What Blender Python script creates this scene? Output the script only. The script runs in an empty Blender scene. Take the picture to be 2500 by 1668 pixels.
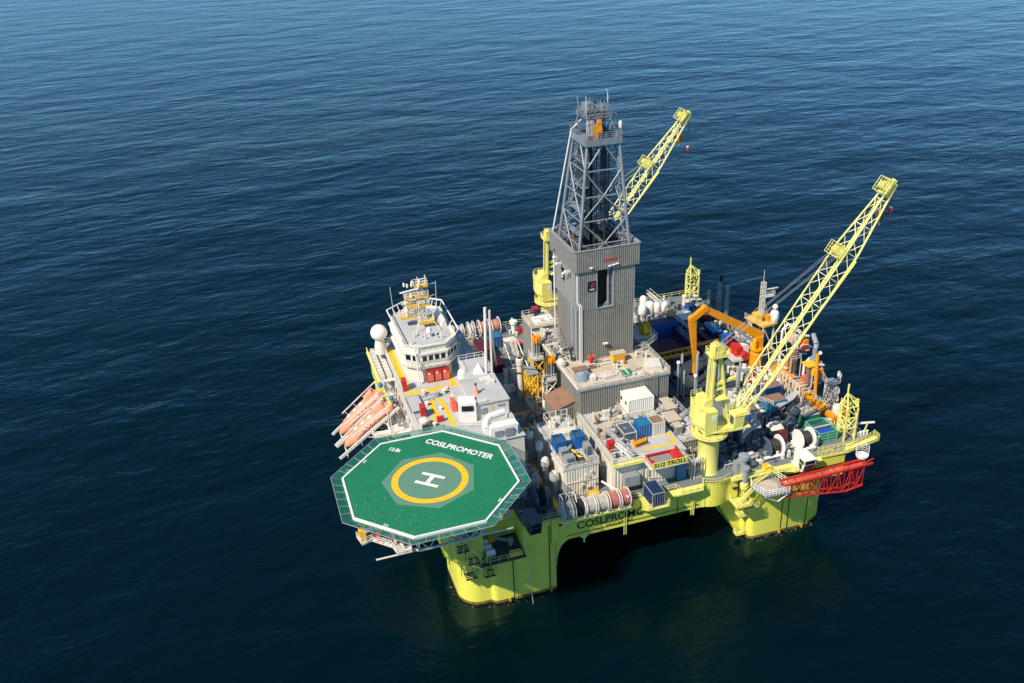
import bpy, math, random
from mathutils import Vector, Matrix
random.seed(7)
R = math.radians
SC = bpy.context.scene
COL = SC.collection
# ------------------------------------------------------------------ materials
def lin(h):
    h = h.lstrip('#')
    o = []
    for i in (0, 2, 4):
        v = int(h[i:i+2], 16) / 255
        o.append(v / 12.92 if v <= .04045 else ((v + .055) / 1.055) ** 2.4)
    return o + [1]
def mat(name, hexa, rough=.5, dirt='#5a5248', amt=.25, scale=.6, metal=0, streak=True, coat=0, fine=.12):
    m = bpy.data.materials.new(name); m.use_nodes = True
    n, l = m.node_tree.nodes, m.node_tree.links
    b = n['Principled BSDF']
    b.inputs['Roughness'].default_value = rough; b.inputs['Metallic'].default_value = metal
    if coat: b.inputs['Coat Weight'].default_value = coat
    tc = n.new('ShaderNodeTexCoord'); mp = n.new('ShaderNodeMapping')
    mp.inputs['Scale'].default_value = (1, 1, .22 if streak else 1)
    l.new(tc.outputs['Object'], mp.inputs['Vector'])
    t1 = n.new('ShaderNodeTexNoise'); t1.inputs['Scale'].default_value = scale
    t1.inputs['Detail'].default_value = 8; t1.inputs['Roughness'].default_value = .65
    l.new(mp.outputs[0], t1.inputs['Vector'])
    r1 = n.new('ShaderNodeValToRGB'); r1.color_ramp.elements[0].position = .48; r1.color_ramp.elements[1].position = .74
    l.new(t1.outputs['Fac'], r1.inputs[0])
    mu = n.new('ShaderNodeMath'); mu.operation = 'MULTIPLY'; mu.inputs[1].default_value = amt
    l.new(r1.outputs[0], mu.inputs[0])
    t2 = n.new('ShaderNodeTexNoise'); t2.inputs['Scale'].default_value = scale * 7; t2.inputs['Detail'].default_value = 3
    l.new(tc.outputs['Object'], t2.inputs['Vector'])
    mr = n.new('ShaderNodeMapRange'); mr.inputs[1].default_value = .3; mr.inputs[2].default_value = .7
    mr.inputs[3].default_value = 1 - fine; mr.inputs[4].default_value = 1 + fine
    l.new(t2.outputs['Fac'], mr.inputs[0])
    mx = n.new('ShaderNodeMix'); mx.data_type = 'RGBA'
    mx.inputs[6].default_value = lin(hexa); mx.inputs[7].default_value = lin(dirt)
    l.new(mu.outputs[0], mx.inputs[0])
    vm = n.new('ShaderNodeVectorMath'); vm.operation = 'SCALE'
    l.new(mx.outputs[2], vm.inputs[0]); l.new(mr.outputs[0], vm.inputs['Scale'])
    l.new(vm.outputs[0], b.inputs['Base Color'])
    return m
M = dict(
 lemon=mat('lemon_paint', '#e2da58', .42, '#94803a', .26, .5, fine=.05),
 crane=mat('crane_paint', '#e6dd78', .45, '#a89a54', .18, .8, fine=.06),
 rust=mat('rust_band', '#a88a2c', .85, '#2c2012', .7, 2.0, streak=False),
 weed=mat('splash_zone', '#8a6a24', .6, '#33240f', .95, 1.6, streak=False),
 deck=mat('deck_grey', '#6d7477', .75, '#4d4a46', .5, .25, streak=False),
 roof=mat('roof_grey', '#b2b3b1', .7, '#8d877b', .45, .3, streak=False, fine=.04),
 white=mat('white_paint', '#d8d2c4', .5, '#9c8565', .42, .8),
 bright=mat('bright_white', '#e6e1d8', .5, '#b3a48e', .25, .8, fine=.03),
 cream=mat('cream_cladding', '#e2dac6', .6, '#a58a68', .35, .7),
 clad=mat('grey_cladding', '#9c9b95', .5, '#7d7564', .4, .18, metal=.25),
 cladlo=mat('cladding_weathered', '#94918a', .55, '#7c6c58', .5, .3, metal=.2),
 steel=mat('galvanised_steel', '#979c9e', .55, '#6a6258', .4, 1, metal=.15),
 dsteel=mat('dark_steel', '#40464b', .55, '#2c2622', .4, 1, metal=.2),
 black=mat('black_gap', '#0b0c0e', .7, '#1c1a18', .3, 1),
 yellow=mat('safety_yellow', '#eeb91c', .55, '#a8802a', .25, .9, streak=False),
 orange=mat('crane_orange', '#e8930f', .45, '#8c5a1c', .25, .7),
 orangel=mat('lifeboat_orange', '#f29472', .4, '#f4bba6', .55, .5, streak=False),
 red=mat('signal_red', '#c02a26', .45, '#6d2422', .4, .9),
 pink=mat('faded_red', '#d8604a', .5, '#b98a78', .4, 1),
 maroon=mat('maroon_steel', '#5f1a22', .5, '#2c1414', .4, .8),
 blue=mat('blue_container', '#0f5aa5', .45, '#17304e', .3, .9),
 navy=mat('navy_container', '#1b3054', .5, '#3a3a44', .3, .9),
 teal=mat('teal_blue', '#1f6f97', .5, '#5c5750', .35, .8),
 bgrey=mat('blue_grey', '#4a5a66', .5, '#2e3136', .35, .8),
 green=mat('basket_green', '#1f7d5c', .5, '#58645a', .35, .9),
 heli=mat('helideck_green', '#07734c', .78, '#0a6045', .5, .25, streak=False, fine=.05),
 tarp=mat('tarpaulin', '#8794a0', .6, '#596672', .5, 1.2, streak=False),
 bluetarp=mat('blue_tarp', '#1c49b8', .5, '#12307e', .4, 2, streak=False),
 rusty=mat('rusty_roof', '#8e6c58', .8, '#5d4334', .7, .8, streak=False),
 tan=mat('tan_floor', '#bdb09a', .75, '#8f7f6c', .55, .5, streak=False),
 glass=mat('window_glass', '#16211f', .08, '#202b2a', .3, 1),
 rope=mat('hose_dark', '#2c2a28', .7, '#4a4540', .5, 2, streak=False),
 hose=mat('hose_white', '#cfc8bf', .6, '#8a7f74', .5, 2, streak=False),
 pinkhose=mat('hose_red', '#c98474', .6, '#9a5a4c', .5, 2, streak=False),
 mark=mat('marking_black', '#15150f', .6, '#2a2a20', .2, 1),
 sign=mat('sign_yellow', '#e9d763', .5, '#b39d44', .2, 1),
 lacing=mat('boom_lacing_paint', '#efe8b4', .45, '#b0a468', .2, .8, fine=.05),
 derrick=mat('derrick_steel', '#858d94', .5, '#5e5a55', .4, 1, metal=.15),
 purple=mat('emblem_pink', '#b0417f', .5, '#7a2d62', .4, 2),
)
# ------------------------------------------------------------------ mesh builder
class MB:
    def __init__(s): s.v = []; s.f = []; s.isl = []
    def add(s, vs, fs):
        o = len(s.v); g = len(s.f); s.v += [tuple(v) for v in vs]; s.f += [[i + o for i in f] for f in fs]; s.isl.append((o, len(s.v), g, len(s.f))); return s
    def box(s, x0, x1, y0, y1, z0, z1):
        return s.add([(x0,y0,z0),(x1,y0,z0),(x1,y1,z0),(x0,y1,z0),(x0,y0,z1),(x1,y0,z1),(x1,y1,z1),(x0,y1,z1)],
                     [(3,2,1,0),(4,5,6,7),(0,1,5,4),(1,2,6,5),(2,3,7,6),(3,0,4,7)])
    def prism(s, poly, z0, z1, top=None):
        n = len(poly); t = top or poly
        return s.add([(x,y,z0) for x,y in poly] + [(x,y,z1) for x,y in t],
                     [list(range(n-1,-1,-1)), list(range(n,2*n))] + [(i,(i+1)%n,(i+1)%n+n,i+n) for i in range(n)])
    def hull(s, bot, top):
        n = len(bot)
        return s.add(list(bot)+list(top), [list(range(n-1,-1,-1)), list(range(n,2*n))] + [(i,(i+1)%n,(i+1)%n+n,i+n) for i in range(n)])
    def tube(s, a, b, r, n=6, r2=None):
        a = Vector(a); b = Vector(b); d = b - a
        if d.length < 1e-6: return s
        d.normalize(); u = d.orthogonal().normalized(); w = d.cross(u)
        r2 = r if r2 is None else r2
        vs = []
        for c, q in ((a, r), (b, r2)):
            for i in range(n):
                t = 2*math.pi*(i+.5)/n
                vs.append(c + (u*math.cos(t) + w*math.sin(t))*q)
        return s.add(vs, [list(range(n-1,-1,-1)), list(range(n,2*n))] + [(i,(i+1)%n,(i+1)%n+n,i+n) for i in range(n)])
    def bar(s, a, b, w, h=None):
        a = Vector(a); b = Vector(b); d = (b-a).normalized(); h = h or w
        up = Vector((0,0,1)) if abs(d.z) < .95 else Vector((0,1,0))
        u = d.cross(up).normalized()*w/2; v = u.cross(d).normalized()*h/2
        q = [-u-v, u-v, u+v, -u+v]
        return s.add([a+k for k in q]+[b+k for k in q], [(3,2,1,0),(4,5,6,7),(0,1,5,4),(1,2,6,5),(2,3,7,6),(3,0,4,7)])
    def path(s, pts, r, n=6):
        for a, b in zip(pts, pts[1:]): s.tube(a, b, r, n)
        return s
    def lathe(s, c, prof, n=24, axis='z'):
        vs = []; fs = []
        for r, z in prof:
            for i in range(n):
                t = 2*math.pi*i/n; p = (r*math.cos(t), r*math.sin(t), z)
                if axis == 'x': p = (z, p[0], p[1])
                if axis == 'y': p = (p[0], z, p[1])
                vs.append((c[0]+p[0], c[1]+p[1], c[2]+p[2]))
        k = len(prof)
        for j in range(k-1):
            for i in range(n):
                q = (j*n+i, j*n+(i+1)%n, (j+1)*n+(i+1)%n, (j+1)*n+i)
                fs.append(q if axis != 'y' else q[::-1])
        fs.append(list(range(n-1,-1,-1))); fs.append(list(range((k-1)*n, k*n)))
        return s.add(vs, fs)
    def ball(s, c, r, n=20, sz=1):
        return s.lathe(c, [(r*math.sin(math.pi*i/12)+1e-4, -r*sz*math.cos(math.pi*i/12)) for i in range(13)], n)
    def rail(s, pts, h=1.1, r=.045, step=1.6, mid=2, closed=False):
        pts = [Vector(p) for p in pts]
        if closed: pts = pts + [pts[0]]
        for a, b in zip(pts, pts[1:]):
            for k in range(mid):
                z = Vector((0,0,h*(k+1)/mid)); s.tube(a+z, b+z, r, 4)
            m = max(1, round((b-a).length/step))
            for i in range(m+1):
                p = a.lerp(b, i/m); s.tube(p, p+Vector((0,0,h)), r, 4)
        return s
    def truss(s, A, B, n, rc=.1, rb=.06, mode='z', rungs=True):
        A = [Vector(p) for p in A]; B = [Vector(p) for p in B]; k = len(A)
        lv = [[A[i].lerp(B[i], j/n) for i in range(k)] for j in range(n+1)]
        for i in range(k): s.tube(A[i], B[i], rc, 6)
        for j in range(n+1):
            for i in range(k):
                i2 = (i+1) % k
                if k == 2 and i == 1: continue
                if rungs: s.tube(lv[j][i], lv[j][i2], rb, 4)
                if j < n:
                    if mode == 'x' or (j+i) % 2 == 0: s.tube(lv[j][i], lv[j+1][i2], rb, 4)
                    if mode == 'x' or (j+i) % 2: s.tube(lv[j][i2], lv[j+1][i], rb, 4)
        return s
    def corr(s, x0, x1, y0, y1, z0, z1, pitch=.36, dep=.09):
        P = []
        def side(a, b, nx, ny):
            L = math.dist(a, b); m = max(1, round(L/pitch))
            for i in range(m):
                for t, o in ((0,0),(.42,0),(.5,1),(.92,1)):
                    u = (i+t)/m
                    P.append((a[0]+(b[0]-a[0])*u + nx*dep*o, a[1]+(b[1]-a[1])*u + ny*dep*o))
        side((x0,y0),(x1,y0),0,-1); side((x1,y0),(x1,y1),1,0); side((x1,y1),(x0,y1),0,1); side((x0,y1),(x0,y0),-1,0)
        return s.prism(P, z0, z1)
    def stair(s, a, b, w=.8, dirn=(0,1)):
        a = Vector(a); b = Vector(b); o = Vector((dirn[0],dirn[1],0))*w/2
        s.bar(a+o, b+o, .06, .25); s.bar(a-o, b-o, .06, .25)
        m = max(2, int((b-a).length/.3))
        for i in range(m+1):
            p = a.lerp(b, i/m); s.bar(p-o, p+o, .22, .04)
        for q in (o, -o):
            z = Vector((0,0,1)); s.tube(a+q+z, b+q+z, .04, 4)
            for i in range(0, m+1, 4):
                p = a.lerp(b, i/m)+q; s.tube(p, p+z, .035, 4)
        return s
    def grating(s, poly, z, t=.12): return s.prism(poly, z-t, z)
    def pieces(s):
        # groups of islands that lie close to each other; each group becomes a part of its own
        n = len(s.isl)
        if n < 2: return [list(range(n))]
        B = []
        for a, b, _, _ in s.isl:
            q = s.v[a:b]; lo = [min(v[i] for v in q) for i in range(3)]; hi = [max(v[i] for v in q) for i in range(3)]
            B.append((lo, hi, max(hi[i]-lo[i] for i in range(3))))
        root = list(range(n))
        def find(i):
            while root[i] != i: root[i] = root[root[i]]; i = root[i]
            return i
        for i in range(n):
            for j in range(i):
                a, b = find(i), find(j)
                if a == b: continue
                g = sum(max(0, B[i][0][k]-B[j][1][k], B[j][0][k]-B[i][1][k])**2 for k in range(3))**.5
                if g <= max(.02, .49*max(B[i][2], B[j][2])): root[a] = b
        d = {}
        for i in range(n): d.setdefault(find(i), []).append(i)
        return list(d.values())
    def build(s, name, m, parent=None, smooth=False):
        off = parent_loc(parent); first = None
        for grp in s.pieces():
            vs = []; fs = []
            for i in grp:
                a, b, c, d = s.isl[i]; k = len(vs)-a
                vs += [(v[0]-off[0], v[1]-off[1], v[2]-off[2]) for v in s.v[a:b]]; fs += [[q+k for q in f] for f in s.f[c:d]]
            me = bpy.data.meshes.new(name); me.from_pydata(vs, [], fs)
            me.materials.append(M[m] if isinstance(m, str) else m); me.validate(); me.update()
            if smooth:
                me.polygons.foreach_set('use_smooth', [True]*len(me.polygons)); me.set_sharp_from_angle(angle=R(35))
            o = bpy.data.objects.new(name, me); COL.objects.link(o)
            if parent: o.parent = parent
            first = first or o
        return first
LOC = {}
def parent_loc(p):
    x = y = z = 0
    while p is not None:
        x += p.location[0]; y += p.location[1]; z += p.location[2]; p = p.parent
    return (x, y, z)
def tag(o, label, cat, group=None):
    o['label'] = label; o['category'] = cat
    if group: o['group'] = group
    return o
def thing(name, label, cat, loc=(0,0,0), group=None):
    o = bpy.data.objects.new(name, None); COL.objects.link(o); o.location = loc
    o.empty_display_size = .5
    return tag(o, label, cat, group)
def dup(root, loc, label):
    r = root.copy(); COL.objects.link(r); r.location = loc; r['label'] = label
    for ch in list(root.children):
        c = ch.copy(); COL.objects.link(c); c.parent = r
        for g in list(ch.children):
            d = g.copy(); COL.objects.link(d); d.parent = c
    return r
def text(name, s, m, parent, size, mtx, ext=.004, bold=0, sx=1.0):
    cu = bpy.data.curves.new(name, 'FONT'); cu.body = s; cu.size = size; cu.extrude = ext; cu.offset = bold
    cu.align_x = 'CENTER'; cu.align_y = 'CENTER'
    t = bpy.data.objects.new(name+'_tmp', cu); COL.objects.link(t)
    dg = bpy.context.evaluated_depsgraph_get()
    me = bpy.data.meshes.new_from_object(t.evaluated_get(dg)); bpy.data.objects.remove(t)
    off = parent_loc(parent)
    me.transform(Matrix.Translation((-off[0],-off[1],-off[2])) @ mtx @ Matrix.Diagonal((sx,1,1,1)))
    me.materials.clear(); me.materials.append(M[m])
    o = bpy.data.objects.new(name, me); COL.objects.link(o); o.parent = parent
    return o
def TR(x, y, z): return Matrix.Translation((x,y,z))
FRONT = Matrix.Rotation(R(90), 4, 'X')

# ------------------------------------------------------------------ camera, world, sun
cam = bpy.data.cameras.new('camera'); co = bpy.data.objects.new('camera', cam); COL.objects.link(co)
CF, CP, CY, CR, CX, CYY, CZ = 2300., 27.24683285, 16.6722356, -2.53346441, -21.63535345, -120.27840971, 116.21880528
fw = Vector((math.cos(R(CP))*math.sin(R(CY)), math.cos(R(CP))*math.cos(R(CY)), -math.sin(R(CP))))
rt = Vector((math.cos(R(CY)), -math.sin(R(CY)), 0)); up = rt.cross(fw)
r2 = rt*math.cos(R(CR)) + up*math.sin(R(CR)); u2 = -rt*math.sin(R(CR)) + up*math.cos(R(CR))
mw = Matrix((r2, u2, -fw)).transposed().to_4x4(); mw.translation = (CX, CYY, CZ)
co.matrix_world = mw; cam.sensor_width = 36; cam.lens = 36*CF/2500; cam.clip_end = 20000; cam.clip_start = 1
SC.camera = co
sdir = Vector((-.62,-.33,.72)).normalized()
w = bpy.data.worlds.new('World'); SC.world = w; w.use_nodes = True
nt = w.node_tree; bg = nt.nodes['Background']
sky = nt.nodes.new('ShaderNodeTexSky'); sky.sky_type = 'NISHITA'; sky.sun_disc = False
sky.sun_elevation = math.asin(sdir.z); sky.sun_rotation = math.atan2(sdir.x, sdir.y) % (2*math.pi)
sky.air_density = .6; sky.dust_density = 0; sky.ozone_density = 10
tint = nt.nodes.new('ShaderNodeMix'); tint.data_type = 'RGBA'; tint.blend_type = 'MULTIPLY'; tint.inputs[0].default_value = 1; tint.inputs[7].default_value = (.84, 1.02, .88, 1)
nt.links.new(sky.outputs[0], tint.inputs[6]); nt.links.new(tint.outputs[2], bg.inputs[0]); bg.inputs[1].default_value = .15
sl = bpy.data.lights.new('sun', 'SUN'); sl.energy = 4.5; sl.angle = R(.5); sl.color = (1, .91, .77)
so = bpy.data.objects.new('sun', sl); COL.objects.link(so); so.location = (-100,-50,150)
so.rotation_euler = (-sdir).to_track_quat('-Z', 'Y').to_euler()
SC.view_settings.view_transform = 'Standard'; SC.view_settings.look = 'None'; SC.view_settings.exposure = .4; SC.view_settings.gamma = 1

# ------------------------------------------------------------------ sea
def sea():
    m = bpy.data.materials.new('sea_water'); m.use_nodes = True
    n, l = m.node_tree.nodes, m.node_tree.links; b = n['Principled BSDF']
    b.inputs['Base Color'].default_value = (.0001, .0056, .0080, 1)
    b.inputs['Roughness'].default_value = .17; b.inputs['IOR'].default_value = 1.34
    b.inputs['Specular Tint'].default_value = (.3, .85, 1, 1)
    tc = n.new('ShaderNodeTexCoord')
    def wave(sx, sy, rz, det, rough, dist=0):
        mp = n.new('ShaderNodeMapping'); mp.inputs['Scale'].default_value = (1/sx, 1/sy, 1); mp.inputs['Rotation'].default_value = (0,0,R(rz))
        l.new(tc.outputs['Object'], mp.inputs[0])
        t = n.new('ShaderNodeTexNoise'); t.noise_dimensions = '3D'; t.inputs['Scale'].default_value = 1; t.inputs['Detail'].default_value = det
        t.inputs['Roughness'].default_value = rough; t.inputs['Distortion'].default_value = dist
        l.new(mp.outputs[0], t.inputs['Vector']); return t.outputs['Fac']
    def mul(a, k):
        q = n.new('ShaderNodeMath'); q.operation = 'MULTIPLY'; l.new(a, q.inputs[0]); q.inputs[1].default_value = k; return q.outputs[0]
    def addn(a, c):
        q = n.new('ShaderNodeMath'); q.operation = 'ADD'; l.new(a, q.inputs[0]); l.new(c, q.inputs[1]); return q.outputs[0]
    def ramp(a, lo, hi, o0, o1):
        q = n.new('ShaderNodeMapRange'); q.inputs[1].default_value = lo; q.inputs[2].default_value = hi; q.inputs[3].default_value = o0; q.inputs[4].default_value = o1
        l.new(a, q.inputs[0]); return q.outputs[0]
    def mulv(a, c):
        q = n.new('ShaderNodeMath'); q.operation = 'MULTIPLY'; l.new(a, q.inputs[0]); l.new(c, q.inputs[1]); return q.outputs[0]
    gust = ramp(wave(230, 95, -18, 4, .6, .6), .35, .68, .45, 1.25)      # calmer and rougher patches of wind
    cat = ramp(wave(70, 34, 12, 3, .6, .5), .3, .7, .55, 1.2)
    h = mul(wave(46, 25, -16, 3, .5, .2), 1.5)
    h = addn(h, mul(mulv(wave(12.5, 6.2, -9, 4, .55, .5), cat), .46))
    f = addn(mul(wave(4.6, 2.5, -22, 4, .62, .5), .18), mul(wave(1.8, 1.0, 8, 3, .6), .07))
    h = addn(h, mulv(f, gust))
    bp = n.new('ShaderNodeBump'); bp.inputs['Strength'].default_value = 1; bp.inputs['Distance'].default_value = 1
    l.new(h, bp.inputs['Height']); l.new(bp.outputs[0], b.inputs['Normal'])
    mb = MB(); mb.add([(-7000,-4000,0),(7000,-4000,0),(7000,9000,0),(-7000,9000,0)], [(0,1,2,3)])
    o = mb.build('sea', m); o['kind'] = 'structure'
sea()
# ------------------------------------------------------------------ hull
DZ, BZ = 15.6, 10.4
def arc(cx, cy, r, a0, a1, n=6):
    return [(cx+r*math.cos(R(a0+(a1-a0)*i/n)), cy+r*math.sin(R(a0+(a1-a0)*i/n))) for i in range(n+1)]
def hull():
    t = thing('platform_hull', 'lemon yellow rig hull on four thick columns standing in the sea', 'hull', (40, 38, 0))
    # box deck with a notch at the near bow corner
    N = [(2.0,4.5),(3.6,2.0),(8.3,2.0),(8.3,6.5),(15.2,6.5),(15.2,1.5)]
    near = N + [(49.0,1.5),(49.5,1.3)] + arc(51.8,4.8,4.0,-120,-60,8) + [(54.3,1.5),(78.5,1.2),(80,3)]
    full = near + [(80,73),(78,75.5),(4,75.5),(2,73.5)]
    MB().prism(full, BZ, DZ-.12).build('deck_box', 'lemon', t)
    # notch floor
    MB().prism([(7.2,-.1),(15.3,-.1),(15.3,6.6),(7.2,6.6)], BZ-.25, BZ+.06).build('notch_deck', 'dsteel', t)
    MB().prism([(2.2,4.6),(3.8,2.2),(8.2,2.2),(8.2,6.6),(15.3,6.6),(15.3,1.7),(49,1.7)] + arc(51.8,4.8,3.8,-120,-60,8) + [(54.4,1.7),(78.4,1.4),(79.8,3.1),(85.6,3.4),(85.6,74),(78,75.3),(4.1,75.3),(2.2,73.4)], DZ-.12, DZ).build('deck_plate', 'deck', t)
    # weld seams and a rubbing strake on the near face
    s = MB()
    for x in (20.3, 44.3, 56.4, 65.5, 72): s.box(x-.05, x+.05, 1.12 if x > 55 else 1.44, 1.5, BZ+.1, DZ-.3)
    s.box(55.2, 79.4, 1.1, 1.5, 12.9, 13.12); s.box(23, 48.5, 1.42, 1.5, BZ+.75, BZ+.85)
    s.build('weld_seam', 'mark', t)
    # columns
    def colm(poly, base):
        MB().prism(poly, -6, BZ+.01).build('column', 'lemon', t, smooth=True)
        c = (sum(p[0] for p in poly)/len(poly), sum(p[1] for p in poly)/len(poly))
        big = [(c[0]+(x-c[0])*1.004, c[1]+(y-c[1])*1.004) for x, y in poly]
        MB().prism(big, -.5, .55).build('splash_band', 'weed', t, smooth=True)
    c1 = arc(8.0,6.2,3.9,180,262,10)[0:] + [(9.0,2.35)] + arc(10.6,2.9,1.4,205,270,5) + arc(20.8,2.0,.5,270,360,4) + [(21.3,15.5),(20,17)] + arc(8,13,3.9,90,180,8)
    colm(c1, t)
    c2 = [(59.3,16),(59.3,3.2)] + arc(60.8,2.9,1.45,180,270,6) + [(72.0,1.45),(75.4,3.2),(76.6,6),(76.6,14),(74,17)]
    colm(c2, t)
    for cx in (4.2, 59.3):
        colm([(cx+1.5,60),(cx+15.5,60),(cx+17.2,62),(cx+17.2,73)] + [(cx+14,75.5),(cx+3,75.5),(cx,73),(cx,62)], t)
    # flares between columns and box
    f = MB()
    prof = [(21.25,5.0)] + [(21.3+2.6*(1-math.cos(R(a))), BZ-4.6+4.6*math.sin(R(a))) for a in range(0,91,10)]
    def xz(pr, y0, y1):
        n = len(pr); f.hull([(x,y0,z) for x,z in pr], [(x,y1,z) for x,z in pr])
    xz(prof + [(21.25,BZ)], 1.52, 15)
    xz([(59.4,-1.5),(52.8,BZ),(59.4,BZ)], 4.5, 15)
    f.hull([(2.1,4.7,BZ),(5.4,4.0,BZ),(5.6,4.2,7.6)], [(2.1,12,BZ),(5.2,12,BZ),(5.2,12,7.6)])
    f.build('column_flare', 'lemon', t)
    # underside girders, so the shade below reads as structure
    g = MB()
    for y in (20, 38, 56): g.box(6, 76, y-1, y+1, BZ-1.2, BZ-.01)
    g.build('underdeck_girder', 'lemon', t)
    MB().tube((13,10,-3),(13,66,-3),1.2,10).tube((68,10,-3),(68,66,-3),1.2,10).build('brace', 'lemon', t)
    # deck edge railing
    r = MB()
    r.rail([(34.5,1.6,DZ),(36.9,1.6,DZ)]); r.rail([(40.9,1.6,DZ),(43.8,1.6,DZ),(44.3,.0,DZ),(48.4,.0,DZ),(49.3,1.9,DZ)])
    r.rail([(x,y,DZ) for x,y in arc(51.8,4.6,4.1,-130,-50,10)])
    r.rail([(54.7,.4,DZ),(62,.4,DZ)]); r.rail([(69.8,1.3,DZ),(75.5,1.3,DZ)]); r.rail([(15.3,1.6,DZ),(17.8,1.6,DZ)]); r.rail([(18,1.6,DZ),(21.8,1.6,DZ)])
    r.rail([(2.3,4.7,DZ),(2.3,15,DZ)]); r.rail([(2.3,4.7,DZ),(3.8,2.3,DZ),(8.2,2.3,DZ)]); r.rail([(20,75.2,DZ),(84,75.2,DZ)], step=2.2)
    r.rail([(7.3,0,BZ+.06),(15.2,0,BZ+.06)]); r.rail([(7.3,0,BZ+.06),(7.3,2,BZ+.06)])
    r.build('railing', 'crane', t)
    # walkway brackets in front of block modules
    wv = MB()
    wv.prism([(43.2,-.1),(48.5,-.1),(49.4,1.5),(43.0,1.5)], DZ-.3, DZ-.01); wv.build('side_walkway', 'crane', t)
    wy = MB()
    for a, b, q in (((22.6,2.2),(22.2,30),.9),((20.5,30.2),(29,30.2),.8),((22,36),(29,36),.9)):
        if abs(a[0]-b[0]) < 2: wy.box(a[0]-q/2, a[0]+q/2, a[1], b[1], DZ, DZ+.012)
        else: wy.box(a[0], b[0], a[1]-q/2, a[1]+q/2, DZ, DZ+.008)
    wy.box(19.6,20.4,38,60,DZ,DZ+.012)
    wy.build('walkway_marking', 'yellow', t)
    for a, b, y0 in ((21.9,34.6,-.1),(40.95,43.0,.0),(54.6,62.1,.3),(67.3,73,.25)):  # ledges added to throw shade onto the near hull face
        MB().box(a,b,y0,1.5,DZ-.28,DZ-.02).build('shade_ledge', 'crane', t)
        g = MB(); [g.hull([(x,1.48,DZ-.28),(x+.2,1.48,DZ-.28),(x+.2,1.48,DZ-1.1),(x,1.48,DZ-1.1)],[(x,y0+.1,DZ-.28),(x+.2,y0+.1,DZ-.28),(x+.2,y0+.1,DZ-.36),(x,y0+.1,DZ-.36)]) for x in (a+.3,(a+b)/2,b-.5)]; g.build('shade_ledge_bracket', 'lemon', t)
    # lettering on the near face
    text('name_lettering', 'COSLPROMOTER', 'mark', t, 2.1, TR(33.3,1.475,12.75) @ FRONT, bold=.03, sx=1.02)
    text('port_lettering', 'SINGAPORE', 'mark', t, .98, TR(33.1,1.475,11.35) @ FRONT, bold=.012)
    dm = MB()
    for k in range(6): dm.box(5.0,5.35,1.93,2.0,11+k*.55,11.25+k*.55)
    dm.build('draft_mark', 'mark', t)
    # mooring chains and pipes down the faces
    ln = MB()
    for x, z0, z1 in ((13.2,BZ,.3),(19.9,BZ+4,.3),(67.6,12.8,.3),(66.2,12.8,.3),(71.6,14,.3)):
        ln.tube((x,1.38,z0),(x,1.38,z1),.075,5)
    ln.build('mooring_chain', 'black', t)
    lp = MB()
    for x in (13.5, 13.75, 20.15): lp.tube((x,1.4,BZ),(x,1.4,.2),.05,5)
    for x in (33.9,34.3): lp.tube((x,1.3,DZ),(x,1.3,8.6),.07,6)
    for x in (46.9,47.2,47.5): lp.tube((x,1.25,DZ),(x,1.25,9.3),.07,6)
    for x in (2.5,): lp.tube((x,3.0,DZ),(x,3.0,8.2),.12,6)
    lp.tube((26.5,1.7,BZ),(26.5,1.7,8.8),.16,8); lp.hull([(25.6,1.6,BZ),(27.4,1.6,BZ),(26.7,1.6,9.6),(26.3,1.6,9.6)],[(25.6,3,BZ),(27.4,3,BZ),(26.7,3,9.6),(26.3,3,9.6)])
    lp.build('caisson_pipe', 'crane', t)
    fl = MB()
    for x in (12.4, 66, 70.8, 20): fl.box(x-.3,x+.3,1.1,1.5,.2,.7); fl.tube((x,1.1,1.0),(x,1.1,-.6),.18,8)
    fl.build('fairlead', 'rust', t)
    hv = MB().lathe((22.0,1.43,13.9),[(.02,0),(.28,0),(.28,.06)],14,'y'); hv.build('hawse_hole', 'black', t)
    return t
HULL = hull()
c = thing('mooring_cable', 'taut thin cable running from near column down into the water', 'cable', (15.6,1.2,0))
MB().tube((15.4,1.25,BZ+3),(16.0,-.9,-1.5),.05,5).build('cable', 'hose', c)
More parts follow.
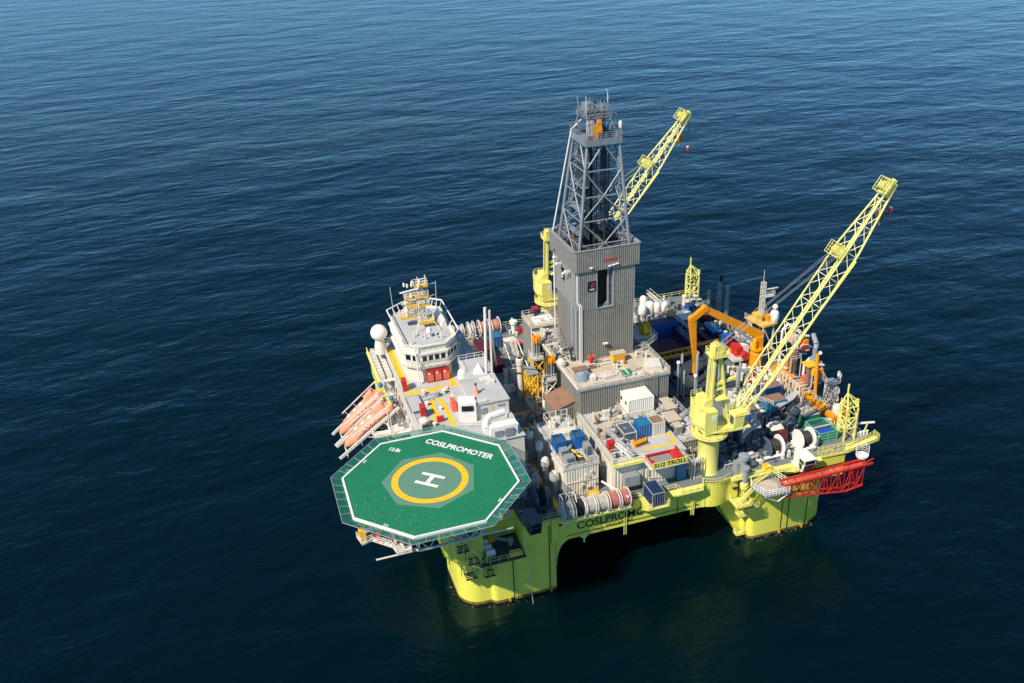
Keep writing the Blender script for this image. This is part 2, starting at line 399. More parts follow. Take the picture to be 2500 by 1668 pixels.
# stair towers on the outer faces of the columns
def stairs_near():
    t = thing('stair_tower', 'yellow zigzag stairs and landings on the near bow column', 'stairs', (6,1.5,8))
    p = MB(); r = MB(); s = MB()
    for x0, x1, z in ((3.4,5.6,14.1),(5.2,7.4,11.0),(4.6,6.6,8.0),(7.8,9.8,7.6)):
        p.box(x0,x1,.2,2.0,z-.15,z); r.rail([(x0,2.0,z),(x0,.2,z),(x1,.2,z),(x1,2.0,z)], step=1.1, mid=3)
    s.stair((6.0,1.2,14.0),(7.6,1.2,11.1),.8,(0,1)); s.stair((8.6,1.2,10.6),(6.4,1.2,8.1),.8,(0,1)); s.stair((6.2,.9,11),(8.3,.9,7.7),.8,(0,1))
    p.build('landing', 'dsteel', t); r.build('railing', 'crane', t); s.build('flight', 'crane', t)
    t = thing('stair_tower', 'yellow stairs hanging below the red boom on the far right column', 'stairs', (57,1.2,8))
    p = MB(); r = MB(); s = MB()
    p.box(54.6,57.6,-1.6,1.2,10.6,10.75); r.rail([(54.6,1.2,10.75),(54.6,-1.6,10.75),(57.6,-1.6,10.75),(57.6,1,10.75)], step=1, mid=3)
    p.box(57.4,60.2,.0,1.3,8.4,8.55); r.rail([(57.4,1.3,8.55),(57.4,0,8.55),(60.2,0,8.55)], step=1, mid=3)
    p.box(57.3,59.2,1.6,3.2,5.6,5.75); r.rail([(57.3,3.2,5.75),(57.3,1.6,5.75),(59.2,1.6,5.75)], step=1, mid=3)
    p.box(57.3,58.9,2.0,3.2,1.0,1.08); r.rail([(57.3,3.2,1.08),(57.3,2,1.08),(58.9,2,1.08)], step=.8, mid=3)
    s.stair((55.4,-.5,10.8),(58.6,-.5,13.8),.8,(0,1)); s.stair((57.4,.8,10.7),(59.4,.8,8.6),.7,(0,1))
    for x in (57.7,58.3): s.tube((x,2.0,1.1),(x,2.0,8.5),.05,4)
    p.build('landing', 'crane', t); r.build('railing', 'crane', t); s.build('flight', 'crane', t)
stairs_near()

def foam():
    m = mat('sea_foam', '#b9c2c0', .8, '#8d9a98', .3, 1, streak=False); n, l = m.node_tree.nodes, m.node_tree.links; b = n['Principled BSDF']
    tc = n.new('ShaderNodeTexCoord'); t = n.new('ShaderNodeTexNoise'); t.inputs['Scale'].default_value = 1.5; t.inputs['Detail'].default_value = 7; t.inputs['Roughness'].default_value = .7
    l.new(tc.outputs['Object'], t.inputs['Vector']); q = n.new('ShaderNodeMapRange'); q.inputs[1].default_value = .56; q.inputs[2].default_value = .72; q.inputs[3].default_value = 0; q.inputs[4].default_value = .75
    l.new(t.outputs['Fac'], q.inputs[0]); l.new(q.outputs[0], b.inputs['Alpha'])
    mb = MB()
    for pts in ([(4,9),(4.4,6),(6,3.2),(9,2.1),(9.8,1.4),(14,1.3),(21.4,1.3)], [(59.2,6),(59.2,3),(60.6,1.4),(66,1.4),(72.1,1.4),(75.6,3.2)]):
        rg = random.Random(5)
        for a, c in zip(pts, pts[1:]):
            d = Vector((c[0]-a[0], c[1]-a[1], 0)); nn = Vector((d.y,-d.x,0)).normalized(); w0, w1 = rg.uniform(.5,1.3), rg.uniform(.5,1.3)
            mb.add([(a[0],a[1],.02),(c[0],c[1],.02),(c[0]+nn.x*w1,c[1]+nn.y*w1,.02),(a[0]+nn.x*w0,a[1]+nn.y*w0,.02)], [(3,2,1,0)])
    me_pieces = mb.isl; o = None
    vs, fs = mb.v, mb.f; me = bpy.data.meshes.new('sea_foam'); me.from_pydata(vs, [], fs); me.materials.append(m)
    o = bpy.data.objects.new('sea_foam', me); COL.objects.link(o); o['kind'] = 'stuff'; o['label'] = 'thin white wash around the yellow columns at the waterline'
foam()
# ------------------------------------------------------------------ helideck
HZ = 30.0
def octo(a, k=None):
    b = a*math.tan(math.pi/8)
    return [(-b,a),(b,a),(a,b),(a,-b),(b,-a),(-b,-a),(-a,-b),(-a,b)]
def heli_material():
    m = M['heli']; n, l = m.node_tree.nodes, m.node_tree.links; b = n['Principled BSDF']
    src = b.inputs['Base Color'].links[0].from_socket
    tc = n.new('ShaderNodeTexCoord')
    v = n.new('ShaderNodeTexVoronoi'); v.inputs['Scale'].default_value = 2.6; l.new(tc.outputs['Object'], v.inputs['Vector'])
    r = n.new('ShaderNodeMath'); r.operation = 'LESS_THAN'; r.inputs[1].default_value = .17; l.new(v.outputs['Distance'], r.inputs[0])
    sp = n.new('ShaderNodeTexNoise'); sp.inputs['Scale'].default_value = 1.3; l.new(tc.outputs['Object'], sp.inputs['Vector'])
    sx = n.new('ShaderNodeSeparateXYZ'); l.new(tc.outputs['Object'], sx.inputs[0])
    ad = n.new('ShaderNodeMath'); ad.operation = 'ADD'; l.new(sx.outputs[0], ad.inputs[0]); l.new(sx.outputs[1], ad.inputs[1])
    mr = n.new('ShaderNodeMapRange'); mr.inputs[1].default_value = -5; mr.inputs[2].default_value = -13; mr.inputs[3].default_value = -.22; mr.inputs[4].default_value = .16
    l.new(ad.outputs[0], mr.inputs[0])
    a2 = n.new('ShaderNodeMath'); a2.operation = 'ADD'; l.new(sp.outputs['Fac'], a2.inputs[0]); l.new(mr.outputs[0], a2.inputs[1])
    g = n.new('ShaderNodeMath'); g.operation = 'GREATER_THAN'; g.inputs[1].default_value = .58; l.new(a2.outputs[0], g.inputs[0])
    q = n.new('ShaderNodeMath'); q.operation = 'MULTIPLY'; l.new(r.outputs[0], q.inputs[0]); l.new(g.outputs[0], q.inputs[1])
    q2 = n.new('ShaderNodeMath'); q2.operation = 'MULTIPLY'; q2.inputs[1].default_value = .42; l.new(q.outputs[0], q2.inputs[0])
    mx = n.new('ShaderNodeMix'); mx.data_type = 'RGBA'; mx.inputs[7].default_value = (.62,.68,.62,1)
    l.new(q2.outputs[0], mx.inputs[0]); l.new(src, mx.inputs[6]); l.new(mx.outputs[2], b.inputs['Base Color'])
heli_material()
def netmat(name, hexa, alpha, pitch, rz=0, hi=1):
    m = mat(name, hexa, .7, hexa, .1, 1); n, l = m.node_tree.nodes, m.node_tree.links; b = n['Principled BSDF']
    tc = n.new('ShaderNodeTexCoord'); mp = n.new('ShaderNodeMapping'); mp.inputs['Rotation'].default_value = (0,0,R(rz)); l.new(tc.outputs['Object'], mp.inputs[0])
    w1 = n.new('ShaderNodeTexWave'); w1.inputs['Scale'].default_value = 1/pitch; w1.bands_direction = 'X'; l.new(mp.outputs[0], w1.inputs[0])
    w2 = n.new('ShaderNodeTexWave'); w2.inputs['Scale'].default_value = 1/pitch; w2.bands_direction = 'Y'; l.new(mp.outputs[0], w2.inputs[0])
    mxx = n.new('ShaderNodeMath'); mxx.operation = 'MAXIMUM'; l.new(w1.outputs['Fac'], mxx.inputs[0]); l.new(w2.outputs['Fac'], mxx.inputs[1])
    g = n.new('ShaderNodeMapRange'); g.inputs[1].default_value = .75; g.inputs[2].default_value = .95; g.inputs[3].default_value = alpha; g.inputs[4].default_value = hi
    l.new(mxx.outputs[0], g.inputs[0]); l.new(g.outputs[0], b.inputs['Alpha'])
    return m
M['ropenet'] = netmat('landing_net', '#6f9a82', .3, .8, 45)
M['safenet'] = netmat('safety_net', '#1f7a62', .42, .5, 0, .75)
def helideck():
    t = thing('helideck', 'green octagonal helicopter deck with yellow ring and white H', 'helideck', (0,0,HZ))
    MB().prism(octo(12.85), HZ-.35, HZ).build('landing_deck', 'heli', t)
    # white edge frame
    e = MB(); o = octo(13.05); i = octo(12.75)
    for k in range(8):
        a, b, c, d = o[k], o[(k+1)%8], i[(k+1)%8], i[k]
        e.hull([(*a,HZ-.5),(*b,HZ-.5),(*c,HZ-.5),(*d,HZ-.5)], [(*a,HZ+.1),(*b,HZ+.1),(*c,HZ+.1),(*d,HZ+.1)])
    e.build('edge_frame', 'bright', t)
    # plank seams
    s = MB()
    for a in range(0, 360, 15):
        ca, sa = math.cos(R(a+7.5)), math.sin(R(a+7.5)); s.bar((ca*7.6,sa*7.6,HZ+.002),(ca*12.7,sa*12.7,HZ+.002),.035,.008)
    for k in range(8):
        for q in (.8, .9): 
            a, b = octo(12.7*q)[k], octo(12.7*q)[(k+1)%8]; s.bar((*a,HZ+.002),(*b,HZ+.002),.03,.006)
    s.build('plank_seam', 'dsteel', t)
    # rope net, ring, H, writing
    n = 14; pl = []
    for k in range(n): 
        rr = 7.6 - .75*(k % 2); pl.append((rr*math.cos(2*math.pi*(k+.4)/n), rr*math.sin(2*math.pi*(k+.4)/n)))
    MB().prism(pl, HZ+.012, HZ+.03).build('rope_net', 'ropenet', t)
    g = MB(); nn = 64
    for k in range(nn):
        a0, a1 = 2*math.pi*k/nn, 2*math.pi*(k+1)/nn
        P = [(r*math.cos(a), r*math.sin(a)) for r, a in ((5.0,a0),(6.05,a0),(6.05,a1),(5.0,a1))]
        g.add([(x,y,HZ+.036) for x,y in P], [(0,1,2,3)])
    g.build('aiming_ring', 'yellow', t)
    h = MB(); q = Matrix.Rotation(R(-41),3,'Z')
    def rect(cx, cy, lx, ly):
        P = [q @ Vector((cx+sx*lx/2, cy+sy*ly/2, 0)) for sx, sy in ((-1,-1),(1,-1),(1,1),(-1,1))]
        h.add([(p.x,p.y,HZ+.04) for p in P], [(0,1,2,3)])
    rect(0,1.2,4,.66); rect(0,-1.2,4,.66); rect(0,0,.72,1.74); h.build('letter_h', 'bright', t)
    rz = lambda a: Matrix.Rotation(R(a),4,'Z')
    text('name_lettering', 'COSLPROMOTER', 'bright', t, 1.8, TR(6.45,6.75,HZ+.012) @ rz(-44), .003, .055, .9)
    text('weight_limit', '12.8t', 'bright', t, 1.25, TR(-3.55,10.35,HZ+.012) @ rz(-40), .003, .04, .85)
    for x, y, a in ((-8.85,-8.85,-45),(-8.9,8.85,45),(8.85,-8.95,-135)):
        text('size_mark', '22', 'bright', t, 1.0, TR(x,y,HZ+.012) @ rz(a), .003, .02, .9)
    # safety net frames
    f = MB(); nt = MB(); OO = octo(14.65); II = octo(13.05)
    for k in range(8):
        a, b, c, d = Vector((*OO[k],HZ+.15)), Vector((*OO[(k+1)%8],HZ+.15)), Vector((*II[(k+1)%8],HZ-.25)), Vector((*II[k],HZ-.25))
        f.tube(a, b, .06, 5); m = 6
        for j in range(m+1): f.bar(d.lerp(c,j/m), a.lerp(b,j/m), .1, .08)
        nt.add([d, c, b, a], [(0,1,2,3)])
    f.build('net_frame', 'steel', t); nt.build('safety_net', 'safenet', t)
    # supporting truss
    u = MB(); z = 26.0
    L = octo(11.2)
    for k in range(8): u.tube((*L[k],z),(*L[(k+1)%8],z),.18,6); u.tube((*L[k],z),(*octo(12.6)[k],HZ-.4),.15,6); u.tube((*L[k],z),(*octo(8)[k],HZ-.4),.12,6)
    for k in range(8):
        a, b = Vector((*L[k],z)), Vector((*L[(k+1)%8],z)); c, d = Vector((*octo(12.6)[k],HZ-.4)), Vector((*octo(12.6)[(k+1)%8],HZ-.4))
        for j in range(3): u.tube(a.lerp(b,(j+.5)/3), c.lerp(d,j/3), .09, 5); u.tube(a.lerp(b,(j+.5)/3), c.lerp(d,(j+1)/3), .09, 5)
    u.tube((-11,-11,z),(10,-11,z),.14,6)
    for y in (-8,-3,3,8): u.bar((-12,y,HZ-.7),(12,y,HZ-.7),.3,.6)
    for x in (-8,-3,3,8): u.bar((x,-12,HZ-1),(x,12,HZ-1),.3,.6)
    for a, b in (((-6,6,26),(3,10,15.6)),((4,-8,26),(4.5,5,15.6)),((10.5,-4,26),(14,4,15.6)),((-9,0,26),(2.2,9,12)),((2,-10,26),(5,4,13)),((8,5,26),(10,7,15.6))): u.tube(a, b, .32, 8)
    u.build('support_truss', 'white', t)
    # access walkway hanging below the outer edge
    g = MB(); r = MB(); zz = 27.0
    P = [(-13.2,-7.6),(-11.2,-9.3),(-9.6,-8.2),(-5.6,-12.4),(-7.2,-13.6),(-8.6,-12.5)]
    g.prism([(-12.9,-6.2),(-12.4,-8.2),(-10.9,-7.7),(-8.3,-10.3),(-7.9,-12.2),(-5.8,-12.2),(-5.8,-9.5),(-10,-5.4)], zz-.15, zz)
    r.rail([(-12.9,-6.2,zz),(-12.4,-8.2,zz),(-10.9,-7.7,zz),(-8.3,-10.3,zz),(-7.9,-12.2,zz),(-5.8,-12.2,zz),(-5.8,-9.5,zz)], step=.9, mid=3, r=.05)
    g.build('access_walkway', 'white', t); r.build('access_railing', 'white', t)
    d = MB()
    for k in range(9):
        q = random.random(); x = -12+q*5.8; y = -6.6-q*5.4+random.uniform(.1,.9); d.box(x,x+.5,y,y+.5,zz,zz+random.uniform(.4,1.4)); d.tube((x,y,zz),(x+.9,y-.3,zz+1.3),.06,5)
    d.build('piping', 'steel', t)
    return t
helideck()
k = thing('foam_monitor', 'yellow cabinet hanging at left end of helideck walkway', 'cabinet', (-12.2,-6.9,27), 'fire fighting gear under the helideck')
MB().box(-12.6,-11.6,-7.5,-6.5,27,28.9).build('cabinet', 'yellow', k); MB().box(-12.68,-12.6,-7.3,-6.7,27.3,28.6).build('door', 'orange', k)
for x, y, s in ((-9.9,-8.1,'left'),(-7.7,-9.7,'right')):
    k = thing('fire_pump', f'{s} one of two red fire monitors below near helideck edge', 'pump', (x,y,27), 'fire fighting gear under the helideck')
    MB().lathe((x,y,27),[(.35,0),(.35,.3),(.2,.4),(.2,1.0),(.45,1.1),(.45,1.6),(.1,1.7)],12).build('monitor_body', 'pink', k)
    MB().tube((x,y,28.3),(x-.9,y-.5,28.6),.12,8).build('nozzle', 'red', k)
# ------------------------------------------------------------------ accommodation block
AZ = 28.5
def accommodation():
    t = thing('accommodation_block', 'large white living quarters block with light grey roof and yellow walkways', 'building', (10,32,DZ))
    MB().prism([(2.2,16.2),(4.5,16.2),(4.5,9.2),(18.6,9.2),(18.6,52),(2.2,52)], DZ-.005, AZ-.12).build('wall', 'white', t)
    MB().prism([(1.9,16),(4.3,16),(4.3,9),(18.8,9),(18.8,52.2),(1.9,52.2)], AZ-.12, AZ).build('roof', 'roof', t)
    y = MB(); z0, z1 = AZ, AZ+.02
    y.box(2.5,3.7,31,49.5,z0,z1); y.box(2.5,12.3,29.4,30.6,z0,z1+.004); y.box(11.2,12.2,30.6,36,z0,z1)
    y.box(5.6,6.5,20,26.2,z0,z1); y.box(6.5,8.4,25.3,26.2,z0,z1); y.box(4.4,6.5,19.1,20,z0,z1+.004); y.box(7.7,8.5,16.2,25.3,z0,z1)
    y.build('walkway_marking', 'yellow', t)
    r = MB(); r.rail([(2.1,31,AZ),(2.1,52,AZ),(18.6,52,AZ)]); r.rail([(2.0,16.2,AZ),(2.0,22,AZ)]); r.rail([(4.5,9.2,AZ),(13,9.2,AZ)]); r.rail([(8.8,15.4,AZ),(13.4,13.6,AZ)])
    r.rail([(18.7,34.5,AZ),(18.7,50,AZ)])
    r.build('railing', 'white', t)
    # windows down the shaded right wall and the near wall
    w = MB()
    for x in range(6,18,2):
        for zz in (18,21,24): w.box(x,x+.8,9.14,9.2,zz,zz+.7)
    for yy in range(18,50,3):
        for zz in (18,21,24): w.box(2.13,2.2,yy,yy+.8,zz,zz+.7); w.box(18.6,18.67,yy,yy+.8,zz,zz+.7)
    w.build('window', 'glass', t)
    # small roof pits and plates
    p = MB(); p.box(2.0,4.6,22.6,28.4,AZ-.0,AZ+.35); p.build('hatch_coaming', 'bgrey', t)
    MB().prism([(2.1,22.8),(4.4,22.8),(4.4,28.2),(2.1,28.2)], AZ+.35, AZ+.4).build('hatch_cover', 'roof', t)
    v = MB()
    for x, yy, h in ((5.2,24.6,.8),(7.2,22.4,.5),(9.2,27.8,.9),(4.9,17.4,.7),(10,29,.6),(5.5,28.6,1.0),(3.6,51,.9),(15.8,37,1.2),(17.2,40,1.0),(16.4,44,1.3),(17.6,48,.9)):
        v.lathe((x,yy,AZ),[(.2,0),(.2,h*.6),(.38,h*.7),(.38,h),(.05,h+.1)],10)
    v.build('roof_vent', 'bright', t, True)
    ca = MB(); ca.truss([(4.2,25.4,AZ),(4.2,26.2,AZ)],[(10.3,27.6,AZ),(10.3,28.4,AZ)],9,.05,.04); ca.build('cable_ladder', 'dsteel', t)
    # side platform on the left wall
    s = MB(); s.box(-.9,2.2,40.4,54,26.0,26.2)
    for yy in (41,45,49,53): s.tube((-.7,yy,26),(2.2,yy,22.5),.14,6)
    s.build('side_platform', 'white', t)
    s = MB(); s.rail([(-.85,40.4,26.2),(-.85,54,26.2)], r=.06); s.box(-1.0,-.7,40.4,54,25.9,26.25); s.build('side_railing', 'crane', t)
    # steel legs and braces at the left-near corner
    s = MB()
    for a, b in (((2.6,16,AZ),(2.6,16,DZ)),((2.6,10,24),(2.6,10,DZ)),((2.6,10,24),(4.5,10,24)),((2.6,10,24),(2.6,16,24)),((2.6,10,DZ),(2.6,16,24)),((2.6,13,24),(2.6,13,DZ)),((-3,22,22),(2.2,22,22)),((-3,22,22),(2.2,22,17))): s.bar(a, b, .35)
    s.build('frame', 'white', t)
accommodation()
def chute(i, y0, y1, x0, x1, lab):
    t = thing('escape_chute', lab, 'chute', (x0,y0,26.2), 'white trunking on the side platform')
    MB().box(x0,x1,y0,y1,26.2,27.1).build('trunk', 'white', t)
    m = MB()
    for k in range(9): yy = y0+(y1-y0)*(k+.5)/9; m.box(x0-.04,x1+.04,yy-.06,yy+.06,26.2,27.16)
    m.build('clamp', 'steel', t)
chute(0,41,53.4,-.3,.5,'outermost white trunk beside the yellow side rail of the quarters')
chute(1,41,52.8,.9,1.9,'inner white trunk along the left wall of the quarters')
# roof house with control cabin
def roofhouse():
    t = thing('roof_house', 'white low house with control cabin on roof next to helideck', 'house', (14,20,AZ))
    MB().box(11.9,18.3,16.7,26.0,AZ-.005,31.45).build('wall', 'white', t)
    MB().prism([(11.7,16.5),(18.5,16.5),(18.5,26.2),(11.7,26.2)],31.45,31.6).build('roof', 'roof', t)
    MB().box(13.8,18.6,26.01,34,AZ-.005,31.0).box(10.0,11.89,19.6,25.6,AZ-.005,30.6).build('annex', 'white', t)
    MB().prism([(13.6,26.25),(18.8,26.25),(18.8,34.2),(13.6,34.2)],31.0,31.15).box(9.8,11.7,19.5,25.8,30.6,30.75).build('annex_roof', 'roof', t)
    MB().prism([(9.4,17.0),(12.2,16.2),(12.6,18.8),(9.8,19.6)],AZ-.005,32.2).build('control_cabin', 'bright', t)
    m = MB(); m.hull([(9.75,16.86,30.7),(11.75,16.29,30.7),(11.75,16.29,31.7),(9.75,16.86,31.7)],[(9.72,16.76,30.7),(11.72,16.19,30.7),(11.72,16.19,31.7),(9.72,16.76,31.7)])
    m.build('cabin_window', 'glass', t)
    m = MB()
    m.box(13.0,14.2,16.55,16.7,29.6,30.6); m.box(16.2,16.7,16.55,16.7,30.5,30.8); m.box(16.9,17.4,16.55,16.7,30.5,30.8); m.build('louvre', 'steel', t)
    r = MB(); r.rail([(13.8,34.1,31.15),(18.6,34.1,31.15),(18.6,28,31.15)]); r.rail([(12.3,16.7,31.6),(14.2,16.7,31.6)],h=.9,mid=3); r.rail([(13.7,34.1,31.15),(13.7,29,31.15)]); r.build('railing', 'bright', t)
    g = MB(); 
    for k in range(14): g.box(14.5+random.random()*3.6,14.9+random.random()*3.6+.2,17+random.random()*8,17.2+random.random()*8+.3,31.59,31.6+.1+random.random()*.25) if 0 else None
    g.box(15.4,17.4,24.2,25.6,31.6,31.75); g.box(16.4,17.6,22.6,23.6,31.6,32.1); g.build('roof_fitting', 'white', t)
    MB().hull([(15.0,28.1,31.15),(16.9,27.4,31.15),(17.4,29.0,31.15),(15.5,29.7,31.15)],[(16.15,28.45,33.1),(16.2,28.45,33.1),(16.2,28.5,33.1),(16.15,28.5,33.1)]).build('skylight', 'bright', t)
roofhouse()
t = thing('twin_mast', 'tall white twin pole mast with diagonal strut on roof house', 'mast', (17.8,27.4,31.15))
MB().tube((17.35,27.4,31.1),(17.8,27.4,44.6),.27,10).build('pole', 'bright', t, True); MB().tube((18.45,27.3,31.1),(18.6,27.3,44.0),.22,10).build('pole', 'white', t, True)
m = MB()
for k in range(26): m.tube((17.4+k*.018,27.4,31.5+k*.5),(18.45+k*.005,27.3,31.5+k*.5),.05,4)
m.tube((17,27.4,43),(17.8,27.4,43.3),.06,5); m.build('rung', 'dsteel', t)
m = MB(); m.tube((18.6,27.5,42.2),(23.5,42.3,24),.16,8); m.build('strut', 'bright', t)
t = thing('orange_cone_buoy', 'orange cone with dark top standing on grey roof of low house', 'marker', (13.4,20.4,31.6))
MB().lathe((13.4,20.4,31.6),[(.55,0),(.3,1.0),(.14,1.6)],14).build('cone', 'orangel', t, True); MB().lathe((13.4,20.4,33.15),[(.14,0),(.2,.1),(.2,.5),(.05,.6)],10).build('lamp', 'dsteel', t, True)
# radomes
def radome(x, y, z, r, h, lab, ped='pink', dome=True):
    t = thing('radome', lab, 'radome', (x,y,z), 'white satellite radomes')
    MB().lathe((x,y,z),[(r*.75,0),(r*.7,h*.5),(r*.5,h)],16).build('pedestal', ped, t, True)
    m = MB(); c = z+h+r*.85
    if dome: m.ball((x,y,c), r, 28)
    else: m.lathe((x,y,z+h),[(r*.9,0),(r,.1),(r,r*1.3),(r*.9,r*1.8),(r*.6,r*2.2),(.05,r*2.4)],24)
    m.build('dome', 'bright', t, True)
radome(1.3,48.4,AZ,1.68,3.0,'largest white ball radome standing outboard of the wheelhouse','white')
radome(13.3,29.9,AZ,.82,1.2,'white domed radome with faded red pedestal beside roof house','pink',False)
# air handling unit with round duct
t = thing('air_handling_unit', 'cream box unit with fat curved white duct beside helideck edge', 'ventilation unit', (15.2,10.4,AZ))
MB().hull([(12.8,9.6,AZ),(17.6,9.6,AZ),(17.6,11.6,AZ),(12.8,11.6,AZ)],[(12.9,9.8,AZ+2.1),(17.7,9.8,AZ+2.1),(17.7,11.6,AZ+2.1),(12.9,11.6,AZ+2.1)]).build('casing', 'bright', t)
MB().path([(12.6,10.8,AZ+.2),(12.3,11.0,AZ+1.6),(12.6,11.6,AZ+2.6),(13.6,12.4,AZ+2.9),(16.2,13.0,AZ+2.9)],.62,14).build('duct', 'bright', t, True)
MB().box(13.5,14.9,9.45,9.62,AZ+.3,AZ+1.5).box(15.3,16.8,9.3,9.62,AZ+.2,AZ+1.7).build('intake', 'steel', t)
MB().tube((17.0,13,AZ),(17.0,13,AZ+3.2),.3,8,.05).build('spike_vent', 'bright', t)
# red lockers on the roof
for x, y, dx, dy, h, lab in ((2.2,31.0,.8,1.7,2.1,'tall red locker by yellow walkway at far left roof edge'),(3.3,20.6,.8,1.6,2.1,'tall red locker at roof edge behind helideck'),(5.6,18.2,1.2,.6,.9,'low red chest on yellow line just behind helideck'),(9.0,20.6,.8,1.8,2.0,'red locker against left side of control cabin house')):
    t = thing('locker', lab, 'locker', (x,y,AZ), 'red fire lockers on the quarters roof')
    MB().box(x,x+dx,y,y+dy,AZ-.003,AZ+h).build('body', 'red' if h<1.5 else 'pink' if x>8 else 'red', t); MB().box(x-.05,x+dx+.05,y-.05,y+dy+.05,AZ+h,AZ+h+.08).build('lid', 'red' if x<8 else 'pink', t)
t = thing('storage_tank', 'rusty white upright tank at near left roof corner', 'tank', (3.2,17.4,AZ))
MB().lathe((3.2,17.9,AZ-1.2),[(.95,0),(.95,2.6),(.6,2.9),(.05,3.0)],20).build('shell', 'white', t, True); MB().box(2.6,3.8,16.4,17.1,AZ,AZ+1).build('valve_box', 'dsteel', t)
# ------------------------------------------------------------------ wheelhouse
def bridge():
    t = thing('wheelhouse', 'white eight sided wheelhouse with grey roof and dark windows', 'building', (9,41,AZ))
    low = [(4.2,35.4),(6.6,33.5),(11.2,33.5),(12.6,35),(12.6,48.6),(11,50),(7,50),(4.2,48)]
    mid = [(3.6,35.3),(6.2,33.0),(11.5,33.0),(14.0,35.6),(14.2,48.8),(12,50.8),(7.2,50.8),(3.6,48.4)]
    top = [(4.1,35.3),(6.4,33.25),(11.4,33.25),(13.9,35.8),(14.1,48.6),(12,50.5),(7.2,50.5),(4.0,48.2)]
    MB().prism(low, AZ-.005, 31.6).build('lower_wall', 'white', t)
    MB().prism([(x+(x-9)*.03, y+(y-42)*.03) for x, y in mid], 31.6, 31.85).build('balcony', 'white', t)
    MB().hull([(x,y,31.85) for x,y in low], [(x,y,33.0) for x,y in mid]).prism(mid, 33.0, 34.3).build('window_wall', 'bright', t)
    MB().prism([(9+(x-9)*1.04, 42+(y-42)*1.02) for x, y in mid], 34.3, 34.7).prism(top, 34.7, 35.9).build('brow', 'white', t)
    MB().prism([(9+(x-9)*.86, 42+(y-42)*.9) for x, y in top], 35.9, 36.0).build('roof', 'roof', t)
    c = MB(); P = [(9+(x-9)*1.01, 42+(y-42)*1.01) for x, y in top]
    for a, b in zip(P, P[1:]+P[:1]): c.bar((*a,36.0),(*b,36.0),.3,.22)
    c.build('coping', 'white', t)
    def pane(a, b, u0, u1, z0, z1, name='window'):
        a = Vector((*a,0)); b = Vector((*b,0)); d = (b-a); nrm = Vector((d.y,-d.x,0)).normalized()
        p, q = a+d*u0, a+d*u1
        w = MB(); w.hull([(p.x,p.y,z0),(q.x,q.y,z0),(q.x,q.y,z1),(p.x,p.y,z1)],[(v.x+nrm.x*.03,v.y+nrm.y*.03,z) for v,z in ((p,z0),(q,z0),(q,z1),(p,z1))])
        return w.build(name, 'glass', t)
    for k in range(4): pane(mid[1], mid[2], .1+.225*k, .1+.225*k+.15, 33.05, 34.05)
    for k in range(2): pane(mid[0], mid[1], .14+.42*k, .44+.42*k, 33.05, 34.05)
    for k in range(3): pane(mid[2], mid[3], .06+.32*k, .3+.32*k, 33.05, 34.05)
    for k in range(6): pane(mid[3], mid[4], .04+.16*k, .15+.16*k, 33.05, 34.05)
    r = MB(); P3 = [(x+(x-9)*.06, y+(y-42)*.05, 31.85) for x, y in (mid[0],mid[1],mid[2],mid[3],mid[4])]
    r.rail(P3, mid=3); r.build('balcony_railing', 'white', t)
    r = MB(); Q = [(9+(x-9)*1.12, 42+(y-42)*1.1) for x, y in top]
    ring = [Q[3],Q[4],Q[5],Q[6],Q[7],Q[0]]
    for a, b in zip(ring, ring[1:]):
        r.tube((*a,37.3),(*b,37.3),.14,6); m = 3
        for j in range(m+1):
            p = Vector((*a,37.3)).lerp(Vector((*b,37.3)), j/m); i = Vector((9+(p.x-9)*.88, 42+(p.y-42)*.9, 36.0)); r.tube(p, i, .08, 5)
    r.build('roof_handrail', 'bright', t)
    v = MB()
    v.hull([(12.2,40,36),(13.4,40,36),(13.4,46,36),(12.2,46,36)],[(12.9,40,37.4),(13.2,40,37.4),(13.2,46,37.4),(12.9,46,37.4)])
    v.build('wind_screen', 'white', t)
    d = MB()
    for k in range(10):
        x, y = random.uniform(4.8,12.5), random.uniform(34.5,39); d.lathe((x,y,36),[(.09,0),(.09,.7),(.16,.75),(.16,1.0)],8)
    d.lathe((9.1,36.5,36),[(.05,0),(.05,1.0),(.5,1.1),(.55,1.6),(.3,2.1),(.03,2.2)],14); d.build('aerial', 'bright', t, True)
    q = MB()
    for x, y, z in ((4.6,48,36),(13.2,47.5,36)): q.tube((x,y,z),(x-.2 if x<9 else x+.2,y,z+6.4),.05,5)
    q.build('whip_aerial', 'bright', t)
    cl = MB(); cl.tube((5.7,32.7,AZ),(5.5,32.9,36.4),.16,8); cl.tube((6.1,32.5,AZ),(6.0,32.7,33),.1,8); cl.build('mast_pipe', 'bright', t)
bridge()
for k in range(3):
    x = 7.2+k*1.5
    t = thing('cabinet', ['left','middle','right'][k]+' one of three red cabinets below the wheelhouse windows', 'cabinet', (x,33,AZ), 'red cabinets under the wheelhouse')
    MB().box(x,x+1.35,32.5,33.4,AZ-.003,30.9).build('body', 'red', t); MB().box(x+.2,x+.7,32.42,32.5,30.3,30.6).build('vent', 'bright', t); MB().box(x+.1,x+1.25,32.44,32.5,28.8,30.2).build('door', 'pink', t)
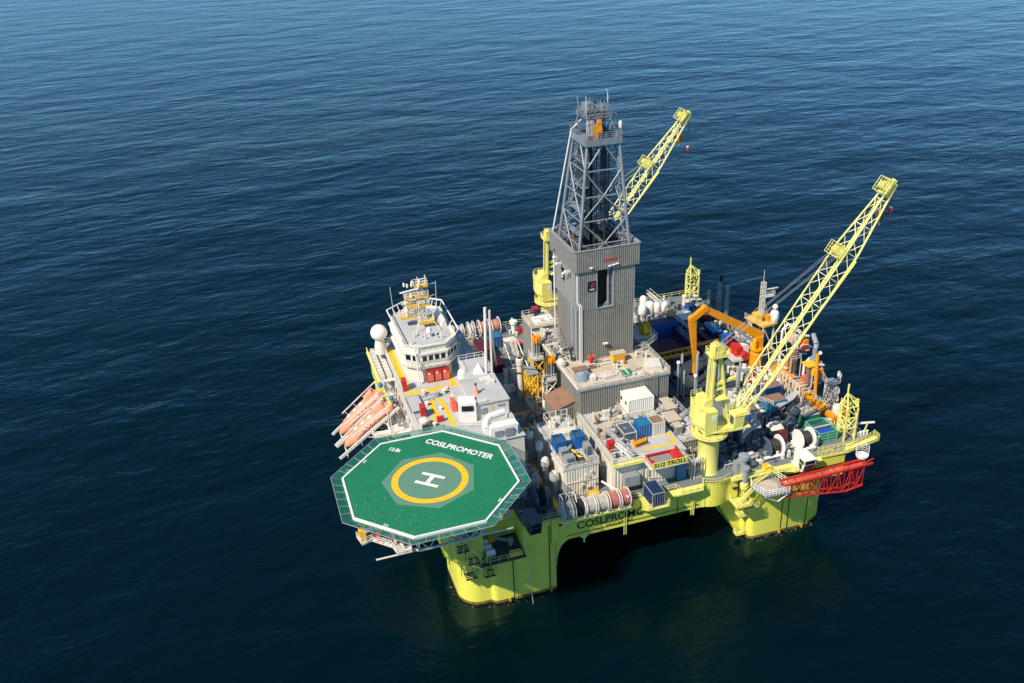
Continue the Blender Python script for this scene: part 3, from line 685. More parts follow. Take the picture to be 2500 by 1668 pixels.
def radar_mast():
    x0, y0 = 9.0, 42.5
    t = thing('radar_mast', 'white lattice radar mast with yellow platforms on wheelhouse roof', 'mast', (x0,y0,36))
    MB().truss([(8.4,41.9,36),(9.9,41.9,36),(9.9,43.4,36),(8.4,43.4,36)],[(8.7,42.2,43.6),(9.7,42.2,43.6),(9.7,43.1,43.6),(8.7,43.1,43.6)],9,.1,.06,'x').build('lattice', 'white', t)
    for n_, (a, b, c, d, z) in enumerate(((4.9,8.2,42.0,43.6,38.1),(8.6,11.2,40.6,43.2,37.1),(6.2,10.8,41.6,43.4,40.4),(6.1,10.7,41.8,43.4,42.1),(8.1,10.7,42,43.4,44.2))):
        pf = MB().box(a,b,c,d,z-.28,z).build('platform', 'yellow', t)
        MB().rail([(a,c,z),(b,c,z),(b,d,z),(a,d,z)],h=1.0,r=.05,step=.7,mid=2,closed=True).build('railing', 'white', pf)
    MB().bar((5.2,42.2,43.4),(8.9,42.0,43.9),.28,.22).build('radar_scanner', 'bright', t); MB().bar((5.3,42.4,41.0),(7.3,42.2,41.2),.22,.18).build('radar_scanner', 'bright', t)
    m = MB()
    for k in range(22): 
        x, y, z = random.uniform(6,10.8), random.uniform(41.6,43.4), random.choice((38.2,40.5,42.2,44.3)); m.lathe((x,y,z),[(.16,0),(.22,.2),(.22,.6),(.1,.8)],8)
    m.tube((8.9,42.6,44),(8.9,42.6,46.0),.08,6); m.tube((10.3,42.6,44),(10.4,42.6,46.2),.1,6); m.bar((8.6,42.5,45.4),(10.7,42.5,45.6),.1); m.bar((10.6,42.5,44.1),(12.2,42.5,44.3),.07); m.bar((10.6,42.5,41.6),(12.0,42.5,41.9),.07)
    m.lathe((6.4,42.6,38.1),[(.3,0),(.35,1),(.5,1.2),(.5,1.9),(.2,2.3)],14); m.tube((6.4,42.6,40),(6.6,42.6,41.5),.28,10)
    m.build('aerial', 'bright', t, True)
    g = MB(); g.tube((11.2,42.8,41.6),(13.6,42.0,36),.06,5); g.tube((8.6,41.6,41),(7.2,38.5,36),.06,5); g.tube((11.2,40.7,37),(11.9,36.8,36),.06,5); g.build('stay', 'white', t)
radar_mast()
# ------------------------------------------------------------------ lifeboats on launching ramps
def lifeboat(y, top, bot, lab):
    # top = stern point, bot = bow point, both (x, z)
    t = thing('lifeboat', lab, 'lifeboat', (bot[0],y,bot[1]), 'orange lifeboats on sloping white ramps')
    a, b = Vector((top[0],y,top[1])), Vector((bot[0],y,bot[1])); ax = (b-a).normalized(); nn = Vector((0,1,0)); upv = nn.cross(ax)
    if upv.z < 0: upv = -upv
    L = (b-a).length; vs = []; fs = []; n = 12
    st = ((0,.35),(.04,.8),(.15,1),(.6,1),(.8,.85),(.93,.5),(1,.08))
    for u, s in st:
        for k in range(n):
            th = 2*math.pi*k/n
            hh = 1.45 if math.sin(th) > 0 else 1.15
            vs.append(a + ax*L*u + nn*1.75*s*math.cos(th)*abs(math.cos(th))**-.25 + upv*(hh*s*math.sin(th)) if abs(math.cos(th)) > 1e-3 else a + ax*L*u + upv*hh*s*math.sin(th))
    for j in range(len(st)-1):
        for k in range(n): fs.append((j*n+k, j*n+(k+1)%n, (j+1)*n+(k+1)%n, (j+1)*n+k))
    fs.append(list(range(n-1,-1,-1))); fs.append([(len(st)-1)*n+k for k in range(n)])
    bh = MB().add(vs, fs).build('boat_hull', 'orangel', t, True)
    m = MB()
    c0, c1 = a+ax*L*.08+upv*1.2, a+ax*L*.26+upv*1.2
    m.hull([c0-nn*.8, c0+nn*.8, c1+nn*.8, c1-nn*.8],[c0-nn*.6+upv*.95, c0+nn*.6+upv*.95, c1+nn*.5+upv*.75, c1-nn*.5+upv*.75]); wh = m.build('wheelhouse', 'orangel', t)
    m = MB()
    for s in (-1,1): m.tube(a+ax*L*.1+nn*1.72*s, a+ax*L*.8+nn*1.6*s, .1, 6)
    m.build('fender', 'pink', bh)
    m = MB(); m.bar(c1+upv*.3+ax*.02-nn*.5, c1+upv*.3+ax*.02+nn*.5, .05, .5); m.build('window', 'glass', wh)
    # ramp
    q = thing('lifeboat_ramp', lab.replace('lifeboat','launching ramp under the lifeboat').replace('orange','white'), 'ramp', (top[0],y,top[1]), 'white launching ramps')
    m = MB()
    for s in (-2.1,2.1):
        p0, p1 = a+nn*s-upv*.1-ax*1.2, b+nn*s-upv*.1+ax*1.7
        m.bar(p0, p1, .34, .5)
        m.bar(p0+upv*1.7+ax*1, a+nn*s+upv*1.7+ax*L*.75, .2, .2)
        for u in (.1,.3,.5,.7): m.tube(a+ax*L*u+nn*s, a+ax*L*u+nn*s+upv*1.7, .08, 5)
    for u in (0,.25,.5,.75,1.05): m.bar(a+ax*L*u-nn*1.9-upv*1.25, a+ax*L*u+nn*1.9-upv*1.25, .22)
    for s in (-2.1,2.1):
        for u in (.25,.6): m.tube(a+ax*L*u+nn*s-upv*.2, Vector((2.4,y+s,a.z-5-u*4)), .14, 6)
    m.build('rail_frame', 'white', q)
    m = MB()
    for s in (-1.6,0,1.6): p = a+nn*s+upv*1.5-ax*.4; m.lathe(p,[(.35,-.2),(.35,.2)],12,'y')
    m.build('winch_sheave', 'crane', q)
    m = MB(); p = a+upv*1.3-ax*1.0; m.ball(p, .5, 10); m.build('winch_cover', 'teal', q)
lifeboat(38.2,(-.9,25.2),(-9.9,17.8),'far orange lifeboat')
lifeboat(33.2,(.1,24.8),(-9.7,17.9),'near orange lifeboat')
for o in list(COL.objects):
    if o.get('category') == 'lifeboat': o['label'] = 'faded orange enclosed lifeboat, '+('far' if 'far' in o['label'] else 'near')+' one of the sloping pair, pointing at the sea'
    if o.get('category') == 'ramp': o['label'] = 'white sloping steel rails holding the '+('far' if 'far' in o['label'] else 'near')+' one of the two faded orange lifeboats'
t = thing('lifeboat_platform', 'white railed gallery beside near lifeboat at quarters wall', 'platform', (0,30.5,21))
MB().prism([(-4.5,29.6),(2.2,28.4),(2.2,31.2),(-4.5,31.2)],20.8,21.0).build('grating', 'white', t)
MB().rail([(-4.5,31.2,21),(-4.5,29.6,21),(2.2,28.4,21)],mid=3,step=.9).build('railing', 'bright', t)
m = MB()
for x in (-3.5,-1,1.5): m.tube((x,30,20.8),(2.2,30,17),.14,6)
m.build('knee_brace', 'white', t)

t = thing('lifeboat_gallery', 'white railed boarding gallery along quarters wall behind the two lifeboats', 'gallery', (0,36,21.6))
MB().box(-1.4,2.19,27.6,43.6,21.4,21.6).build('deck', 'white', t); rails_ = MB(); rails_.rail([(-1.4,43.6,21.6),(-1.4,27.6,21.6),(2.1,27.6,21.6)],mid=3,step=1.1); rails_.build('railing', 'bright', t)
m = MB()
for y in (28,31,35.8,40.4,43.2): m.tube((-1.2,y,21.4),(2.2,y,17.8),.16,6); m.bar((-1.2,y,21.6),(-1.2,y,26),.2)
m.build('frame', 'white', t); m = MB(); rg = random.Random(8)
for k in range(14): y = rg.uniform(28,43); x = rg.uniform(-.6,1.4); m.box(x,x+rg.uniform(.3,.8),y,y+rg.uniform(.3,1),21.6,21.6+rg.uniform(.5,1.8))
m.build('locker', 'steel', t); MB().box(-.9,2.19,29,43,17.6,17.75).build('lower_walkway', 'dsteel', t)
for o in [o for o in COL.objects if o.name.startswith('boat_hull') and o.parent and o.parent.name.startswith('lifeboat')][:2]:
    b = o.parent; top, bot, y = ((-.9,25.2),(-9.9,17.8),38.2) if b.location.y > 36 else ((.1,24.8),(-9.7,17.9),33.2)
    a_, b_ = Vector((top[0],y,top[1])), Vector((bot[0],y,bot[1])); ax = (b_-a_).normalized(); nn = Vector((0,1,0)); uv = nn.cross(ax); uv = uv if uv.z > 0 else -uv; L = (b_-a_).length
    for u in (.38,.52,.66):
        h = MB(); c = a_+ax*L*u+uv*1.42; h.bar(c-ax*.35, c+ax*.35, .7, .12); h.build('hatch', 'bright', o)
    for s_ in (-1,1):
        for u in (.34,.42,.5,.58): h = MB(); c = a_+ax*L*u+nn*1.5*s_+uv*.75; h.bar(c-ax*.16, c+ax*.16, .12, .26); h.build('porthole', 'glass', o)
    h = MB(); c = a_+ax*L*.45+nn*-1.62+uv*.2; h.bar(c-ax*3, c+ax*3.2, .2, .16); h.build('grab_line', 'bright', o)
# ------------------------------------------------------------------ drill floor module
def rails(parent, m, paths, name='railing', **k):
    for p in paths: MB().rail(p, **k).build(name, m, parent)
def drillfloor():
    t = thing('drill_floor_module', 'grey corrugated drill floor house with tan roof below the derrick', 'building', (43,35,DZ))
    MB().corr(33.7,52.2,22.3,48,DZ-.005,26.8,.48,.2).build('wall', 'cladlo', t)
    MB().prism([(33.4,22.0),(52.5,22.0),(52.5,33),(56.5,36),(56.5,42),(52.5,42),(52.5,48.2),(33.4,48.2)],26.8,27).build('roof', 'tan', t)
    MB().box(52.5,56.4,36,42,DZ,26.8).build('side_annex', 'dsteel', t)
    rails(t, 'white', [[(33.5,22.1,27),(52.4,22.1,27),(52.4,33,27)],[(33.5,22.1,27),(33.5,31,27)],[(38.2,30.4,27),(44,30.4,27)],[(52.4,33,27),(56.4,36,27),(56.4,42,27)]], mid=3)
    MB().bar((33.45,22,27.1),(33.45,48,27.1),.35,.3).build('edge_beam', 'white', t)
    m = MB(); m.box(33.5,52.4,21.95,22.05,26.5,26.95); m.build('gutter', 'steel', t)
    m = MB()
    for k in range(3): m.bar((35.2+k*3.4,22.05,20.9+.3*k),(37+k*3.4,22.05,21.2+.3*k),.16,.12)
    m.build('strip_lamp', 'bright', t)
    m = MB(); m.stair((49.4,22.0,18),(49.4,21.99,26.9),.7,(1,0))
    m.build('ladder', 'steel', t)
    MB().prism([(48.4,23.6),(51.2,23.2),(52,26.4),(49.2,27.1)],27.0,28.0).build('roof_house', 'white', t)
    # overhanging left side shafts: black boxes stand for shade in the open bays
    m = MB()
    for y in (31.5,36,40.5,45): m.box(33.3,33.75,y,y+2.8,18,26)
    m.build('side_bay_shade', 'black', t)
    # shed on the left side
    s = thing('sloped_roof_shed', 'small corrugated shed with sloping rusty brown roof', 'shed', (31.5,27,DZ))
    MB().corr(29.6,33.5,24.4,30.1,DZ-.005,21.9,.4,.1).build('wall', 'cladlo', s)
    MB().hull([(29.3,24.1,22),(33.6,24.1,23.4),(33.6,30.4,23.4),(29.3,30.4,22)],[(29.3,24.1,22.15),(33.6,24.1,23.55),(33.6,30.4,23.55),(29.3,30.4,22.15)]).build('roof', 'rusty', s)
    MB().hull([(29.6,24.3,21.9),(33.5,24.3,21.9),(33.5,24.3,23.3)],[(29.6,24.5,21.9),(33.5,24.5,21.9),(33.5,24.5,23.3)]).build('gable', 'cladlo', s)
    # rear module
    r = thing('rear_module', 'grey box module with pale roof behind left of the derrick', 'building', (38.5,53.5,DZ))
    MB().corr(34,44,50.5,56.8,DZ-.005,26.6,.5,.1).build('wall', 'clad', r)
    MB().prism([(33.8,50.3),(44.2,50.3),(44.2,57),(33.8,57)],26.6,26.8).build('roof', 'tan', r)
    MB().box(35.4,39.6,51.3,54.6,26.8,27.3).build('roof_panel', 'bright', r); MB().box(40,43.6,53,56.6,26.8,26.95).build('roof_plate', 'rusty', r)
    rails(r, 'white', [[(33.9,50.4,26.8),(33.9,56.9,26.8),(44,56.9,26.8)],[(33.9,50.4,26.8),(44,50.4,26.8)]])
    MB().tube((33.95,50.4,DZ),(33.95,50.4,26.7),.16,6).build('downpipe', 'bright', r)
    k = thing('red_capstan', 'red capstan on far corner of pale module roof behind derrick', 'winch', (36.6,56,26.8))
    MB().lathe((36.6,56.0,26.8),[(.55,0),(.35,.2),(.35,.9),(.6,1.1),(.6,1.5),(.1,1.6)],14).build('drum', 'maroon', k); MB().box(36.1,37.4,55.6,56.6,28.3,28.8).build('motor', 'red', k)
drillfloor()
def crate(name, lab, cat, b, mt, top=None, grp=None, lidm=None):
    x0,x1,y0,y1,z0,z1 = b; t = thing(name, lab, cat, ((x0+x1)/2,(y0+y1)/2,z0), grp)
    MB().box(x0,x1,y0,y1,z0-.003,z1).build('body', mt, t)
    f = MB()
    for x in (x0,x1):
        for y in (y0,y1): f.box(x-.07,x+.07,y-.07,y+.07,z0,z1+.06)
    for a, c in (((x0,y0),(x1,y0)),((x1,y0),(x1,y1)),((x1,y1),(x0,y1)),((x0,y1),(x0,y0))): f.bar((*a,z1),(*c,z1),.14,.12)
    f.build('frame', top or mt, t)
    if lidm: MB().box(x0+.08,x1-.08,y0+.08,y1-.08,z1-.02,z1+.05).build('lid', lidm, t)
    return t
t = thing('tarpaulin_bundle', 'grey blue tarpaulin draped over gear on drill floor roof', 'tarpaulin', (35.6,25.4,27))
b = MB(); n = 18
b.add([(35.7+1.35*(1+.12*math.sin(5*a))*math.cos(a), 25.4+1.0*(1+.1*math.cos(4*a))*math.sin(a), 27) for a in [2*math.pi*k/n for k in range(n)]] + [(35.7+1.1*(1+.18*math.sin(7*a))*math.cos(a), 25.4+.75*(1+.2*math.cos(6*a))*math.sin(a), 28.5+.25*math.sin(3*a)) for a in [2*math.pi*k/n for k in range(n)]] + [(35.6,25.4,28.9)],
      [(i,(i+1)%n,(i+1)%n+n,i+n) for i in range(n)] + [(i+n,(i+1)%n+n,2*n) for i in range(n)]); b.build('cover', 'tarp', t, True)
MB().box(36.9,38.2,24.6,25.8,26.99,27.7).build('skid', 'bright', t)
k = thing('control_booth', 'amber yellow booth with tan roof in front of derrick wall', 'booth', (44.8,29.6,27))
MB().box(43.5,46.1,29.0,30.3,27.25,28.9).build('wall', 'yellow', k); MB().box(43.3,46.3,28.9,30.5,28.9,29.1).build('roof', 'tan', k); MB().box(43.4,46.2,28.9,30.4,26.99,27.25).build('skid', 'teal', k)
m = MB(); [m.box(43.8+.6*i,44.2+.6*i,28.95,29.0,27.5,28.6) for i in range(4)]; m.build('panel', 'orange', k)
k = thing('red_winch', 'red upright winch beside pipes at foot of derrick wall', 'winch', (39.4,30.3,27))
MB().lathe((39.4,30.2,27),[(.5,0),(.3,.3),(.3,1.0),(.6,1.2),(.6,1.9),(.2,2.1)],12).build('drum', 'red', k); MB().box(38.7,40.2,29.9,30.5,28.6,29.1).build('arm', 'pink', k)
k = thing('white_tank', 'round white horizontal tank on left edge of drill floor roof', 'tank', (34.2,32,27)); MB().lathe((33.9,31.2,27.8),[(.05,-.1),(.6,0),(.75,.2),(.75,1.4),(.6,1.6),(.05,1.7)],16,'y').build('shell', 'white', k, True); MB().box(33.5,34.3,31.4,32.8,27,27.3).build('saddle', 'steel', k)
k = thing('beige_locker', 'rusty beige box behind the tarpaulin on drill floor roof', 'box', (36.4,27.8,27)); MB().box(34.6,37.4,26.9,28.4,26.99,28.2).build('body', 'tan', k); MB().box(34.5,37.5,26.8,28.5,28.2,28.3).build('lid', 'rusty', k)
k = thing('hose_basket', 'tangle of pale hoses and pallets on drill floor roof', 'basket', (41.5,25,27))
m = MB()
for i in range(13): m.box(39.3+i*.42,39.5+i*.42,23.6,25.6+.5*random.random(),27,27.35+.4*random.random())
m.build('pallet', 'white', k); MB().path([(39+2.4*math.cos(a*.9)*.5+a*.18,24.6+.8*math.sin(a*.9),27.6) for a in range(20)],.1,6).build('hose', 'hose', k)
MB().box(43.4,45.4,23.4,25.6,27,27.4).build('mat', 'green', k)
k = thing('orange_reel', 'round orange winding reel on right side of derrick base', 'reel', (54.8,38.2,27))
MB().lathe((53.6,37.8,28.6),[(.3,0),(1.5,.02),(1.5,.3),(1.1,.35),(1.1,1.2),(1.5,1.25),(1.5,1.5),(.3,1.52)],20,'x').build('drum', 'yellow', k, True); MB().box(51.8,56.2,36.9,38.7,26.99,27.4).build('skid', 'white', k); MB().tube((53,39,28.8),(51.8,40,30.6),.2,8).build('arm', 'bright', k)
# ------------------------------------------------------------------ derrick
def derrick():
    t = thing('derrick', 'tall grey drilling derrick with corrugated base and open lattice top', 'derrick', (43.3,38.3,27))
    MB().corr(37.9,49.0,32,44.5,26.99,38.25,.42,.16).build('lower_cladding', 'cladlo', t)
    u = MB(); 
    u.corr(37.4,41.2,31.95,33.2,38.25,46.5,.42,.16).build('front_cladding', 'clad', t)
    MB().corr(44.7,49.1,31.95,33.2,38.25,46.5,.42,.16).build('front_cladding', 'clad', t)
    MB().corr(37.4,38.0,33.3,44.6,38.25,46.5,.6,.06).build('side_cladding', 'clad', t)
    MB().corr(48.5,49.1,33.3,44.6,38.25,46.5,.42,.15).build('side_cladding', 'clad', t)
    MB().box(38.1,48.4,44.1,44.6,38.25,46.5).build('rear_cladding', 'clad', t)
    for a in ((36.7,49.8,31.6,31.9),(36.7,49.8,44.9,45.2),(36.7,37.0,31.95,44.85),(49.5,49.8,31.95,44.85)): MB().corr(*a,46.3,50.5,.42,.18).build('parapet', 'clad', t)
    m = MB()
    for a, b in (((36.6,31.55),(49.9,31.55)),((49.9,31.55),(49.9,45.25)),((49.9,45.25),(36.6,45.25)),((36.6,45.25),(36.6,31.55))): m.bar((*a,50.58),(*b,50.58),.4,.14)
    m.build('parapet_coping', 'steel', t)
    m = MB(); m.box(37.1,49.4,32.0,44.8,46.5,46.7); m.build('top_floor', 'dsteel', t)
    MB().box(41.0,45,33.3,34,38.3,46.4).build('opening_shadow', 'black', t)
    f = MB(); 
    for a, b in (((41.2,38.25),(44.7,38.25)),((44.7,38.25),(44.7,46.4)),((44.7,46.4),(41.2,46.4)),((41.2,46.4),(41.2,38.25))): f.bar((a[0],31.8,a[1]),(b[0],31.8,b[1]),.22,.2)
    f.bar((43.7,32.3,38.3),(43.7,32.3,46.3),.3); f.bar((44.3,32.6,38.3),(44.3,32.6,46.3),.2); f.bar((43.7,32.5,40.6),(44.6,32.5,40.6),.2); f.bar((43.7,32.5,43),(44.6,32.5,43),.2); f.bar((43,32.6,38.3),(44.6,32.6,40),.2)
    f.build('opening_frame', 'steel', t)
    # emblem panels with pink mark and white bar
    for nm in (0, 1):
        if nm == 0:
            MB().box(39.3,41.0,31.66,31.76,42.1,44.1).build('sign_panel', 'mark', t)
            e = MB()
            for a in range(5): 
                q = R(a*72+20); e.hull([(40.35+.1*math.cos(q),31.65,43.35+.1*math.sin(q)),(40.35+.5*math.cos(q+.35),31.65,43.35+.5*math.sin(q+.35)),(40.35+.5*math.cos(q-.35),31.65,43.35+.5*math.sin(q-.35))],[(40.35+.1*math.cos(q),31.62,43.35+.1*math.sin(q)),(40.35+.5*math.cos(q+.35),31.62,43.35+.5*math.sin(q+.35)),(40.35+.5*math.cos(q-.35),31.62,43.35+.5*math.sin(q-.35))])
            e.build('emblem', 'purple', t)
            e = MB(); [e.box(39.7+.35*k,39.95+.35*k,31.61,31.655,42.35,42.6) for k in range(3)]; e.build('emblem_lettering', 'bright', t)
        else:
            MB().box(37.1,37.3,38.8,40.2,42.0,44.4).build('sign_panel', 'mark', t)
            e = MB(); e.box(37.04,37.1,39.1,39.9,43.2,43.9); e.build('emblem', 'purple', t); e = MB(); e.box(37.04,37.1,39.1,39.9,42.4,42.7); e.build('emblem_lettering', 'bright', t)
    # floodlights
    m = MB()
    for x, z in ((39.6,47.0),(43.4,46.9),(44.2,47.0),(44.9,47.1)): m.bar((x,31.4,z),(x+.5,31.1,z+.15),.28,.2)
    m.box(42.4,43.4,31.2,31.6,30.4,30.7)
    m.build('floodlight', 'bright', t)
    MB().box(42.4,45.3,31.42,31.5,47.8,48.4).build('name_panel', 'pink', t)
    m = MB()
    for y, z in ((41.5,46),(40,45.2),(36.5,44.5),(35.2,45.4)): m.bar((37.1,y,z),(36.2,y,z+.1),.3); m.ball((36.1,y,z),.3,8)
    m.build('side_lamp', 'bright', t)
    # white pipes on corners
    MB().path([(37.3,32.0,46.2),(37.3,32,40),(37.7,31.7,39.3),(37.7,31.7,27)],.13,8).path([(37.75,32.0,40),(38.1,31.7,39),(38.1,31.7,27)],.1,8).build('riser_pipe', 'bright', t)
    MB().path([(37.1,44.2,22),(37.1,44.2,46),(37.2,44.6,50.6),(40.1,41.6,70.8),(41.6,40,73)],.15,8).build('vent_pipe', 'bright', t)
    m = MB()
    for y, r in ((33.2,.22),(34.0,.14),(35.6,.2),(36.4,.12),(37.6,.1)): m.tube((37.75-r,y,27),(37.75-r,y,40),r,8)
    m.build('mud_pipe', 'steel', t)
    m = MB(); m.truss([(37.5,34.4,27),(37.5,35.2,27)],[(37.5,34.4,42),(37.5,35.2,42)],34,.05,.035); m.build('ladder', 'steel', t)
    s = MB()
    for k, (a, b) in enumerate((((36.6,38.5,27),(36.6,34.5,29.6)),((36.6,42.5,29.6),(36.6,38.4,27.2)))): s.stair(a, b, .9, (1,0))
    s.build('stair', 'steel', t)
    # lattice
    Bc = [(37.9,33.0,46.7),(48.7,33.0,46.7),(48.7,44,46.7),(37.9,44,46.7)]; Tc = [(40.6,35,69.3),(46.9,35,69.3),(46.9,42,69.3),(40.6,42,69.3)]
    for a, b in zip(Bc, Tc): MB().tube(a, b, .3, 8).build('leg', 'derrick', t)
    lev = [.18,.38,.58,.79,1.0]; V = Vector
    for i in range(4):
        a0, a1, b0, b1 = V(Bc[i]), V(Tc[i]), V(Bc[(i+1)%4]), V(Tc[(i+1)%4]); m = MB(); pr = 0
        for j, q in enumerate(lev):
            m.tube(a0.lerp(a1,q), b0.lerp(b1,q), .13, 6)
            if j % 2 == 0:
                q2 = lev[min(j+1,4)]; q0 = lev[j-1] if j else 0
                mid = (a0.lerp(a1,q)+b0.lerp(b1,q))/2
                m.tube(a0.lerp(a1,q0), mid, .14, 6); m.tube(b0.lerp(b1,q0), mid, .14, 6)
                if j < 4: m.tube(a0.lerp(a1,q2), mid, .14, 6); m.tube(b0.lerp(b1,q2), mid, .14, 6)
        m.build('side_bracing', 'derrick', t)
    m = MB()
    for k in range(26): x = 40.4+.23*k; y = 37.2+random.uniform(0,3.6); m.tube((x,y,46.7),(x+.05,y,68.5+random.uniform(-2,0)),random.choice((.07,.1,.16)),6)
    for x in (42,45.6): m.bar((x,39,46.7),(x*.9+4.37,39,69),.28,.5)
    m.build('guide_rail', 'dsteel', t)
    m = MB()
    for z in (52,56.5,61,65.5): 
        q = (z-46.7)/22.6; x = 37.9+2.7*q; m.box(x+.3,x+1.6,36,41,z,z+.12); m.tube((x+.4,36,z+1),(x+.4,41,z+1),.05,4)
        m.box(x+.3,x+2.6,42.2-1.6*q,43-1.6*q,z,z+.12)
    m.build('inner_walkway', 'derrick', t)
    m = MB(); m.truss([(38.6,43.2,47),(39.5,43.2,47)],[(41.0,41.5,69),(41.6,41.5,69)],40,.05,.04); m.truss([(48.2,34.2,47),(48.2,35,47)],[(46.7,35.6,69),(46.7,36.4,69)],40,.05,.04); m.build('ladder', 'derrick', t)
    # clutter on the top floor inside the parapet
    m = MB(); m2 = MB()
    for k in range(34):
        x, y = random.uniform(37.4,48.8), random.uniform(32.4,44.4); h = random.uniform(.5,3.4)
        (m if k % 3 else m2).box(x, x+random.uniform(.2,1.2), y, y+random.uniform(.2,1), 46.7, 46.7+h)
    for k in range(16):
        x, y = random.uniform(37.4,48.6), random.uniform(32.4,44); z = random.uniform(47.5,50.4); m.tube((x,y,z),(x+random.uniform(-3,3),y+random.uniform(-3,3),z+random.uniform(-1,.3)),.1,5)
    m.build('machinery', 'dsteel', t); m2.build('machinery', 'rusty', t)
    rails(t, 'derrick', [[(38.6,34,49.4),(47.9,34,49.4),(47.9,43,49.4),(38.6,43,49.4),(38.6,34,49.4)]], h=1.1)
    # crown platform
    m = MB()
    for a in ((40.1,47.3,34.5,34.75),(40.1,47.3,42.2,42.45),(40.1,40.35,34.76,42.19),(47.05,47.3,34.76,42.19)): m.box(*a,69.2,70.4)
    m.box(40.4,47.0,34.8,42.1,69.4,69.55); m.build('crown_platform', 'derrick', t)
    rails(t, 'derrick', [[(40.1,34.5,70.4),(47.3,34.5,70.4),(47.3,42.4,70.4),(40.1,42.4,70.4),(40.1,34.5,70.4)]], step=1.0, mid=3)
    m = MB()
    C2 = [(41.2,36.4,73.8),(45.4,36.4,73.8),(45.4,40.6,73.8),(41.2,40.6,73.8)]
    for a, b in zip(Tc, C2): m.tube((a[0],a[1],70.2), b, .16, 6)
    m.build('crown_leg', 'derrick', t)
    m = MB(); rg = random.Random(2)
    for k in range(30): x, y, z = rg.uniform(40.4,46.8), rg.uniform(35,42), rg.uniform(70.5,75); m.tube((x,y,z),(x+rg.uniform(-.3,.3),y+rg.uniform(-.3,.3),z+rg.uniform(.8,3)),rg.choice((.05,.08,.13)),5)
    for z in (72.4,74): m.rail([(40.8,35.4,z),(46.4,35.4,z)],h=.6,mid=1,step=1)
    m.build('crown_gear', 'derrick', t)
    m = MB(); [m.box(40.9,45.7,36.1+.62*k,36.3+.62*k,73.82,73.94) for k in range(8)]; [m.box(41+1.5*k,41.15+1.5*k,36,41,73.7,73.82) for k in range(4)]
    for x in (41.5,42.5,43.4,44.4): m.lathe((x,38.2,74.8),[(.2,0),(.95,.03),(.95,.22),(.2,.25)],16,'x')
    m.bar((40.6,37.2,74.6),(45.8,37.2,75.1),.16); m.bar((41.2,36.4,75.4),(45.8,37,74.7),.3,.3); m.box(41.3,42.9,37.5,39.6,74.8,76.2); m.bar((43,38,75.2),(45.4,38.4,74.1),.35)
    for k in range(26): x, y = random.uniform(40.9,45.4), random.uniform(36.2,40.8); m.box(x,x+random.uniform(.1,.7),y,y+random.uniform(.1,.7),74,74+random.uniform(.3,1.6))
    for k in range(12): x, z = random.uniform(40.8,45.4), random.uniform(73.8,76); m.tube((x,36.4,z),(x+random.uniform(-1,1),36.3+random.uniform(0,2),z+random.uniform(-1.2,1)),.08,5)
    m.build('crown_block', 'derrick', t)
    rails(t, 'derrick', [[(40.8,36,74),(45.8,36,74),(45.8,41,74),(40.8,41,74),(40.8,36,74)]], step=1.1, mid=2, r=.035)
    m = MB(); m.box(42.1,43.0,35.4,36.4,69.9,72.6); m.hull([(42.7,35.3,71.4),(43.7,35.3,71.4),(43.7,36.3,71.4),(42.7,36.3,71.4)],[(42.9,35.5,73.6),(43.6,35.5,73.6),(43.6,36.2,73.6),(42.9,36.2,73.6)]); m.tube((43.5,36,70),(43.5,36,71.5),.35,8); m.build('top_drive', 'orange', t)
    m = MB(); m.box(41.4,41.9,36,36.5,70,74.4); m.box(43.8,44.4,36.5,37,70,73); m.build('tool_frame', 'bgrey', t)
    m = MB()
    for k in range(5): m.tube((40.6+k*.3,35.2,71),(40.9+k*.28,35.6,73.7),.05,4); 
    m.build('wire', 'white', t)
    m = MB(); m.tube((41.3,37,74),(41.2,37,77.8),.05,5); m.path([(45.7,38,74),(45.8,38,77.8),(45.5,38,78.4)],.06,5); m.tube((40.9,36.6,74.6),(40.9,36.6,76.6),.04,4); m.build('aerial', 'bright', t)
    m = MB(); m.lathe((47.5,36,71.6),[(.3,0),(.35,.6),(.3,1.2),(.1,1.3)],10); m.build('beacon', 'bright', t)
derrick()
# riser tensioners on lattice frames at the left of the derrick
def tensioner(x, y, z, lab, grp):
    t = thing('riser_tensioner', lab, 'tensioner', (x,y,z), grp)
    m = MB()
    for k in range(7):
        a = 2*math.pi*k/7; m.lathe((x+.62*math.cos(a),y+.62*math.sin(a),z),[(.17,-3.4),(.17,0)],8)
    m.build('cylinder', 'steel', t, True)
    m = MB()
    for k in range(7):
        a = 2*math.pi*k/7; m.lathe((x+.66*math.cos(a),y+.66*math.sin(a),z),[(.25,-.3),(.32,.1),(.32,.8),(.2,1.1),(.03,1.15)],10)
    m.build('accumulator_cap', 'orange', t, True)
    MB().box(x-1.3,x+1.3,y-1.3,y+1.3,z-3.6,z-3.4).build('base_plate', 'white', t)
    rails(t, 'white', [[(x-1.3,y+1.3,z-3.4),(x-1.3,y-1.3,z-3.4),(x+1.3,y-1.3,z-3.4),(x+1.3,y+1.3,z-3.4)]], step=.9)
tensioner(32.2,42.2,28.0,'rear one of the two orange capped tensioner stacks left of the derrick','orange capped riser tensioners')
tensioner(32.6,34.6,27.0,'front one of the two orange capped tensioner stacks left of the derrick','orange capped riser tensioners')
def lattower(x0,x1,y0,y1,z0,z1,lab,mt='yellow'):
    t = thing('tensioner_tower', lab, 'frame', ((x0+x1)/2,(y0+y1)/2,z0), 'lattice frames carrying the tensioners')
    c = [(x0,y0),(x1,y0),(x1,y1),(x0,y1)]
    MB().truss([(*p,z0) for p in c],[(*p,z1) for p in c],3,.16,.1,'x').build('lattice', mt, t)
    MB().box(x0-.2,x1+.2,y0-.2,y1+.2,z1,z1+.15).build('deck', 'steel', t)
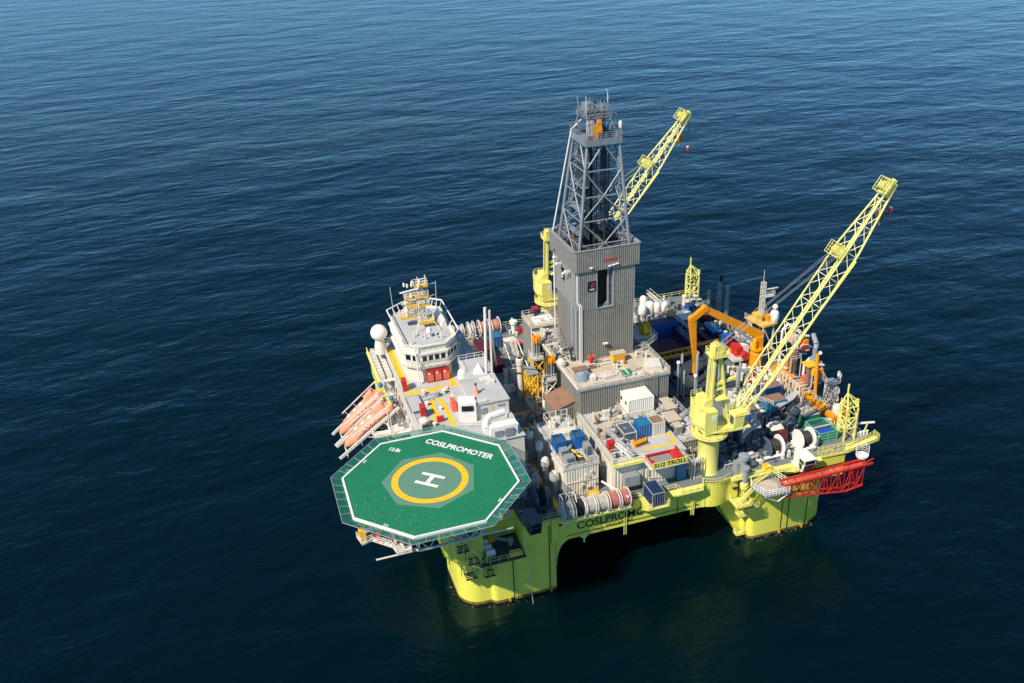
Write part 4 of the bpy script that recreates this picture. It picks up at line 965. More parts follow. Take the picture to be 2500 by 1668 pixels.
lattower(31,33.4,40.8,43.6,DZ,24.2,'yellow lattice frame carrying the rear tensioner stack','yellow')
lattower(31.2,33.5,33.2,36.0,DZ,23.2,'white lattice frame carrying the front tensioner stack','white')
lattower(28.8,30.6,37,40.2,DZ,23.4,'yellow lattice frame standing alone nearest the open deck','yellow')
# ------------------------------------------------------------------ near side modules
RZ = 21.6
def module(lab, x0,x1,y0,y1,z1, mt='cream', pitch=.5):
    t = thing('mud_module', lab, 'building', ((x0+x1)/2,(y0+y1)/2,DZ))
    MB().corr(x0,x1,y0,y1,DZ-.005,z1-.2,pitch,.14).build('wall', mt, t)
    MB().box(x0-.2,x1+.2,y0-.2,y1+.2,z1-.2,z1).build('roof', 'roof', t)
    return t
A = module('cream corrugated module carrying two blue bins on its roof', 24.7,31.0,6.2,22.0,RZ)
rails(A, 'white', [[(24.6,22,RZ),(24.6,6.1,RZ),(31.1,6.1,RZ)],[(31.1,6.1,RZ),(31.1,21,RZ)]], mid=3)
MB().box(24.3,24.6,6.2,22,RZ-.5,RZ-.3).build('pipe_tray', 'white', A)
MB().path([(25,6.0,18.6),(30.8,6.0,18.6)],.08,6).build('pipe', 'white', A)
m = MB()
for k in range(12):
    x = 27.6+random.uniform(0,2.6); z = 17+random.uniform(0,3.2); m.box(x,x+.3,5.7,6.1,z,z+.25); m.tube((x,5.8,z),(x+random.uniform(-.8,.8),5.8,z+random.uniform(-.9,.9)),.06,5)
m.build('valve_rack', 'hose', A)
Bm = module('long cream corrugated module behind the black lettered sign', 33.2,47.2,5.0,22.0,RZ-.25,'cream',.62)
rails(Bm, 'white', [[(33.1,4.9,RZ-.25),(38.4,4.9,RZ-.25)],[(33.1,21.8,RZ-.25),(33.1,5,RZ-.25)]], mid=2)
MB().box(34.8,37.6,3.2,4.9,17.2,19.2).build('duct_hood', 'steel', Bm)
MB().box(45.2,47,3.8,4.9,DZ,18.9).build('cabinet', 'teal', Bm)
MB().path([(40,4.7,20.8),(40,4.7,17),(43,4.7,16.4)],.07,5).path([(38.9,4.8,20.9),(38.9,4.8,16)],.09,6).build('pipe', 'white', Bm)
m = MB(); m.prism([(33.0,3.9),(38.6,3.9),(38.6,5.0),(33.0,5.0)],RZ-.45,RZ-.26); m.build('front_balcony', 'crane', Bm)
rails(Bm, 'crane', [[(33,5,RZ-.26),(33,3.9,RZ-.26),(38.6,3.9,RZ-.26)]], mid=3)
m = MB(); m.box(40.4,46.6,7.0,7.6,RZ-.25,RZ-.235); m.box(46.1,46.7,7.6,11,RZ-.25,RZ-.239); m.box(42.4,46.1,10.5,11.1,RZ-.25,RZ-.235); m.build('walkway_marking', 'yellow', Bm)
MB().box(33.25,33.9,5.2,21.9,RZ-.25,RZ+.2).build('pipe_tray', 'steel', Bm)
m = MB()
for k in range(4): m.tube((33.35+.16*k,5.2,RZ+.3),(33.35+.16*k,22,RZ+.3),.06,5)
m.build('pipe_bundle', 'white', Bm)
# sign platform
t = thing('rig_sign', 'yellow sign board reading 31/2 TROLL on white railed platform', 'sign', (42.2,1.1,RZ-.3))
MB().box(38.9,45.5,.95,1.1,RZ-.15,RZ+1.0).build('board', 'sign', t)
text('lettering', '31/2 TROLL', 'mark', t, 1.32, TR(42.2,.94,RZ+.42) @ FRONT, bold=.028, sx=.93)
MB().box(38.7,45.7,1.1,4.9,RZ-.5,RZ-.3).build('platform', 'white', t)
rails(t, 'white', [[(38.8,1.1,RZ-.3),(38.8,4.9,RZ-.3)],[(45.6,1.1,RZ-.3),(45.6,4.9,RZ-.3)]], mid=3, step=.9)
MB().bar((38.7,1,RZ-.2),(45.7,1,RZ-.2),.2,.16).build('kerb', 'white', t)
t = thing('red_cargo_tray', 'red open tray with pale grating inside right behind the sign', 'tray', (42.2,2.9,RZ-.3))
m = MB(); m.box(39.1,45.2,1.4,4.6,RZ-.3,RZ-.1)
for a in ((39.1,45.2,1.4,1.6),(39.1,45.2,4.4,4.6),(39.1,39.4,1.61,4.39),(44.9,45.2,1.61,4.39)): m.box(*a,RZ-.1,RZ+.55)
m.box(39.1,39.4,1.4,1.7,RZ+.55,RZ+1.3); m.box(44.8,45.2,3.9,4.6,RZ+.55,RZ+1.1); m.hull([(43.6,1.8,RZ),(44.9,1.8,RZ),(44.9,4.3,RZ),(43.6,4.3,RZ)],[(44.1,1.8,RZ+.7),(44.9,1.8,RZ+.7),(44.9,4.3,RZ+.7),(44.1,4.3,RZ+.7)]); m.build('tray', 'red', t)
m = MB()
for k in range(9): m.box(39.8+.42*k,40.1+.42*k,1.8,4.2,RZ-.09,RZ+.16)
m.build('grating', 'steel', t)
# containers ----------------------------------------------------------
def container(name, lab, b, body, roofm, frame=None, doors='x-', grp=None, opentop=False, base=0):
    x0,x1,y0,y1,z0,z1 = b; t = thing(name, lab, 'container', ((x0+x1)/2,(y0+y1)/2,z0), grp); frame = frame or body
    wl = MB().corr(x0+.08,x1-.08,y0+.08,y1-.08,z0+.05,z1-.1,.42,.06).build('wall', body, t)
    if opentop: MB().box(x0+.16,x1-.16,y0+.16,y1-.16,z1-.12,z1-.09).build('cargo', roofm, t)
    else: MB().box(x0+.1,x1-.1,y0+.1,y1-.1,z1-.12,z1-.02).build('roof', roofm, t)
    f = MB()
    for x in (x0,x1-.16):
        for y in (y0,y1-.16): f.box(x,x+.16,y,y+.16,z0,z1)
    for z in (z0,z1-.14):
        f.box(x0+.16,x1-.16,y0-.005,y0+.15,z,z+.14).box(x0+.16,x1-.16,y1-.15,y1+.005,z,z+.14).box(x0-.005,x0+.15,y0+.16,y1-.16,z,z+.14).box(x1-.15,x1+.005,y0+.16,y1-.16,z,z+.14)
    f.build('frame', frame, t)
    d = MB()
    if doors == 'none': return t
    if doors == 'y-':
        for k in range(4): x = x0+(x1-x0)*(.2+.2*k); d.tube((x,y0-.03,z0+.15),(x,y0-.03,z1-.2),.035,5)
    else:
        for k in range(4): y = y0+(y1-y0)*(.2+.2*k); d.tube((x0-.03,y,z0+.15),(x0-.03,y,z1-.2),.035,5)
    d.build('door_bar', 'steel', wl)
    return t
C = container('container', 'dark navy container on yellow balcony jutting from the near side', (37.7,40.1,-1.8,2.1,DZ,18.4), 'navy', 'navy', 'steel', 'y-')
t = thing('loading_balcony', 'yellow railed loading balcony under the dark navy container', 'balcony', (38.9,0,DZ))
MB().prism([(36.9,-2.1),(40.9,-2.1),(40.9,1.5),(36.9,1.5)],DZ-.3,DZ-.005).build('platform', 'crane', t)
rails(t, 'crane', [[(36.9,1.5,DZ),(36.9,-2.1,DZ),(37.6,-2.1,DZ)],[(40.3,-2.1,DZ),(40.9,-2.1,DZ),(40.9,1.5,DZ)]], mid=3, step=.8)
m = MB(); m.hull([(37.1,1.45,DZ-.3),(37.5,1.45,DZ-.3),(37.5,1.45,13),(37.1,1.45,13)],[(37.1,-2,DZ-.31),(37.5,-2,DZ-.31),(37.5,-1.9,DZ-.5),(37.1,-1.9,DZ-.5)]); m.hull([(40.2,1.45,DZ-.3),(40.6,1.45,DZ-.3),(40.6,1.45,13),(40.2,1.45,13)],[(40.2,-2,DZ-.31),(40.6,-2,DZ-.31),(40.6,-1.9,DZ-.5),(40.2,-1.9,DZ-.5)]); m.build('bracket', 'lemon', t)
W = container('container', 'large cream white container with two small dark windows, raised in front of drill floor wall', (42.0,47.2,18.0,23.0,RZ+.5,RZ+3.4), 'bright', 'bright', 'bright', 'none')
m = MB(); m.box(41.95,42.03,19.1,19.6,RZ+1.9,RZ+2.6); m.box(41.95,42.03,21.2,21.7,RZ+1.9,RZ+2.6); m.build('window', 'glass', W)
t = thing('container_stand', 'grey steel stand with side walkway under the cream white container', 'stand', (44.6,20.5,RZ-.25)); MB().box(41.9,47.3,17.9,22.0,RZ-.25,RZ+.3).build('base', 'white', t); MB().box(47.3,48.6,17,22,RZ-.0,RZ+.12).build('walkway', 'steel', t)
rails(t, 'white', [[(48.6,17,RZ+.12),(48.6,22,RZ+.12)],[(47.3,17,RZ+.12),(48.6,17,RZ+.12)],[(41.4,23,RZ),(41.4,17.6,RZ)]], mid=3)
container('container', 'bright blue half open container on near module roof beside white one', (40.8,43.3,10.7,13.3,RZ-.25,RZ+2.5), 'blue', 'teal', 'teal', 'y-', opentop=True)
container('container', 'white container with rusty grey roof right of the blue one', (43.4,45.9,10.6,13.3,RZ-.25,RZ+2.4), 'white', 'rusty', 'white', 'y-')
for i, (b, lab) in enumerate((((24.9,26.9,10.9,13.4,RZ,RZ+2.6),'left one of two royal blue open bins on the corner module roof'),((28.7,30.5,11.3,13.6,RZ,RZ+2.6),'right one of two royal blue open bins on the corner module roof'))):
    x0,x1,y0,y1,z0,z1 = b; t = thing('blue_bin', lab, 'bin', ((x0+x1)/2,(y0+y1)/2,z0), 'blue bins on the module roof')
    m = MB(); w_ = .12
    for a in ((x0,x1,y0,y0+w_),(x0,x1,y1-w_,y1),(x0,x0+w_,y0+w_,y1-w_),(x1-w_,x1,y0+w_,y1-w_)): m.box(*a,z0,z1)
    m.box(x0+w_,x1-w_,y0+w_,y1-w_,z0,z1-.5); m.build('body', 'blue', t)
    m = MB(); m.bar((x0,y0,z1),(x1,y0,z1),.12); m.bar((x1,y0,z1),(x1,y1,z1),.12); m.bar((x1,y1,z1),(x0,y1,z1),.12); m.bar((x0,y1,z1),(x0,y0,z1),.12); m.bar((x1-.5,y0,z1),(x1-.5,y1,z1),.2,.1); m.build('rim', 'teal', t)
    MB().box(x0+.14,x1-.6,y0+.14,y1-.14,z1-.49,z1-.4).build('cargo', 'bgrey', t)
def fanbox(x0,x1,y0,y1,z0,z1,lab,mt='steel'):
    t = thing('ventilator_box', lab, 'ventilator', ((x0+x1)/2,(y0+y1)/2,z0), 'grey ventilator boxes')
    MB().hull([(x0,y0,z0),(x1,y0,z0),(x1,y1,z0),(x0,y1,z0)],[(x0+.15,y0+.35,z1),(x1-.15,y0+.35,z1),(x1-.15,y1-.1,z1),(x0+.15,y1-.1,z1)]).build('casing', mt, t)
    MB().hull([(x0+.2,y0-.02,z0+.2),(x1-.2,y0-.02,z0+.2),(x1-.3,y0+.28,z1-.2),(x0+.3,y0+.28,z1-.2)],[(x0+.2,y0+.03,z0+.2),(x1-.2,y0+.03,z0+.2),(x1-.3,y0+.33,z1-.2),(x0+.3,y0+.33,z1-.2)]).build('louvre', 'bgrey', t)
fanbox(25.1,26.8,8.9,10.6,RZ,RZ+1.8,'grey ventilator box right in front of left blue bin')
fanbox(25.2,27.2,6.7,8.6,RZ,RZ+1.6,'grey ventilator box nearest the corner of the module roof')
fanbox(29.7,31.0,8.6,10.8,RZ,RZ+1.9,'grey rounded ventilator box in front of right blue bin')
t = thing('yellow_davit', 'orange yellow davit arm lying between the grey ventilator boxes', 'davit', (28,9,RZ))
MB().path([(27.4,11,RZ+.1),(27.6,9.6,RZ+1.2),(28.0,8.0,RZ+.9),(29.4,7.0,RZ+.5)],.22,8).build('arm', 'yellow', t); MB().box(27.1,27.8,10.7,11.4,RZ,RZ+.5).build('base', 'orange', t)
t = thing('tank_skid', 'white frame skid with pale drums at back of corner module roof', 'skid', (28.8,20,RZ))
m = MB()
for x in (26.4,28.8,31.0):
    for y in (17.8,21.6): m.tube((x,y,RZ),(x,y,RZ+2.2),.08,5)
m.rail([(26.4,21.6,RZ),(31,21.6,RZ)],h=2.2,step=1.2); m.rail([(26.4,21.6,RZ),(26.4,17.8,RZ)],h=2.2,step=1.2); m.build('frame', 'bright', t)
m = MB()
for k in range(8): x, y = 27+random.uniform(0,3.4), 18.2+random.uniform(0,3); m.lathe((x,y,RZ),[(.4,0),(.45,.4),(.4,1.2),(.1,1.3)],10)
m.build('drum', 'white', t, True); MB().box(26.6,30.8,15.4,17.2,RZ,RZ+1.1).build('cabinet', 'white', t)
t = thing('exhaust_duct', 'fat grey cylinder duct lying along the near module roof', 'duct', (36.7,9.5,RZ))
MB().tube((36.2,13.9,RZ+.7),(37.2,5.4,RZ+.5),.55,16).build('duct', 'steel', t, True); MB().hull([(35.2,13.6,RZ-.25),(37,13.6,RZ-.25),(37,15.8,RZ-.25),(35.2,15.8,RZ-.25)],[(35.5,13.9,RZ+1.4),(36.8,13.9,RZ+1.4),(36.8,15.6,RZ+1.4),(35.5,15.6,RZ+1.4)]).build('fan_housing', 'tan', t)
m = MB(); [m.box(36.2+.1*k-.4,37.0+.1*k-.1,13-1.9*k-.1,13-1.9*k+.1,RZ-.25,RZ+.2) for k in range(4)]; m.build('saddle', 'dsteel', t)
crate('red_locker','red cabinet beside pipe tray on near module roof','locker',(34.0,35.2,8.6,9.6,RZ-.25,RZ+1.7),'red','red')
t = thing('access_ladder', 'white slanting access stair on near module roof front', 'stairs', (36,6.3,RZ)); MB().stair((34.9,7.6,RZ+2.0),(37.4,5.3,RZ-.2),.8,(.68,.73)).build('flight', 'bright', t); rails(t,'bright',[[(33.6,6.6,RZ-.2),(35.6,6.6,RZ-.2)]])
crate('pipe_rack','dark rack of small pipework in front of blue container','rack',(37.9,40.4,10.9,14.4,RZ-.25,RZ+1.3),'bgrey','white')
t = thing('orange_skid', 'orange lifting frame lying flat on grey roof near blue container', 'frame', (40.4,9.2,RZ-.25))
m = MB(); m.hull([(38.7,8.0,RZ-.25),(41.6,8.6,RZ-.25),(42.2,10.6,RZ-.25),(39.2,10.2,RZ-.25)],[(38.9,8.2,RZ+.25),(41.4,8.7,RZ+.25),(42.0,10.4,RZ+.25),(39.4,10.0,RZ+.25)]); m.build('frame', 'orange', t)
m = MB()
for k in range(6): m.box(39.0+.45*k,39.25+.45*k,8.0+.1*k,8.3+.1*k,RZ+.25,RZ+.5); m.box(39.5+.4*k,39.7+.4*k,9.7+.08*k,9.95+.08*k,RZ+.25,RZ+.45)
m.build('lug', 'dsteel', t)
for b, lab in (((49.0,51.6,17.0,21.2,20.2,22.0),'large grey equipment box right of the cream white container'),((48.0,50.6,13.2,16.6,20.2,21.8),'middle grey equipment box left of the near crane house'),((48.3,49.6,10.8,12.6,20.2,21.9),'small grey equipment box nearest the near crane')):
    x0,x1,y0,y1,z0,z1 = b; t = thing('equipment_box', lab, 'box', ((x0+x1)/2,(y0+y1)/2,z0), 'grey equipment boxes')
    MB().box(*b).build('body', 'cladlo', t); MB().box(x0-.08,x1+.08,y0-.08,y1+.08,z1,z1+.12).build('lid', 'tan', t); MB().box(x0-.04,x0,y0+.3,y1-.3,z0+.3,z1-.3).build('panel', 'steel', t)
Dm = thing('pump_module', 'grey low module between drill floor and the near crane', 'building', (50.5,14,DZ)); MB().corr(47.6,53.4,8.8,22,DZ-.005,20.0,.5,.1).build('wall', 'cladlo', Dm); MB().box(47.5,53.5,8.6,22,20,20.2).build('roof', 'roof', Dm)
rails(Dm, 'white', [[(53.4,22,20.2),(53.4,8.7,20.2),(47.6,8.7,20.2)]])
# round vents along the left wall of the corner module
for i, (x, y, zt, r, lab) in enumerate(((22.9,14.2,23.0,.62,'tallest grey mushroom vent beside corner module, farthest from edge'),(22.8,11.0,21.6,.66,'grey mushroom vent with collar, middle of three by the corner module'),(23.3,7.8,20.6,.75,'grey bulbous vent nearest the hose reels by the corner module'),(22.2,17.6,23.6,.6,'pale vent with green top by left wall of the corner module'))):
    t = thing('mushroom_vent', lab, 'vent', (x,y,DZ), 'round deck vents by the corner module')
    MB().lathe((x,y,DZ),[(r*.8,0),(r*.8,zt-DZ-1.7)],18).build('stack', 'steel', t, True)
    MB().lathe((x,y,zt-1.7),[(r*.8,0),(r*1.15,.1),(r*1.15,1.1),(r*.75,1.6),(.05,1.62)],18).build('cap', 'white', t, True)
    if i == 3: MB().ball((x+.3,y-.2,zt+.2),.42,10).build('valve', 'green', t, True)
for x, y, h, r, lab in ((28.6,42.6,9.0,.82,'big pale ventilator trunk with open top on shaded deck'),(30.4,32.6,4.2,.5,'small grey vent by the sloped roof shed'),(26.9,47.5,4.5,.5,'small pale vent post on the open deck by stair gangway')):
    t = thing('air_ventilator', lab, 'vent', (x,y,DZ)); MB().lathe((x,y,DZ),[(r*.78,0),(r*.78,h-1.6),(r,h-1.5),(r,h-.2),(r*.8,h)],20).build('trunk', 'white', t, True); MB().lathe((x,y,DZ+h),[(r*.62,0),(r*.6,.03)],16).build('opening', 'black', t)
# hose reels along the near edge ---------------------------------------
def reel(x, w_, mt, lab, first=None):
    c = Vector((x,1.0,17.15)); t = thing('hose_reel', lab, 'reel', (x,1.0,DZ), 'hose reels along the near deck edge')
    MB().lathe(c,[(.85,-w_/2),(.85,w_/2)],20,'x').build('drum', mt, t, True)
    m = MB()
    for k in range(int(w_/.2)): xx = -w_/2+.15+.2*k; m.lathe((c.x+xx,c.y,c.z),[(1.25,-.07),(1.42,0),(1.25,.07)],22,'x')
    m.build('hose', mt, t, True)
    for s in (-1,1):
        m = MB(); xx = c.x+s*w_/2; n = 24
        for k in range(n):
            a, b = 2*math.pi*k/n, 2*math.pi*(k+1)/n
            m.bar((xx,c.y+1.62*math.cos(a),c.z+1.62*math.sin(a)),(xx,c.y+1.62*math.cos(b),c.z+1.62*math.sin(b)),.12,.12)
        for k in range(8): a = 2*math.pi*k/8; m.tube((xx,c.y,c.z),(xx,c.y+1.6*math.cos(a),c.z+1.6*math.sin(a)),.05,4)
        m.build('flange', 'bright', t)
    m = MB()
    for s in (-1,1):
        xx = c.x+s*(w_/2+.12)
        for q in (-.9,.9): m.tube((xx,c.y+q,DZ),(xx,c.y,c.z),.08,5)
    m.build('stand', 'white', t)
    m = MB(); xs = c.x
    for s in (-.45,.45): m.tube((xs+s,.2,14.8),(xs+s,.2,DZ+.3),.06,4)
    for k in range(4): m.tube((xs-.45,.2,14.9+.25*k),(xs+.45,.2,14.9+.25*k),.06,4)
    m.tube((xs-.45,.2,15.4),(xs-.45,1.5,15.4),.05,4); m.tube((xs+.45,.2,15.4),(xs+.45,1.5,15.4),.05,4)
    m.build('foot_ladder', 'bright', t)
for x, w_, mt, lab in ((23.0,1.6,'hose','leftmost hose reel on near edge, pale loosely wound hose and white flanges'),(25.1,1.7,'rope','second hose reel from the left on near edge, dark hose'),(27.1,1.6,'hose','third hose reel from the left on near edge, pale hose'),(29.2,1.8,'hose','fourth hose reel from the left on near edge, widest, pale hose'),(31.4,1.7,'pinkhose','pinkish red hose reel between widest pale reel and the last reel'),(33.5,1.6,'pinkhose','rightmost hose reel on near edge, reddish hose, next to slanted white bar')): reel(x, w_, mt, lab)
t = thing('reel_gantry', 'white arched frame over the left end of the hose reels', 'frame', (23.6,2,DZ))
for x in (22.4,23.6,24.8): MB().path([(x,3.2,DZ),(x,2.6,19.4),(x,1.4,19.6),(x,.2,17.2)],.09,6).build('arch', 'bright', t)
MB().tube((22.4,.3,17.5),(34.4,.3,17.5),.07,5).tube((22.4,2.6,19.4),(24.8,2.6,19.4),.07,5).build('rail', 'bright', t)
t = thing('slanted_bar', 'long white slanted boom resting across the reddish hose reels', 'boom', (33,3,DZ)); MB().bar((31.2,5.2,18.2),(33.9,-.4,17.9),.22,.3).build('boom', 'bright', t); MB().box(34.6,35.2,.3,1.3,15.2,16.8).build('end_winch', 'steel', t)
crate('yellow_chest','bright yellow orange chest behind the hose reels','chest',(28.4,30.2,3.6,4.8,DZ,16.9),'yellow','orange')
# ------------------------------------------------------------------ pedestal cranes
def crane(cx, cy, dz, elev, L, lab, hooklab, zbase=DZ, drop=4.2):
    t = thing('pedestal_crane', lab, 'crane', (cx,cy,zbase), 'lemon yellow pedestal cranes')
    z = lambda v: v+dz
    W = lambda x, y, zz: (cx+x, cy+y, zz+dz)
    MB().lathe((cx,cy,zbase),[(2.05,-.01),(1.85,.4),(1.85,z(22.8)-zbase),(2.3,z(23.6)-zbase),(2.3,z(24.1)-zbase)],32).build('pedestal', 'crane', t, True)
    rp = MB().lathe(W(0,0,23.7),[(2.3,0),(3.3,.02),(3.3,.16),(2.3,.18)],28).build('ring_platform', 'crane', t)
    ring = [W(3.25*math.cos(R(a)),3.25*math.sin(R(a)),23.86) for a in range(0,361,24)]
    MB().rail(ring,h=1.1,mid=3,step=1.3).build('railing', 'crane', rp)
    MB().lathe(W(0,0,24.1),[(2.0,0),(2.0,.35),(1.7,.4),(1.7,.7)],28).build('slew_ring', 'dsteel', t, True)
    MB().prism([(cx-2.2,cy-2.2),(cx+3.6,cy-2.8),(cx+6.6,cy-2.8),(cx+6.6,cy+2.2),(cx-2.2,cy+2.6)],z(24.8),z(25.1)).build('turntable', 'crane', t)
    # curved machinery house / counterweight
    P = [(-2.3,-2.3),(.1,-2.3),(.1,3.8),(-2.0,3.8),(-2.9,2.2),(-3.2,.3),(-2.9,-1.4)]
    Q = [(-2.1,-2.3),(.1,-2.3),(.1,2.4),(-1.4,2.4),(-2.0,1.2),(-2.2,.2),(-2.15,-1.2)]
    mh = MB().hull([W(x,y,25.1) for x,y in Q],[W(x,y,26.3) for x,y in P]).prism([(cx+x,cy+y) for x,y in P],z(26.3),z(29.3)).build('machinery_house', 'crane', t)
    MB().box(cx-1.0,cx-.1,cy-2.34,cy-2.3,z(27.5),z(28.5)).build('name_plate', 'bright', mh)
    MB().rail([W(x,y,29.3) for x,y in P[2:]+P[:1]],mid=3,step=1.2,h=1.3).build('railing', 'crane', mh)
    m = MB(); m.lathe(W(-1.0,0,30.1),[(.3,-.8),(.9,-.78),(.9,-.6),(.6,-.58),(.6,.58),(.9,.6),(.9,.78),(.3,.8)],16,'y'); m.box(cx-1.6,cx-.2,cy+1.2,cy+2.6,z(29.3),z(30.7)); m.build('hoist_winch', 'crane', t, True)
    # A frame
    top = 39.2
    for y in (-.45,.45):
        MB().bar(W(-.4,y,25.0),W(.0,y*.8,top),.36,.42).build('a_frame_leg', 'crane', t)
        MB().bar(W(3.3,y,25.0),W(1.1,y*.8,top),.3,.4).build('a_frame_leg', 'crane', t)
    m = MB(); m.bar(W(-.2,0,33.2),W(4.4,0,34.0),.5,.5); m.bar(W(-.1,0,32.2),W(2.2,0,32.4),.5,.4); m.box(cx+.4,cx+2.6,cy-1.2,cy+1.2,z(30.6),z(30.75)); m.build('cross_beam', 'crane', t)
    m = MB(); m.box(cx-1.0,cx+2.2,cy-1.4,cy+1.4,z(top),z(top+.2)); tp = m.build('top_platform', 'crane', t)
    MB().rail([W(-1,-1.4,top+.2),W(2.2,-1.4,top+.2),W(2.2,1.4,top+.2),W(-1,1.4,top+.2)],closed=True,mid=3,step=.8).build('railing', 'crane', tp)
    m = MB()
    for y in (-.7,0,.7): m.lathe(W(.5,y,top+1.3),[(.2,-.12),(1.0,-.12),(1.0,.12),(.2,.12)],18,'y')
    m.box(cx-.4,cx+.2,cy-.9,cy+.9,z(top+.2),z(top+2.0)); m.build('sheave', 'crane', tp, True)
    m = MB(); m.truss([W(-.9,.3,25),W(-.9,.9,25)],[W(-.5,.3,top),W(-.5,.9,top)],36,.05,.035); m.tube(W(-1,-1.3,top),W(-1,-1.3,top+3.4),.06,5); m.build('ladder', 'crane', t)
    # cab
    cb = MB().hull([W(3.4,-2.7,24.9),W(5.0,-2.7,24.9),W(5.4,-.7,24.9),W(3.4,-.7,24.9)],[W(3.3,-2.8,27.7),W(5.2,-2.8,27.7),W(5.6,-.6,27.7),W(3.3,-.6,27.7)]).build('operator_cab', 'crane', t)
    MB().box(cx+5.2,cx+6.2,cy-2.9,cy-.4,z(27.7),z(27.85)).box(cx+3.2,cx+5.2,cy-2.9,cy-.5,z(27.7),z(27.82)).build('roof', 'crane', cb)
    MB().box(cx+3.24,cx+3.32,cy-2.3,cy-1.1,z(25.7),z(27.3)).build('window', 'bgrey', cb)
    MB().rail([W(.3,-2.4,25.1),W(3.2,-2.8,25.1)],mid=3).build('walkway_railing', 'crane', t); MB().rail([W(3.3,-2.8,27.82),W(6.1,-2.8,27.85),W(6.1,-.6,27.85),W(3.3,-.5,27.82)],mid=3,step=.7).build('railing', 'crane', cb)
    # boom in the x-z plane through the slewing axis
    e = R(elev); ax = Vector((math.cos(e),0,math.sin(e))); nn = Vector((-math.sin(e),0,math.cos(e))); yy = Vector((0,1,0))
    F = Vector(W(5.4,.2,26.8)); st = [(0,.9,.35),(8,1.65,1.25),(L*.72,1.65,1.25),(L*.93,.75,.7),(L,.6,.5)]
    def sec(u):
        for (u0,a0,b0),(u1,a1,b1) in zip(st, st[1:]):
            if u <= u1+1e-6: f = (u-u0)/(u1-u0); return a0+(a1-a0)*f, b0+(b1-b0)*f
    def cor(u):
        a, b = sec(u); c = F+ax*u; return [c-yy*a-nn*b, c+yy*a-nn*b, c+yy*a+nn*b, c-yy*a+nn*b]
    for i in range(4):
        m = MB()
        for s0, s1 in zip(st, st[1:]): m.tube(cor(s0[0])[i], cor(s1[0])[i], .19 if i < 2 else .16, 6)
        m.build('boom_chord', 'crane', t)
    m = MB(); n = 17
    for j in range(n):
        u0, u1 = L*.93*j/n, L*.93*(j+1)/n; A0, A1 = cor(u0), cor(u1)
        for i in range(4):
            k = (i+1) % 4
            if j % 2: m.tube(A0[i], A1[k], .075, 4)
            else: m.tube(A0[k], A1[i], .075, 4)
            if j % 2 == 0: m.tube(A1[i], A1[k], .07, 4)
    m.build('boom_lacing', 'lacing', t)
    m = MB()
    for q in (-.5,.1,.6): m.tube(F+ax*2+yy*q*.5+nn*.2, F+ax*(L*.93)+yy*q*.6+nn*.25, .05, 4)
    m.bar(F+ax*3-yy*1.2-nn*1.0, F+ax*L*.7-yy*1.75-nn*1.45, .5, .12)
    m.build('boom_walkway', 'crane', t)
    for u, s, nm in ((L*.7,2.2,'boom_platform'),(L*.975,2.5,'boom_head_platform')):
        c = F+ax*u; m = MB(); hw = 1.75 if nm == 'boom_platform' else 1.3; q = [c-ax*s*.5-yy*hw, c+ax*s*.5-yy*hw, c+ax*s*.5+yy*hw, c-ax*s*.5+yy*hw]; b = sec(min(u,L))[1]
        [m.bar(q[0].lerp(q[1],g/7)+nn*(b+.12), q[3].lerp(q[2],g/7)+nn*(b+.12), .22, .08) for g in range(8)]
        for k in range(4):
            p0, p1 = q[k]+nn*(b+.2), q[(k+1)%4]+nn*(b+.2)
            for h in (.55,1.1): m.tube(p0+nn*h, p1+nn*h, .05, 4)
            for g in range(5): m.tube(p0.lerp(p1,g/4), p0.lerp(p1,g/4)+nn*1.1, .05, 4)
        bp = m.build(nm, 'crane', t)
        m = MB()
        for k in range(3): m.lathe(c+nn*(b+.7)+yy*(k-1)*.5,[(.2,-.1),(.7,-.1),(.7,.1),(.2,.1)],14,'y')
        m.build('sheave', 'crane', bp, True)
    tip = F+ax*L; m = MB(); m.hull([tip-ax*2.6-yy*.55-nn*.45, tip-ax*2.6+yy*.55-nn*.45, tip-ax*2.6+yy*.55+nn*.3, tip-ax*2.6-yy*.55+nn*.3],[tip+ax*.6-yy*.4-nn*.3, tip+ax*.6+yy*.4-nn*.3, tip+ax*.6+yy*.4+nn*.25, tip+ax*.6-yy*.4+nn*.25]); m.build('boom_head', 'crane', t)
    m = MB(); pa = Vector(W(.5,0,top+1.4)); pb = F+ax*L*.7+nn*1.6
    for y in (-1.2,-.7,.7,1.2): m.tube(pa+yy*y*.5, pb+yy*y, .035, 4)
    m.build('luffing_wire', 'steel', t)
    k = thing('hook_block', hooklab, 'hook', tip+Vector((0,0,-5)), 'crane hooks')
    p = tip+ax*.3-nn*.3; MB().tube(p, p+Vector((0,0,-drop)), .035, 4).tube(p+yy*.25, p+yy*.25+Vector((0,0,-drop)), .035, 4).build('wire', 'dsteel', k)
    m = MB(); h = p+Vector((0,.1,-drop-.8)); m.lathe(h,[(.06,-.6),(.28,-.35),(.32,.25),(.2,.55),(.06,.6)],10); m.build('block', 'red', k, True)
    MB().lathe(h+Vector((0,0,.45)),[(.28,0),(.28,.22),(.1,.26)],10).build('weight', 'bright', k, True)
    k2 = thing('main_hook', hooklab.replace('small','rusty orange').replace('whip','main'), 'hook', tip-ax*3.6+Vector((0,0,-3)), 'crane hooks')
